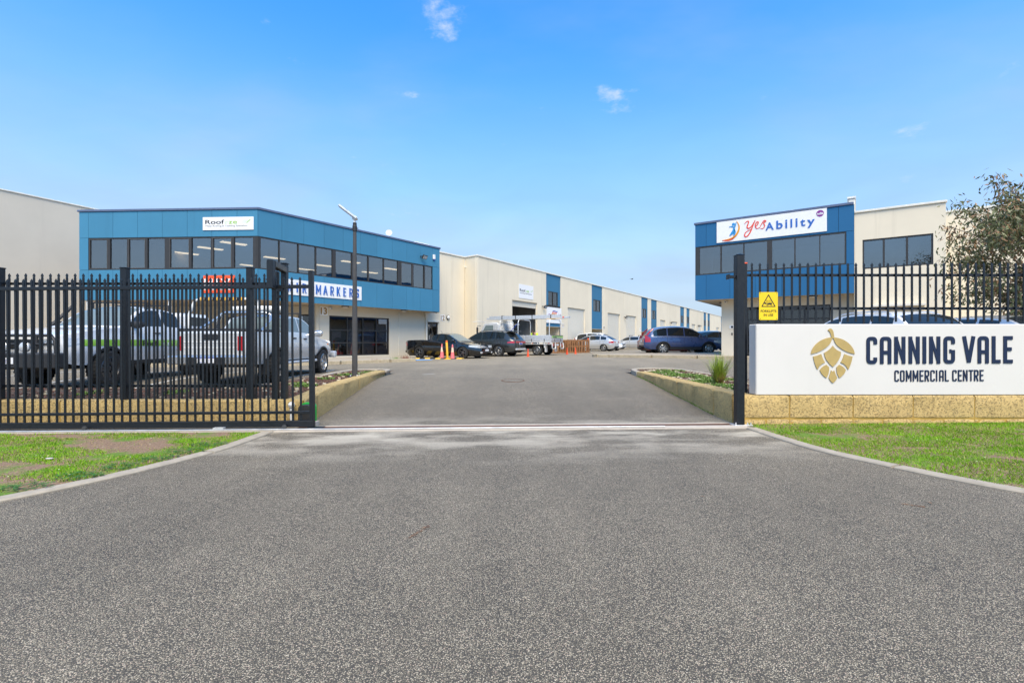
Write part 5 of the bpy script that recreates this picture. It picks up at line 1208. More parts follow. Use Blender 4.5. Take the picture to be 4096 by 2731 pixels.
def car(name, label, x, y, ang, sp, z=None, cat='car'):
    z = gz(x, y) if z is None else z
    root = empty(name, m=T(x, y, z) @ RZ(ang), label=label, cat=cat); RM = mw(root)
    L, W = sp['L'], sp['W']; hl = L / 2; zs = sp['sill']; belt = hermite(sp['belt']); roof = hermite(sp['roof']); gx0, gx1 = sp['roof'][0][0], sp['roof'][-1][0]
    wr, xf, xr = sp['wr'], sp['xf'], sp['xr']; ra = wr * sp.get('arch', 1.14); P = M[sp['paint']]; k = sp.get('tumble', .30); er = sp.get('round', .4)
    def Wx(u):
        e = max(0, (abs(u) - (hl - er)) / er); return W * (1 - sp.get('nose', .22) * e * e) * (1 - .03 * (u / hl) ** 2)
    def g(t): return .90 + .10 * sm(0, .42, t) - .05 * sm(.55, 1, t)
    def zl(u):
        e = max(0, (abs(u) - (hl - .35)) / .35); base = zs + .10 * e * e
        for c in (xf, xr):
            if abs(u - c) < ra: base = max(base, wr + math.sqrt(max(0, ra * ra - (u - c) ** 2)) * .98)
        return base
    def ylow(u, zz): t = (zz - zs) / (belt(u) - zs); return Wx(u) * g(min(1, max(0, t)))
    def yup(u, zz): return Wx(u) * .95 - .012 - k * max(0, zz - belt(u))
    def ztop(u):
        zb_ = belt(u); return max(zb_ + .03, roof(u)) if gx0 <= u <= gx1 else zb_ + .03
    def crown(u): return min(.075, (ztop(u) - belt(u)) * .45)
    def yedge(u): return max(.2, yup(u, ztop(u) - crown(u)))
    st = {-hl + L * i / 56 for i in range(57)}
    for c in (xf, xr):
        for q in range(15):
            a = math.pi * q / 14; st.add(c + ra * math.cos(a))
        st |= {c - ra - .002, c + ra + .002}
    st |= {gx0, gx1, gx0 - .004, gx1 + .004}
    st = sorted(u for u in st if -hl <= u <= hl)
    rings = []
    def ring(u, sc=1, ux=None):
        z0, zb_, zt_, c = zl(u), belt(u), ztop(u), crown(u); ye = yedge(u); half = []
        for i in range(8): zz = z0 + (zb_ - z0) * i / 7; half.append((ylow(u, zz), zz))
        for i in range(1, 5): zz = zb_ + (zt_ - c - zb_) * i / 4; half.append((yup(u, zz), zz))
        for i in range(1, 6): s = 1 - i / 5; half.append((ye * s, zt_ - c * s ** 2.6))
        full = half + [(-a, b_) for a, b_ in half[-2::-1]]
        if sc != 1:
            zc = (z0 + zt_) / 2; full = [(a * sc, zc + (b_ - zc) * sc) for a, b_ in full]
        return [(u if ux is None else ux, a, b_) for a, b_ in full]
    rings = [ring(-hl, .86, -hl - .045), ring(-hl, .96, -hl - .03)] + [ring(u) for u in st] + [ring(hl, .96, hl + .03), ring(hl, .86, hl + .045)]
    b = MB(); b.grid(rings)
    for r_ in (rings[0], rings[-1]): b.add(r_, [tuple(range(len(r_)))])
    b.obj('body', P, root, RM, smooth=38)
    fe, re_ = hl + .047, -hl - .047
    # underbody
    bx('underbody', M['ink'], root, -hl + .25, hl - .25, -W + .26, W - .26, zs - .06, min(.75, belt(0) - .1), m=RM)
    G = M[sp.get('glass', 'car_glass')]
    e = .006
    for i, (a0, a1) in enumerate(sp.get('win', ())):
        for sd in (-1, 1):
            b = MB(); rows = []; n = 12
            for q in range(n + 1):
                u = a0 + (a1 - a0) * q / n; lo = belt(u) + .035; hi = ztop(u) - crown(u) - .035
                if hi < lo + .01: hi = lo + .01
                rows.append([(u, sd * (yup(u, lo + (hi - lo) * j / 4) + e), lo + (hi - lo) * j / 4) for j in range(5)])
            b.grid(rows); b.obj('side_window', G, root, RM, smooth=40)
    for nm, key in (('windscreen', 'ws'), ('rear_window', 'rw')):
        if key in sp:
            a0, a1 = sp[key]; b = MB(); rows = []
            for q in range(9):
                u = a0 + (a1 - a0) * q / 8; ye = yedge(u) * .9; c = crown(u); rows.append([(u + e * (1 if key == 'ws' else -1) * .7, ye * s, ztop(u) - c * abs(s * .9) ** 2.6 + e) for s in (-1, -.6, -.2, .2, .6, 1)])
            b.grid(rows); b.obj(nm, M[sp.get(key + 'g', sp.get('glass', 'car_glass'))], root, RM, smooth=40)
    def patch(nm, mat, a0, a1, zlo, zhi, sd, off=.006, n=8, par=None, hi_f=None, lo_f=None):
        b = MB(); rows = []
        for q in range(n + 1):
            u = a0 + (a1 - a0) * q / n; l_, h_ = (lo_f(u) if lo_f else zlo), (hi_f(u) if hi_f else zhi)
            rows.append([(u, sd * (ylow(u, l_ + (h_ - l_) * j / 4) + off), l_ + (h_ - l_) * j / 4) for j in range(5)])
        b.grid(rows); return b.obj(nm, M[mat], par or root, RM, smooth=40)
    lt = sp.get('lights', {})
    h0, h1, hx = lt.get('head', (.62, .80, .45)); t0, t1, tx = lt.get('tail', (.75, .98, .3))
    for sd in (-1, 1):
        b = MB(); rows = []
        for q in range(9): u = hl - hx + (hx - .02) * q / 8; l_ = h0 + (h1 - h0) * .45 * (1 - q / 8); rows.append([(u, sd * (ylow(u, l_ + (h1 - l_) * j / 3) + .007), l_ + (h1 - l_) * j / 3) for j in range(4)])
        b.grid(rows); yy = ylow(hl, (h0 + h1) / 2) * .93; b.box(hl - .02, fe + .004, min(sd * yy, sd * yy * .55), max(sd * yy, sd * yy * .55), h0 + .015, h1 - .015); b.obj('headlight', M['lamp_clear'], root, RM, smooth=40)
        b = MB(); rows = []
        for q in range(9): u = -hl + .01 + (tx - .01) * q / 8; h_ = t0 + (t1 - t0) * (1 - .5 * (q / 8) ** 2); rows.append([(u, sd * ((ylow(u, min(zz_, belt(u))) if zz_ <= belt(u) else yup(u, zz_)) + .007), zz_) for zz_ in [t0 + (h_ - t0) * j / 4 for j in range(5)]])
        b.grid(rows); yy = ylow(-hl, min((t0 + t1) / 2, belt(-hl))) * .93; b.box(re_ - .004, -hl + .02, min(sd * yy, sd * yy * lt.get('tin', .68)), max(sd * yy, sd * yy * lt.get('tin', .68)), t0 + .01, min(t1, belt(-hl)) - .01); b.obj('taillight', M['lamp_red'], root, RM, smooth=40)
        if sp.get('mirror', True):
            mx_ = sp.get('mx', gx1 - .42); my = yup(mx_, belt(mx_)) ; ms = sp.get('ms', 1); mmm = RM @ T(mx_, sd * (my + .12), belt(mx_) + .09)
            MB().lathe([(0, -.09), (.05, -.075), (.075, 0), (.06, .07), (0, .085)], 12, m=SC(.7 * ms, 1.25 * ms, .95 * ms) @ RX(math.pi / 2)).obj('mirror', M[sp.get('mirror_mat', sp['paint'])], root, mmm, smooth=50); MB().tube([(0, -sd * .17, -.06), (0, 0, -.03)], .02, 6).obj('mirror_arm', M['black_plastic'], root, mmm)
        for dx in sp.get('doors', ()): patch('door_gap', 'ink', dx - .006, dx + .006, zs + .1, 0, sd, .002, 1, hi_f=lambda u: belt(u) + .02, lo_f=lambda u: max(zs + .08, zl(u) + .01))
        for hx_ in sp.get('handles', ()):
            hz_ = belt(hx_) - .11; yy = ylow(hx_, hz_); bx('door_handle', M[sp.get('handle_mat', sp['paint'])], root, hx_ - .09, hx_ + .09, min(sd * (yy - .01), sd * (yy + .025)), max(sd * (yy - .01), sd * (yy + .025)), hz_ - .018, hz_ + .018, m=RM, bevel=.008)
        if 'clad' in sp:
            cm, ch = sp['clad']; patch('cladding', cm, xr + ra + .02, xf - ra - .02, zs - .02, zs + ch, sd, .01, 10)
            for c in (xf, xr):
                b = MB(); rows = []
                for q in range(17):
                    a = math.pi * q / 16; r0, r1 = ra * .985, ra * 1.10; pr = []
                    for rr_ in (r0, r1): u = c + rr_ * math.cos(a); zz = wr + rr_ * math.sin(a) * .98; u = max(-hl + .02, min(hl - .02, u)); pr.append((u, sd * (ylow(u, zz) + .014), zz))
                    rows.append(pr)
                b.grid(rows); b.obj('arch_trim', M[cm], root, RM, smooth=40)
        wheel(root, xf, sd * (W - .12), wr, sd, sp.get('rim', 's5'), sp.get('tw', .21), sp.get('mud', False)); wheel(root, xr, sd * (W - .12), wr, sd, sp.get('rim', 's5'), sp.get('tw', .21), sp.get('mud', False))
    # front and rear details
    bx('grille', M['black_plastic'], root, hl - .02, fe + .008, -W * .42, W * .42, sp.get('gr', (.5, .66))[0], sp.get('gr', (.5, .66))[1], m=RM); bx('air_intake', M['black_plastic'], root, hl - .02, fe + .006, -W * .5, W * .5, zs + .14, zs + .24, m=RM)
    bx('bumper', M[sp.get('bumper', 'black_plastic')], root, re_ - .012, -hl + .03, -W * .66, W * .66, zs + .12, zs + .24, m=RM, bevel=.01)
    pz = sp.get('plate', .72); pr = sp.get('plate_front', .42)
    o = bx('number_plate', M['plate_white'], root, re_ - .016, re_ - .002, -.19, .19, pz, pz + .12, m=RM)
    o = bx('number_plate', M['plate_white'], root, fe + .002, fe + .016, -.19, .19, pr, pr + .11, m=RM)
    root_info = dict(belt=belt, ylow=ylow, ztop=ztop, yedge=yedge, fe=fe, re=re_, RM=RM, patch=patch, yup=yup, crown=crown, hl=hl, W=W)
    return root, root_info
def rails(root, inf, x0, x1, mat='black_plastic', yk=.9):
    for sd in (-1, 1):
        y0 = inf['yedge'](x0) * yk; zt = lambda u: inf['ztop'](u) - inf['crown'](u) * yk ** 2.6
        pts = [(x0, sd * y0, zt(x0) - .005)] + [(x0 + (x1 - x0) * q / 8, sd * inf['yedge'](x0 + (x1 - x0) * q / 8) * yk, zt(x0 + (x1 - x0) * q / 8) + .05) for q in range(1, 8)] + [(x1, sd * inf['yedge'](x1) * yk, zt(x1) - .005)]
        MB().tube(pts, .017, 8).obj('roof_rail', M[mat], root, inf['RM'], smooth=50)
def crossbars(root, inf, xs_, mat='black_plastic', lift=.11, ext=.0):
    for u in xs_:
        ye = inf['yedge'](u) * .92 + ext; z_ = inf['ztop'](u) + lift * .6
        MB().tube([(u, -ye, z_), (u, ye, z_)], .02, 8).obj('roof_bar', M[mat], root, inf['RM'])
        for s in (-1, 1): MB().box(u - .03, u + .03, s * ye * .97 - .025, s * ye * .97 + .025, inf['ztop'](u) - inf['crown'](u) - .01, z_).obj('bar_foot', M[mat], root, inf['RM'])
suv = dict(L=4.52, W=.90, sill=.30, belt=[(-2.26, .92), (-1.6, 1.02), (0, 1.0), (.9, .97), (1.5, .90), (2.05, .78), (2.26, .66)], roof=[(-2.2, 1.0), (-2.05, 1.22), (-1.75, 1.50), (-1.2, 1.64), (-.4, 1.68), (.25, 1.63), (.75, 1.42), (1.3, 1.02)], wr=.345, xf=1.42, xr=-1.22,
           win=[(-1.78, -1.0), (-.94, -.02), (.05, 1.0)], ws=(.38, 1.2), rw=(-2.16, -1.75), doors=(-.98, .02, 1.02), handles=(-.75, .22), paint='car_blue', rim='s7', lights=dict(head=(.62, .82, .55), tail=(.72, 1.12, .3)), clad=('charcoal', .14), mx=.85)
Yc = 29.6; root, inf = car('parked_suv', 'dark blue SUV parked side on by the right office wall', atx(2719, Yc), Yc, -.03, dict(suv, glass='car_glass'), z=.515)
for sd in (-1, 1):
    b = MB(); P_ = [(u, sd * (inf['yup'](u, inf['belt'](u)) + .008), inf['belt'](u) + .02) for u in (-1.85, -1, 0, .7, 1.12)]; b.tube(P_, .012, 6); P_ = [(u, sd * (inf['yup'](u, inf['ztop'](u) - inf['crown'](u) - .03) + .006), inf['ztop'](u) - inf['crown'](u) - .03) for u in (-1.9, -1.7, -1.4, -1, -.4, 0, .35, .7, 1.1)]; b.tube(P_, .012, 6); b.obj('window_trim', M['chrome'], root, inf['RM'], smooth=50)
    b = MB(); rows = []
    for q in range(6): zz = 1.12 + .40 * q / 5; u = -2.17 + (.36 * (q / 5) ** 1.4); rows.append([(u, sd * (inf['yup'](u, zz) + .010), zz), (u + .10, sd * (inf['yup'](u + .1, zz) + .010), zz)])
    b.grid(rows); b.obj('tall_taillight', M['lamp_red'], root, inf['RM'])
# grey SUV nose-in
suv2 = dict(suv, paint='car_grey', rim='s5d', L=4.63, belt=[(-2.31, .98), (-1.6, 1.06), (0, 1.0), (.9, .99), (1.6, .95), (2.1, .84), (2.31, .70)], roof=[(-2.26, 1.04), (-2.1, 1.2), (-1.65, 1.55), (-1.1, 1.63), (-.4, 1.65), (.2, 1.60), (.75, 1.38), (1.28, 1.03)], xf=1.42, xr=-1.26, wr=.36, lights=dict(head=(.7, .86, .5), tail=(.84, .96, .42), tin=.1), clad=('black_plastic', .16), plate=.74, win=[(-1.62, -1.02), (-.96, -.04), (.04, .98)], rw=(-2.2, -1.68))
X_, Y_ = atx(1955, 31.6), 31.6; hd = math.atan2(.5, -.86)
root, inf = car('parked_suv', 'dark grey SUV parked nose in between the black ute and the truck', X_, Y_, hd, suv2); rails(root, inf, -1.5, .3, 'black_plastic')
bx('lower_bumper', M['alu'], root, inf['re'] - .03, inf['re'] + .05, -.62, .62, .40, .52, m=inf['RM'], bevel=.02); bx('spoiler', M['car_grey'], root, -2.12, -1.6, -.55, .55, 1.56, 1.60, m=inf['RM'], bevel=.015)
bx('plate_strip', M['plate_blue'], root, inf['re'] - .018, inf['re'] - .0165, -.17, .17, .755, .845, m=inf['RM'])
# black ute, backed in
ute = dict(L=5.06, W=.94, sill=.20, belt=[(-2.53, .98), (-1.9, 1.03), (-.6, .99), (.2, .95), (.95, .92), (1.7, .84), (2.25, .70), (2.53, .58)], roof=[(-.85, 1.0), (-.72, 1.18), (-.42, 1.40), (.0, 1.47), (.4, 1.44), (.8, 1.24), (1.35, .95)], wr=.335, xf=1.52, xr=-1.4, win=[(-.62, -.27), (-.20, .95)], ws=(.48, 1.25), rw=(-.82, -.45), wsg='car_glass_pale',
           doors=(-.24, .98), handles=(0,), paint='car_black', rim='d5', lights=dict(head=(.60, .76, .62), tail=(.72, .95, .22)), gr=(.5, .62), tumble=.36, nose=.30, round=.6)
X_, Y_ = atx(1792, 28.7), 28.7
root, inf = car('black_ute', 'glossy black sports ute parked behind the two faded pink cones', X_, Y_, math.atan2(-.42, .9), ute)
MB().grid([[(u, s * .82 * (inf['W']), inf['belt'](u) + .036 - .01 * abs(s)) for s in (-1, -.5, 0, .5, 1)] for u in (-2.42, -1.8, -1.3, -.92)]).obj('tonneau_cover', M['black_plastic'], root, inf['RM'], smooth=40); MB().tube([(-.5, .3, 1.36), (-.72, .34, 1.62)], .008, 6).obj('aerial', M['black_plastic'], root, inf['RM']); bx('badge', M['chrome'], root, inf['fe'] + .009, inf['fe'] + .02, -.05, .05, .53, .62, m=inf['RM'], bevel=.01)
for s in (-1, 1): bx('fog_lamp', M['lamp_clear'], root, inf['hl'] - .02, inf['fe'] + .008, s * .58 - .07, s * .58 + .07, .30, .40, m=inf['RM'], bevel=.01)
# far silver hatch, white people mover, silver wagon
hat = dict(L=4.3, W=.88, sill=.22, belt=[(-2.15, .90), (-1.5, .98), (0, .93), (.9, .90), (1.5, .82), (1.95, .70), (2.15, .58)], roof=[(-2.08, .95), (-1.9, 1.12), (-1.45, 1.36), (-.8, 1.45), (-.2, 1.46), (.3, 1.40), (.8, 1.18), (1.25, .93)], wr=.31, xf=1.32, xr=-1.28, win=[(-1.5, -1.0), (-.92, -.02), (.05, .95)], ws=(.35, 1.15), rw=(-2.0, -1.5), doors=(-.95, .02, .98), handles=(-.7, .25), paint='car_silver2', rim='s10', lights=dict(head=(.56, .7, .5), tail=(.74, .9, .4)))
X_, Y_ = atx(2372, 44), 44; root, inf = car('parked_hatchback', 'silver hatchback parked nose in beside the timber pallets', X_, Y_, hd, hat)
mpv = dict(hat, L=4.75, W=.90, paint='car_white', belt=[(-2.37, .95), (-1.5, 1.0), (0, .97), (1.1, .95), (1.7, .86), (2.15, .72), (2.37, .58)], roof=[(-2.3, 1.0), (-2.15, 1.4), (-1.7, 1.66), (-.8, 1.73), (.1, 1.70), (.7, 1.52), (1.2, 1.22), (1.7, .9)], xf=1.45, xr=-1.4, win=[(-2.0, -1.05), (-.98, -.02), (.05, 1.2)], ws=(.55, 1.6), doors=(-1.0, .02, 1.1), lights=dict(head=(.66, .82, .6), tail=(.8, 1.2, .25)), rw=(-2.26, -2.0))
X_, Y_ = atx(2398, 47.3), 47.3; root, inf = car('people_mover', 'white people mover facing out behind the silver hatchback', X_, Y_, math.atan2(-.5, .86), mpv)
X_, Y_ = atx(2528, 54), 54; root, inf = car('parked_wagon', 'silver wagon with black roof bars near the far blue bays', X_, Y_, hd, dict(hat, paint='car_silver2', rim='s5d', lights=dict(head=(.6, .75, .5), tail=(.78, .95, .35)))); crossbars(root, inf, (-.9, .1))
X_, Y_ = atx(2625, 35.2) , 35.2; root, inf = car('red_hatchback', 'dark red hatchback almost hidden behind the blue SUV', X_ + .98, Y_, .05, dict(hat, paint='car_red'), z=.42)
X_, Y_ = atx(2850, 35.5), 35.5; root, inf = car('dark_sedan', 'dark blue grey sedan showing between the blue SUV and the office wall', X_, Y_, .2, dict(hat, L=4.5, paint='car_dark', roof=[(-2.1, .95), (-1.8, 1.12), (-1.2, 1.40), (-.5, 1.46), (.1, 1.46), (.5, 1.36), (.9, 1.16), (1.35, .93)]), z=.58)
# cars behind the entrance wall and at the far left
X_, Y_ = 9.45, 13.1; root, inf = car('white_suv', 'white SUV with silver roof rails behind the white entrance wall', X_, Y_, math.radians(96), dict(suv2, paint='car_white', rim='s5', clad=('black_plastic', .1)), z=.37); rails(root, inf, -1.5, .3, 'alu'); bx('wiper', M['black_plastic'], root, -2.14, -2.12, -.05, .35, 1.22, 1.24, m=inf['RM'])
X_, Y_ = 12.35, 13.3; root, inf = car('silver_wagon', 'silver wagon roof showing beside the white SUV behind the entrance wall', X_, Y_, math.radians(93), dict(hat, L=4.6, paint='car_silver2', roof=[(-2.2, .98), (-2.0, 1.25), (-1.6, 1.46), (-.8, 1.54), (-.2, 1.55), (.3, 1.48), (.8, 1.22), (1.3, .94)], belt=[(-2.3, .94), (-1.5, 1.0), (0, .95), (.9, .92), (1.5, .84), (2.1, .72), (2.3, .6)]), z=.40)
X_, Y_ = -18.3, 18.2; root, inf = car('navy_sedan', 'dark navy sedan roof showing behind the white ute', X_, Y_, math.radians(8), dict(hat, L=4.6, paint='car_navy', glass='car_glass_pale'))
# white roofing ute facing the road
wut = dict(L=5.15, W=.92, sill=.50, belt=[(-2.57, 1.32), (-1.0, 1.34), (0, 1.34), (.75, 1.34), (1.3, 1.33), (2.0, 1.26), (2.57, 1.14)], roof=[(-1.05, 1.36), (-.98, 1.66), (-.8, 1.88), (-.3, 1.94), (.1, 1.93), (.45, 1.84), (.85, 1.58), (1.22, 1.35)], wr=.40, xf=1.55, xr=-1.5, arch=1.18, win=[(-.9, -.32), (-.24, .95)], ws=(.28, 1.13), rw=(-1.03, -.9), wsg='car_glass_pale', doors=(-.28, .98), handles=(.0,), paint='car_white', rim='steel', tw=.26, mud=True, lights=dict(head=(.90, 1.09, .3), tail=(.85, 1.2, .12)), gr=(.86, 1.06), clad=('black_plastic', .06), nose=.12, mirror_mat='black_plastic', handle_mat='black_plastic', ms=1.4, plate_front=.60)
X_, Y_ = -10.18, 12.85
root, inf = car('white_ute', 'white roofing company ute with black bull bar facing the fence', X_, Y_, math.radians(-90), wut, z=gz(-10, 12.2), cat='ute')
RM = inf['RM']; fe = inf['fe']
for sd in (-1, 1): inf['patch']('green_stripe', 'car_lime', -2.5, 2.3, .92, 1.03, sd, .004, 40, lo_f=lambda u: .90 + .02 * u / 2.5, hi_f=lambda u: 1.06)
bar = MB(); bar.box(fe + .04, fe + .30, -.93, .93, .46, .78); bar.obj('bull_bar_beam', M['black_plastic'], root, RM, bevel=.03)
b = MB(); b.tube([(fe + .15, -.80, .78), (fe + .15, -.78, 1.02), (fe + .12, -.68, 1.14), (fe + .12, .68, 1.14), (fe + .15, .78, 1.02), (fe + .15, .80, .78)], .032, 10)
for y_ in (-.38, .38): b.tube([(fe + .15, y_, .76), (fe + .12, y_, 1.14)], .03, 8)
b.tube([(fe + .15, -.79, .96), (fe + .15, .79, .96)], .025, 8); b.obj('bull_bar_hoop', M['black_plastic'], root, RM, smooth=50)
for y_ in (-.22, .22): MB().lathe([(0, .06), (.08, .055), (.105, .03), (.10, -.02), (.05, -.08), (0, -.08)], 18).obj('driving_light', M['lamp_clear'], root, RM @ T(fe + .20, y_, .90) @ RY(math.pi / 2), smooth=50)
bx('number_plate', M['plate_white'], root, fe + .302, fe + .312, -.30, .08, .56, .69, m=RM); txt('1GTV 083', .085, 'plate_blue', root, RM @ T(fe + .314, -.285, .585) @ RZ(math.pi / 2), ext=.001, sx=.9)
txt('Roof', .20, 'ink', root, RM @ T(-.02 + 1.0 - 1.35, inf['ylow'](-.1, 1.0) + .012, .905) @ RZ(math.pi) @ T(-.95, 0, 0), ext=.001, sx=1.3, off=.002); txt('eze', .20, 'sign_white', root, RM @ T(-.35, inf['ylow'](-.1, 1.0) + .012, .905) @ RZ(math.pi) @ T(-.28, 0, 0), ext=.001, sx=1.3)
crossbars(root, inf, (-.7, .15), 'black_plastic', .16, .06); MB().tube([(1.1, -.93, 1.05), (1.0, -.96, 1.4), (.5, -.84, 1.95)], .04, 8).obj('snorkel', M['black_plastic'], root, RM, smooth=50)
bx('tub_gap', M['ink'], root, -1.1, -1.075, -.91, .91, .72, 1.375, m=RM); bx('tub_cover', M['car_white'], root, -2.4, -1.12, -.80, .80, 1.35, 1.83, m=RM, bevel=.1)
for sd in (-1, 1): bx('canopy_window', M['car_glass'], root, -2.25, -1.3, sd * .803 - .004, sd * .803 + .004, 1.47, 1.73, m=RM)
# silver ute facing away
sut = dict(wut, L=5.1, W=.915, sill=.48, paint='car_silver', belt=[(-2.55, 1.22), (-1.0, 1.22), (0, 1.20), (.75, 1.18), (1.3, 1.12), (2.0, 1.02), (2.55, .90)], roof=[(-.72, 1.24), (-.68, 1.5), (-.52, 1.70), (-.1, 1.76), (.35, 1.74), (.7, 1.64), (1.08, 1.38), (1.42, 1.14)], win=[(-.6, .02), (.1, 1.16)], ws=(.6, 1.34), rw=(-.71, -.58), glass='car_glass_pale', wsg='car_glass', doors=(-.78, .06, 1.2), handles=(-.35, .32), lights=dict(head=(.80, .98, .3), tail=(.80, 1.14, .10), tin=.84), rim='s5', clad=('black_plastic', .05), mirror_mat='chrome', xf=1.6, xr=-1.32, wr=.385, plate=.56, bumper='chrome')
X_, Y_ = -6.74, 13.55
root, inf = car('silver_ute', 'silver dual cab ute with sports bars facing away behind the gate', X_, Y_, math.radians(90), sut, z=gz(-6.7, 12.6) - .02, cat='ute')
RM = inf['RM']; re_ = inf['re']
bx('tonneau_cover', M['black_plastic'], root, -2.52, -.80, -.80, .80, 1.24, 1.31, m=RM, bevel=.03); bx('rear_bumper', M['chrome'], root, re_ - .16, re_ + .02, -.88, .88, .50, .70, m=RM, bevel=.03); bx('tow_step', M['black_plastic'], root, re_ - .165, re_ - .15, -.42, .42, .50, .66, m=RM)
bx('number_plate', M['plate_white'], root, re_ - .178, re_ - .168, -.19, .19, .54, .67, m=RM); bx('plate_band', M['plate_blue'], root, re_ - .1795, re_ - .1782, -.188, .188, .645, .668, m=RM)
txt('1CJX 116', .10, 'plate_blue', root, RM @ T(re_ - .1795, .18, .555) @ RZ(-math.pi / 2), ext=.001, sx=.8)
for z_ in (.86, .99): bx('tailgate_crease', M['white_metal'], root, re_ - .006, re_ + .01, -.60, .60, z_, z_ + .022, m=RM, bevel=.006)
bx('tailgate_handle', M['black_plastic'], root, re_ - .03, re_ + .01, -.17, .17, 1.05, 1.18, m=RM, bevel=.02); bx('tailgate_gap', M['ink'], root, re_ - .003, re_ + .01, .715, .725, .74, 1.2, m=RM); bx('tailgate_gap', M['ink'], root, re_ - .003, re_ + .01, -.725, -.715, .74, 1.2, m=RM)
def hoop(nm, mat, xb, xt, zt, w0, w1, r=.04): MB().tube([(xb, -w0, 1.22), (xb + (xt - xb) * .7, -w0 * .97, zt - .32), (xt, -w1, zt - .05), (xt, -w1 + .12, zt), (xt, w1 - .12, zt), (xt, w1, zt - .05), (xb + (xt - xb) * .7, w0 * .97, zt - .32), (xb, w0, 1.22)], r, 10).obj(nm, M[mat], root, RM, smooth=50)
hoop('ladder_rack', 'white_metal', -2.2, -2.12, 2.0, .78, .66, .035); hoop('sports_bar', 'chrome', -1.0, -1.15, 1.74, .8, .62)
for sd in (-1, 1): MB().tube([(-1.9, sd * .78, 1.26), (-1.3, sd * .70, 1.55), (-1.15, sd * .62, 1.68)], .035, 8).obj('sports_bar_leg', M['chrome'], root, RM, smooth=50)
for k in range(11): bx('hazard_tape', M['safety_yellow' if k % 2 == 0 else 'ink'], root, -2.162, -2.078, -.52 + k * .0945, -.52 + k * .0945 + .094, 1.958, 2.042, m=RM, bevel=.012)
MB().tube([(-.62, -.72, 1.86), (-.62, .0, 1.87), (-.62, .62, 1.86)], [.085, .09, .08], 12).obj('rolled_awning', M['pvc'], root, RM, smooth=50); crossbars(root, inf, (-.45, .45), 'black_plastic', .14, .04)
for sd in (-1, 1):
    MB().tube([(-1.1, sd * (.90), .46), (1.05, sd * .90, .46)], .04, 8).obj('side_step', M['alu'], root, RM)
    for xc in (1.6, -1.32): bx('mud_flap', M['black_rubber'], root, xc - .50, xc - .47, sd * .78 - .12, sd * .78 + .12, .22, .60, m=RM)
    bx('indicator', M['lamp_orange'], root, 2.02, 2.12, sd * inf['ylow'](2.07, .92) - .012, sd * inf['ylow'](2.07, .92) + .012, .90, .95, m=RM, bevel=.01)
b = MB(); b.tube([(inf['fe'] + .1, -.7, .6), (inf['fe'] + .14, -.66, 1.0), (inf['fe'] + .12, -.45, 1.05), (inf['fe'] + .12, .45, 1.05), (inf['fe'] + .14, .66, 1.0), (inf['fe'] + .1, .7, .6)], .035, 10); b.obj('bull_bar', M['alu'], root, RM, smooth=50); bx('bull_bar_beam', M['alu'], root, inf['fe'] + .0, inf['fe'] + .2, -.9, .9, .5, .7, m=RM, bevel=.03)
# ================================================================== tray truck
tx, ty = atx(2205, 31.0), 31.0; th_ = math.atan2(.44, -.898)
tk = empty('tray_truck', m=T(tx, ty, gz(tx, ty) - .01) @ RZ(th_) @ T(0, -1.05, 0), label='silver cab tray truck with an aluminium drop side tray and pipe racks', cat='truck')
KM = mw(tk)      # x forward from the tail, y left
def tb(nm, mat, x0, x1, y0, y1, z0, z1, bev=.0, par=None): return bx(nm, M[mat], par or tk, x0, x1, y0, y1, z0, z1, m=KM, bevel=bev)
tb('chassis', 'ink', .3, 5.1, -.42, .42, .42, .70); tb('deck', 'alu', 0, 3.65, -1.04, 1.04, .84, .90, .005)
for sd in (-1, 1):
    for a, c in ((.03, 1.80), (1.88, 3.62)):
        o = tb('side_board', 'alu', a, c, min(sd * 1.02, sd * 1.05), max(sd * 1.02, sd * 1.05), .92, 1.30, .006)
        for z_ in (1.04, 1.17): bx('groove', M['steel_dark'], o, a + .01, c - .01, sd * 1.052 - .002, sd * 1.052 + .002, z_, z_ + .006, m=KM)
        for q in (.25, .75): tb('latch', 'steel_dark', a + (c - a) * q - .015, a + (c - a) * q + .015, min(sd * 1.05, sd * 1.085), max(sd * 1.05, sd * 1.085), .90, 1.08)
    tb('coaming', 'white_metal', 0, 3.65, min(sd * 1.0, sd * 1.055), max(sd * 1.0, sd * 1.055), .83, .845); tb('coaming', 'white_metal', 0, 3.65, min(sd * 1.0, sd * 1.055), max(sd * 1.0, sd * 1.055), .715, .74)
    for k in range(9): tb('coaming_web', 'white_metal', .02 + k * .45, .05 + k * .45, min(sd * 1.0, sd * 1.05), max(sd * 1.0, sd * 1.05), .735, .835)
    for k in (1.3, 3.0): tb('side_marker', 'lamp_orange', k - .05, k + .05, min(sd * 1.05, sd * 1.065), max(sd * 1.05, sd * 1.065), .755, .80)
    tb('side_marker', 'lamp_red', .12, .22, min(sd * 1.05, sd * 1.065), max(sd * 1.05, sd * 1.065), .755, .80)
o = tb('tailgate', 'blind', -.03, 0, -1.02, 1.02, .92, 1.30, .004); bx('tailgate_stripe', M['car_lime'], o, -.034, -.0305, -1.0, 1.0, 1.12, 1.26, m=KM); bx('tailgate_top', M['ink'], o, -.036, .004, -1.02, 1.02, 1.265, 1.303, m=KM)
txt('Roofeze', .17, 'ink', o, KM @ T(-.037, .80, 1.13) @ RZ(-math.pi / 2), ext=.001, sx=1.1, off=.003)
for y_ in (-.55, .55): tb('latch', 'steel_dark', -.06, -.03, y_ - .015, y_ + .015, .90, 1.06)
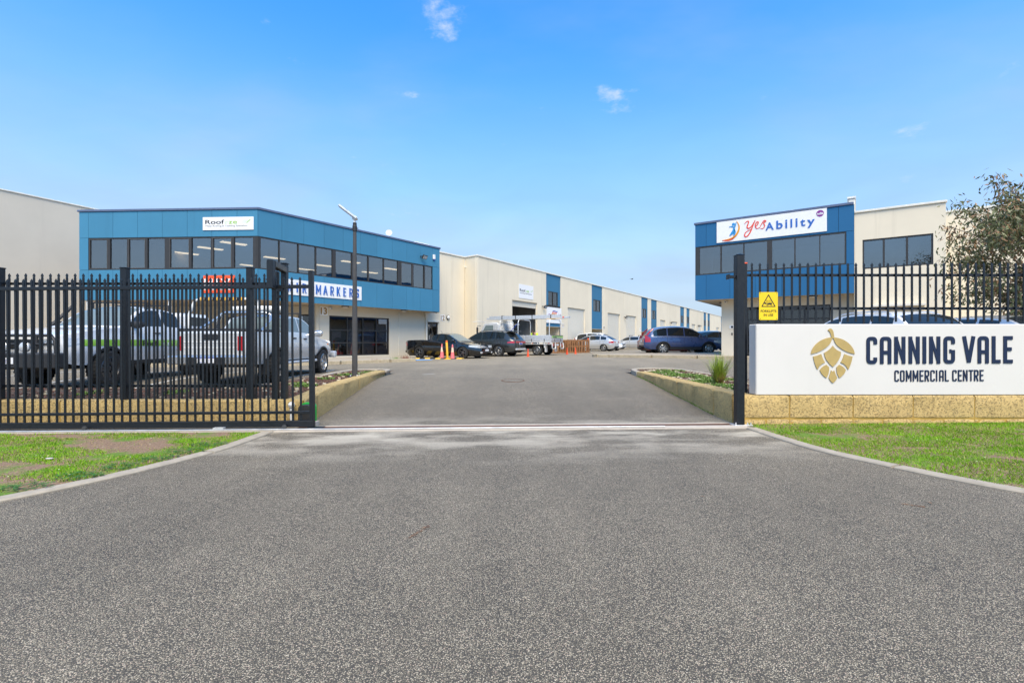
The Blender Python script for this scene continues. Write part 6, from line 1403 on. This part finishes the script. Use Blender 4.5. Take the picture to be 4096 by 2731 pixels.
for y_ in (-.75, .75):
    MB().tube([(-.04, y_ - .28, .82), (-.06, y_ - .28, .50), (-.06, y_ - .22, .43), (-.06, y_ + .22, .43), (-.06, y_ + .28, .50), (-.04, y_ + .28, .82)], .032, 8).obj('tail_guard', M['white_metal'], tk, KM, smooth=50); tb('tail_lamp', 'lamp_red', -.03, .0, y_ - .16, y_ + .12, .60, .74, .01)
tb('number_plate', 'plate_white', -.03, -.015, -.19, .19, .62, .74)
for sd in (-1, 1):
    for x_, r_ in ((1.02, .36), (4.55, .36)): wheel(tk, x_, sd * .84, r_, sd, 'steel' if x_ > 2 else 's10', .24)
    tb('mud_flap', 'pvc', .42, .45, sd * .84 - .18, sd * .84 + .18, .22, .62); tb('mudguard', 'white_metal', .45, .52, sd * .84 - .15, sd * .84 + .15, .50, .78)
tb('headboard', 'alu', 3.66, 3.70, -1.04, 1.04, .90, 1.62, .005)
b = MB()
for k in range(-14, 15):
    for s in (-1, 1):
        y0_, y1_ = k * .075, k * .075 + s * .62
        a0, a1 = max(-.98, min(.98, y0_)), max(-.98, min(.98, y1_))
        if abs(a1 - a0) > .02: z0_ = 1.64 + .62 * abs(a0 - y0_) / .62; z1_ = 1.64 + .62 * (1 - abs(y1_ - a1) / .62); b.tube([(3.68 + .008 * s, a0, z0_), (3.68 + .008 * s, a1, z1_)], .009, 4, False)
b.obj('mesh_guard', M['white_metal'], tk, KM); MB().tube([(3.68, -1.0, 1.6), (3.68, -1.0, 2.2), (3.68, -.9, 2.28), (3.68, .9, 2.28), (3.68, 1.0, 2.2), (3.68, 1.0, 1.6)], .024, 8).obj('guard_frame', M['white_metal'], tk, KM, smooth=50)
# cab
cabp = [(3.78, .62), (3.78, 2.02), (3.9, 2.14), (4.75, 2.14), (4.95, 2.05), (5.28, 1.42), (5.36, 1.2), (5.36, .55), (4.95, .52), (4.95, .70), (4.82, .86), (4.55, .92), (4.28, .86), (4.15, .70), (4.12, .60)]
MB().prism(cabp, -.98, .98, 'y').obj('cab', M['car_silver'], tk, KM, bevel=.035, smooth=35)
for sd in (-1, 1):
    MB().prism([(4.2, 1.36), (4.2, 1.98), (4.78, 1.98), (5.1, 1.42), (5.1, 1.36)], sd * .983 - .004, sd * .983 + .004, 'y').obj('side_window', M['car_glass_pale'], tk, KM); tb('door_gap', 'ink', 4.08, 4.09, min(sd * .97, sd * .985), max(sd * .97, sd * .985), .75, 2.0)
    MB().tube([(5.15, sd * .98, 1.95), (5.35, sd * 1.12, 1.95), (5.35, sd * 1.14, 1.85)], .016, 6).obj('mirror_arm', M['black_plastic'], tk, KM); tb('mirror', 'black_plastic', 5.30, 5.38, sd * 1.15 - .09, sd * 1.15 + .09, 1.45, 1.86, .03)
MB().add([(5.33, -.85, 1.38), (5.33, .85, 1.38), (5.02, .8, 2.0), (5.02, -.8, 2.0)], [(0, 1, 2, 3)]).obj('windscreen', M['car_glass'], tk, KM); tb('rear_cab_window', 'car_glass', 3.772, 3.779, -.7, .7, 1.45, 1.9); tb('bumper', 'black_plastic', 5.30, 5.46, -.98, .98, .38, .66, .03)
for sd in (-1, 1): tb('headlight', 'lamp_clear', 5.34, 5.375, sd * .72 - .16, sd * .72 + .16, .72, .92, .02)
# racks
for k, x_ in enumerate((.15, 2.35)):
    MB().tube([(x_, 1.0, .9), (x_, 1.0, 2.12), (x_, .92, 2.28), (x_, .8, 2.33), (x_, -.8, 2.33), (x_, -.92, 2.28), (x_, -1.0, 2.12), (x_, -1.0, .9)], .028, 8).obj('pipe_rack', M['alu'], tk, KM, smooth=50)
MB().tube([(4.9, -.8, 2.22), (4.9, .95, 2.22), (5.3, .98, 2.26), (5.8, .98, 2.24)], .018, 6).obj('cab_rack', M['white_metal'], tk, KM, smooth=50); MB().tube([(2.35, 1.0, 2.1), (3.5, 1.0, .95)], .02, 6).obj('brace', M['rack_blue'], tk, KM)
# load of folded metal on the racks
ld = empty('metal_flashings', m=KM @ T(-1.1, .30, 2.365), label='long bundle of silver folded metal lengths strapped on the truck racks', cat='metal load')
LM = mw(ld)
for k, (y0_, z0_, l0, l1) in enumerate(((.28, .0, 0, 5.9), (.28, .12, .6, 5.7), (.02, .0, .2, 5.9), (.02, .13, .9, 5.8), (-.25, .0, .5, 5.5))):
    b = MB(); b.box(l0, l1, y0_, y0_ + .24, z0_, z0_ + .012); b.box(l0, l1, y0_ + .228, y0_ + .24, z0_ + .012, z0_ + .115); b.box(l0, l1, y0_, y0_ + .012, z0_ + .012, z0_ + .115); b.box(l0, l1, y0_ + .012, y0_ + .09, z0_ + .103, z0_ + .115); b.obj('channel', M['alu'], ld, LM)
for x_ in (1.2, 2.5, 3.7, 4.7): bx('strap', M['black_plastic'], ld, x_, x_ + .05, -.27, .535, -.006, .262, m=LM)
bx('sticker', M['sign_orange'], ld, .32, .44, .5215, .523, .03, .10, m=LM); bx('hazard_strap', M['safety_yellow'], ld, .55, 1.5, .53, .545, -.03, .0, m=LM)

# person in a hi-vis shirt bending over on the far side of the tray
pp = KM @ T(2.15, -1.55, 0.0) @ RZ(math.pi / 2)     # faces the tray
per = empty('person', m=T(pp.translation.x, pp.translation.y, gz(pp.translation.x, pp.translation.y)) @ RZ(th_ + math.pi / 2), label='person in a yellow hi-vis shirt leaning down behind the truck tray', cat='person')
PM = mw(per)
def skin(nm, pts, edges, rad, mat, par, sub=2):
    me = bpy.data.meshes.new(nm); me.from_pydata(pts, edges, []); o = bpy.data.objects.new(nm, me); put(o, par, PM); me.materials.append(M[mat])
    sk = o.modifiers.new('skin', 'SKIN'); sk.use_smooth_shade = True
    for v, r_ in zip(me.skin_vertices[0].data, rad): v.radius = (r_, r_) if not isinstance(r_, tuple) else r_
    me.skin_vertices[0].data[0].use_root = True; s = o.modifiers.new('sub', 'SUBSURF'); s.levels = s.render_levels = sub; return o
bod = [(0, 0, .95), (.12, 0, 1.12), (.27, 0, 1.30), (.36, 0, 1.42), (.43, 0, 1.47), (.50, 0, 1.50), (.0, .11, .88), (.03, .12, .48), (-.03, .12, .08), (.10, .13, .04), (.0, -.11, .88), (.03, -.12, .48), (-.03, -.12, .08), (.10, -.13, .04),
       (.33, .20, 1.40), (.50, .27, 1.20), (.66, .20, 1.05), (.33, -.20, 1.40), (.50, -.27, 1.20), (.66, -.20, 1.05)]
ed = [(0, 1), (1, 2), (2, 3), (3, 4), (4, 5), (0, 6), (6, 7), (7, 8), (8, 9), (0, 10), (10, 11), (11, 12), (12, 13), (3, 14), (14, 15), (15, 16), (3, 17), (17, 18), (18, 19)]
skin('body', bod, ed, [.15, .15, .17, .14, .06, .065, .10, .075, .05, .045, .10, .075, .05, .045, .075, .055, .04, .075, .055, .04], 'skin', per)
sh_ = [(-.02, 0, 1.0), (.12, 0, 1.13), (.27, 0, 1.31), (.36, 0, 1.43), (.33, .21, 1.41), (.50, .28, 1.21), (.60, .24, 1.12), (.33, -.21, 1.41), (.50, -.28, 1.21), (.60, -.24, 1.12)]
skin('shirt', sh_, [(0, 1), (1, 2), (2, 3), (3, 4), (4, 5), (5, 6), (3, 7), (7, 8), (8, 9)], [.165, .17, .19, .155, .095, .072, .062, .095, .072, .062], 'hivis', per)
tr_ = [(0, 0, .97), (0, .11, .88), (.03, .12, .48), (-.03, .12, .12), (0, -.11, .88), (.03, -.12, .48), (-.03, -.12, .12)]
skin('trousers', tr_, [(0, 1), (1, 2), (2, 3), (0, 4), (4, 5), (5, 6)], [.165, .118, .092, .075, .118, .092, .075], 'navy_cloth', per)
hd_m = PM @ T(.57, 0, 1.55) @ RY(.75)
b = MB(); b.lathe([(0, -.12), (.045, -.115), (.065, -.08), (.078, -.02), (.082, .04), (.07, .09), (.04, .118), (0, .125)], 18, m=SC(1.12, .92, 1)); b.tube([(.085, 0, .01), (.112, 0, -.025), (.085, 0, -.035)], [.012, .018, .01], 6); b.obj('head', M['skin'], per, hd_m, smooth=60)
MB().lathe([(.086, .0), (.09, .05), (.076, .1), (.045, .128), (0, .136)], 18, m=SC(1.12, .95, 1) @ T(-.012, 0, 0)).obj('hair', M['hair_dark'], per, hd_m, smooth=60)
for s in (-1, 1): MB().lathe([(0, .008), (.011, .004), (.012, 0)], 8).obj('eye', M['ink'], per, hd_m @ T(.083, s * .032, .012) @ RY(math.pi / 2)); MB().lathe([(0, .012), (.02, .006), (.024, -.006), (0, -.012)], 10, m=SC(.6, 1, 1.3) @ RX(math.pi / 2)).obj('ear', M['skin'], per, hd_m @ T(-.005, s * .078, -.005))
for s in (-1, 1):
    hp = PM @ T(.66, s * .20, 1.05); b = MB(); b.tube([(0, 0, 0), (.05, 0, -.035), (.09, 0, -.06)], [.032, .04, .034], 8)
    for k in range(4): b.tube([(.085, (k - 1.5) * .019, -.058), (.125, (k - 1.5) * .021, -.085), (.135, (k - 1.5) * .021, -.12)], [.0095, .009, .007], 6)
    b.tube([(.03, -s * .03, -.03), (.07, -s * .055, -.05), (.1, -s * .05, -.075)], [.012, .011, .008], 6); b.obj('hand', M['skin'], per, hp, smooth=60)
# cantilever racking inside the open unit
u0 = RW.u(2105); rk = empty('storage_rack', m=RW.m @ T(u0, 1.9, .36), label='blue steel storage rack with orange arms inside the open roller door', cat='storage rack')
bx('upright', M['rack_blue'], rk, -.16, .16, -.1, .1, 0, 4.4, bevel=.01); bx('upright', M['rack_blue'], rk, -2.2, -1.95, 2.4, 2.6, 0, 4.4, bevel=.01)
for z_ in (1.15, 2.05, 2.95, 3.75): MB().prism([(0, z_ - .12), (0, z_ + .12), (-1.05, z_ + .14), (-1.05, z_ + .06)], -.07, .07, 'y').obj('arm', M['rack_orange'], rk, mw(rk) @ T(-.16, 0, 0) @ RZ(.35)); MB().prism([(0, z_ - .12), (0, z_ + .12), (-.9, z_ + .14), (-.9, z_ + .06)], -.07, .07, 'y').obj('arm', M['rack_orange'], rk, mw(rk) @ T(-2.2, 2.5, 0) @ RZ(.35))
for z_, n_ in ((1.38, 3), (2.28, 4)):
    q = empty('steel_lengths', m=mw(rk) @ T(-.55, -1.4, z_ - .02), label='grey metal lengths lying on the %s orange rack arms' % ('lower' if n_ == 3 else 'upper'), cat='metal load')
    for k in range(n_): bx('channel', M['alu'], q, -.3 + k * .15, -.17 + k * .15, 0, 4.4, 0, .07)
q = MB().tube([(0, 0, 0), (2.6, 0, 3.0)], .03, 6).obj('brace', M['charcoal'], rk, mw(rk) @ T(-2.6, 2.3, .5))
# timber pallets standing on edge
def pallet(m, label):
    o = empty('timber_pallet', m=m, label=label, cat='pallet', group='pallets stood on edge beside the truck')
    for k in range(7): bx('board', M['wood_pallet'], o, k * .172, k * .172 + .10, -.11, -.09, 0, 1.0)
    for z_ in (0.02, .45, .88): bx('bearer', M['wood_pallet'], o, 0, 1.13, -.088, -.0, z_, z_ + .10)
    for k in range(4): bx('back_board', M['wood_pallet'], o, k * .34, k * .34 + .11, .002, .022, 0, 1.0)
    return o
pl_s = [(2203, 37.0, -.1, 'front'), (2236, 37.1, -.1, ''), (2268, 36.6, .12, ''), (2298, 36.9, .12, '')]
lbs = ['timber pallet on edge just right of the truck tail', 'second timber pallet on edge from the truck', 'third timber pallet on edge from the truck', 'end timber pallet on edge nearest the red and white bollard']
for (px, Y_, a_, _), lb in zip(pl_s, lbs):
    x_ = atx(px, Y_); pallet(T(x_, Y_, gz(x_, Y_)) @ RZ(a_), lb)
for (px, Y_, a_), lb in zip(((2215, 37.6, -.05), (2280, 37.4, .1)), ('timber pallet behind the first pallet beside the truck', 'timber pallet behind the third pallet beside the truck')):
    x_ = atx(px, Y_); pallet(T(x_, Y_, gz(x_, Y_)) @ RZ(a_), lb)

# cones
def cone(px, py, h, label, mats, Y=None, tilt=0):
    d = py - CY; Yv = Y
    if Yv is None:
        Yv = 30.0
        for _ in range(8): Yv = (H - gz(atx(px, Yv), Yv)) * F / d
    x_ = atx(px, Yv); o = empty('traffic_cone', m=T(x_, Yv, gz(x_, Yv)) @ RY(tilt), label=label, cat='cone', group='traffic cones in the yard')
    s = h / .9; bx('base', M[mats[2]], o, -.19 * s, .19 * s, -.19 * s, .19 * s, .0, .035 * s, bevel=.008)
    r = lambda z_: .145 - .115 * z_ / .9
    for z0_, z1_, mt, nm in ((.03, .42, mats[0], 'body'), (.42, .70, mats[1], 'band'), (.70, .90, mats[0], 'tip')):
        pr = [(r(z0_) * s, z0_ * s), (r(z1_) * s, z1_ * s)] + ([(r(.9) * .4 * s, .905 * s)] if z1_ > .89 else [])
        MB().lathe(pr, 18).obj(nm, M[mt], o, smooth=40)
cone(1768, 1434.5, .84, 'faded pink traffic cone left of the orange bollard', ('cone_pink', 'cone_pale', 'black_rubber')); cone(1810, 1436, .80, 'faded pink traffic cone right of the orange bollard', ('cone_pink', 'cone_pale', 'black_rubber'))
cone(2112, 1427, .47, 'small orange cone beside the truck rear wheel', ('cone_orange',) * 3); cone(2268, 1417.5, .46, 'small orange cone behind the truck tail', ('cone_orange',) * 3); cone(2302, 1416, .46, 'small orange cone in front of the timber pallets', ('cone_orange',) * 3)
def bollard(px, py, h, label, mats, Y0, lean=0, r=.055):
    Yv = Y0
    for _ in range(8): Yv = (H - gz(atx(px, Yv), Yv)) * F / (py - CY)
    x_ = atx(px, Yv); o = empty('bollard', m=T(x_, Yv, gz(x_, Yv)) @ RY(lean), label=label, cat='bollard')
    MB().lathe([(0, .03), (.19, .03), (.2, .0)], 20).obj('base', M['black_rubber' if mats[0] == 'cone_orange' else 'safety_yellow'], o)
    MB().lathe([(r, .03), (r, h - .04), (r * .6, h), (0, h)], 16).obj('post', M[mats[0]], o, smooth=40)
    for z0_, z1_ in mats[2]: MB().lathe([(r + .003, z0_), (r + .003, z1_)], 16).obj('band', M[mats[1]], o, smooth=40)
bollard(1790, 1437, 1.02, 'leaning orange yellow bollard with a red cap between the two pink cones', ('safety_yellow', 'cone_orange', [(.93, 1.0)]), 27, -.05, .06); bollard(2352.5, 1410.5, 1.1, 'red and white striped bollard beside the silver hatchback', ('cone_orange', 'sign_white', [(.62, .82)]), 38)
# black and yellow rubber strip and blue bay paint
hs = empty('rubber_kerb_strip', loc=(-5.5, 27, gz(-5.5, 27)), label='low black rubber strip with yellow bars in front of the black ute', cat='kerb strip')
A2, B2 = Vector((atx(1545, 28.6), 28.6)), Vector((atx(1852, 27.0), 27.0)); d_ = (B2 - A2); n_ = 15
for k in range(n_):
    p = A2 + d_ * k / n_; m = T(p.x, p.y, gz(p.x, p.y)) @ RZ(math.atan2(d_.y, d_.x)); l_ = d_.length / n_
    MB().prism([(-.17, 0), (-.12, .05), (.12, .05), (.17, 0)], 0, l_ - .004, 'x').obj('segment', M['paint_yellow' if k % 2 == 0 else 'black_rubber'], hs, m)
o = MB().add([(p_[0], p_[1], gz(p_[0], p_[1]) + .006) for p_ in ((atx(1645, 25.3), 25.3), (atx(1722, 25.6), 25.6), (atx(1735, 26.6), 26.6), (atx(1660, 26.9), 26.9))], [(0, 1, 2, 3)]).obj('bay_paint', M['paint_blue'], kind='structure')
# weeds on the left path edge
for px, py, n_, sd_ in ((1500, 1449, 60, 1), (1585, 1443, 90, 2), (1620, 1441, 120, 3)):
    b = MB(); r = random.Random(sd_); Yv = 23 + (px - 1500) / 90; x0 = atx(px, Yv); z0 = gz(x0, Yv)
    for i in range(n_):
        a = r.random() * 6.28; h = .08 + .3 * r.random() * n_ / 120; s = .25 * r.random(); b.add([(x0 + s * math.cos(a) - .012, Yv + s * .4 * math.sin(a), z0), (x0 + s * math.cos(a) + .012, Yv + s * .4 * math.sin(a), z0), (x0 + (s + .12 * r.random()) * math.cos(a + .4), Yv + s * .5 * math.sin(a), z0 + h)], [(0, 1, 2)])
    o = b.obj('weed', M['mulch_red' if sd_ != 2 else 'groundcover'], label=('reddish brown weed clump at the end of the left footpath kerb', 'small green weed clump along the left footpath kerb', 'dry weed tuft in the left footpath kerb')[3 - sd_], cat='weed')
# lamp post
lx, ly = -3.77, 11.75; lz = zbL(lx, ly) + .02
lpst = empty('lamp_post', loc=(lx, ly, lz), label='dark grey lamp post with a flat tilted LED head in the left planter', cat='street lamp'); KM2 = mw(lpst)
MB().lathe([(.068, 0), (.064, 1.2), (.041, 3.55), (.041, 3.56)], 10).obj('pole', M['charcoal_light'], lpst, KM2, smooth=30)
MB().lathe([(0, .03), (.15, .03), (.155, .0)], 16).obj('base_plate', M['black_plastic'], lpst, KM2)
for k in range(4): MB().lathe([(0, .07), (.014, .07), (.014, .03)], 8).obj('bolt', M['alu'], lpst, KM2 @ RZ(.8 + k * math.pi / 2) @ T(.11, 0, 0))
MB().lathe([(.055, 3.5), (.055, 3.62), (.046, 3.64), (.046, 3.70), (.03, 3.71)], 16).obj('collar', M['black_plastic'], lpst, KM2); MB().lathe([(.034, 3.70), (.034, 3.80), (.03, 3.82), (0, 3.82)], 14).obj('spigot', M['white_metal'], lpst, KM2)
hm = KM2 @ T(0, 0, 3.82) @ RZ(.15) @ RY(math.radians(37)); bx('lamp_head', M['alu'], lpst, -.46, .06, -.10, .10, -.02, .035, m=hm, bevel=.015); bx('led_panel', M['charcoal'], lpst, -.42, -.22, -.08, .08, .0352, .039, m=hm); bx('knuckle', M['white_metal'], lpst, -.05, .06, -.05, .05, -.06, .045, m=hm, bevel=.02)
for s in (-1, 1): MB().tube([(0, 0, 3.57), (s * .085, 0, 3.57)], .012, 6).obj('set_screw', M['black_plastic'], lpst, KM2)

# ================================================================== tree at the right edge
def gum_leaf_mat():
    q = NT('gum_leaf'); v = q.n('ShaderNodeVertexColor', layer_name='tone'); q.l(v.outputs[0], q.b.inputs['Base Color']); q.b.inputs['Roughness'].default_value = .5; MAT['gum_leaf'] = q.m
gum_leaf_mat()
def gum(loc, label, seed, H_=5.4, crown=(-.25, .2, 3.6, 2.7, 2.2, 2.3), nb=90, per=150):
    root = empty('gum_tree', loc=loc, label=label, cat='tree'); r = random.Random(seed); x0, y0, z0 = loc
    tb_ = MB(); cx_, cy_, cz_, rx_, ry_, rz_ = crown
    trunk = [(0, 0, 0), (.05, .02, .8), (-.05, .05, 1.7), (.0, 0, 2.6), (.1, .1, 3.6), (.05, 0, 4.6)]; tb_.tube(trunk, [.13, .11, .09, .07, .045, .02], 9)
    leaves = []; tips = []
    for i in range(nb):
        while True:
            p = Vector((r.uniform(-1, 1), r.uniform(-1, 1), r.uniform(-1, 1)))
            if .25 < p.length < 1: break
        e = Vector((cx_ + p.x * rx_, cy_ + p.y * ry_, cz_ + p.z * rz_)); k = min(.95, max(.25, (e.z * .55) / 4.6)); s = Vector((.02, .02, 4.6 * k)); mid = (s + e) / 2 + Vector((0, 0, .25))
        tb_.tube([s, (s + mid) / 2, mid, (mid + e) / 2 + Vector((0, 0, .08)), e], [.020, .016, .011, .008, .004], 5)
        tips.append((mid, e))
    tb_.obj('trunk', M['bark'], root, smooth=60)
    vs = []; fs = []; col = []
    for mid, e in tips:
        big = .5 + .5 * r.random(); red = r.random() < .25
        for j in range(int(per * (.6 + .8 * r.random()))):
            t = r.random() ** .6; c = mid * (1 - t) + e * t; c = c + Vector((r.gauss(0, .17), r.gauss(0, .17), r.gauss(-.1, .16)))
            l = .11 + .10 * r.random(); w0 = .017 + .012 * r.random(); a = r.random() * 6.28; dn = r.uniform(-1.4, -.2)
            d = Vector((math.cos(a) * math.cos(dn), math.sin(a) * math.cos(dn), math.sin(dn))); n = d.cross(Vector((r.uniform(-1, 1), r.uniform(-1, 1), .3))).normalized() * w0
            b0 = len(vs); vs += [c, c + d * l * .4 + n, c + d * l, c + d * l * .4 - n]; fs.append((b0, b0 + 1, b0 + 2, b0 + 3))
            m_ = (.7 + .6 * r.random()); q_ = r.random()
            cc = (.115 * m_, .125 * m_, .045 * m_) if q_ > (.5 if red else .18) else (.28 * m_, .16 * m_, .075 * m_)
            col += [cc] * 4
    me = bpy.data.meshes.new('crown'); me.from_pydata(vs, [], fs); ca = me.color_attributes.new('tone', 'FLOAT_COLOR', 'POINT'); ca.data.foreach_set('color', [q for c in col for q in (c[0], c[1], c[2], 1)]); me.materials.append(M['gum_leaf'])
    inst('crown', me, root)
gum((atx(4215, 13.4), 13.4, .38), 'small olive green gum tree behind the fence at the right edge', 5)
# hedge far right
hd_ = empty('green_shrub', loc=(24.2, 23, .4), label='green shrub row behind the parked wagon at the far right', cat='shrub'); b = MB(); r = random.Random(9)
for i in range(5200):
    u = r.uniform(-1.6, 2.6); v = r.uniform(-.6, .6); hz_ = (2.25 + .35 * noise.noise(Vector((u * 1.3, v, 2)))) * math.sqrt(r.random()) ; p = Vector((u, v, hz_)); s = .035 + .03 * r.random(); a = Vector((r.uniform(-1, 1), r.uniform(-1, 1), r.uniform(-.4, 1))).normalized() * s; c = a.cross(Vector((r.uniform(-1, 1), r.uniform(-1, 1), r.uniform(-1, 1)))).normalized() * s * .6
    b.add([p - a, p + c, p + a, p - c], [(0, 1, 2, 3)])
b.obj('foliage', M['groundcover'], hd_); MB().tube([(0, 0, 0), (0, 0, 1.4)], .06, 6).obj('stem', M['bark'], hd_)
# a bird in the sky
bd = empty('bird', m=T(atx(2528, 60), 60, H + (CY - 1117) / F * 60) @ RZ(.4), label='small dark bird flying above the warehouse row', cat='bird')
MB().tube([(-.2, 0, -.01), (-.08, 0, 0), (.05, 0, .01), (.14, 0, .02), (.2, 0, .015)], [.012, .045, .05, .03, .006], 8).obj('body', M['charcoal'], bd, smooth=60); MB().grid([[(.06, 0, .02), (.03, .2, .09), (-.06, .42, .05)], [(-.06, 0, .02), (-.08, .2, .08), (-.11, .4, .045)]]).grid([[(.06, 0, .02), (.03, -.2, .09), (-.06, -.42, .05)], [(-.06, 0, .02), (-.08, -.2, .08), (-.11, -.4, .045)]]).obj('wings', M['charcoal'], bd, smooth=60)
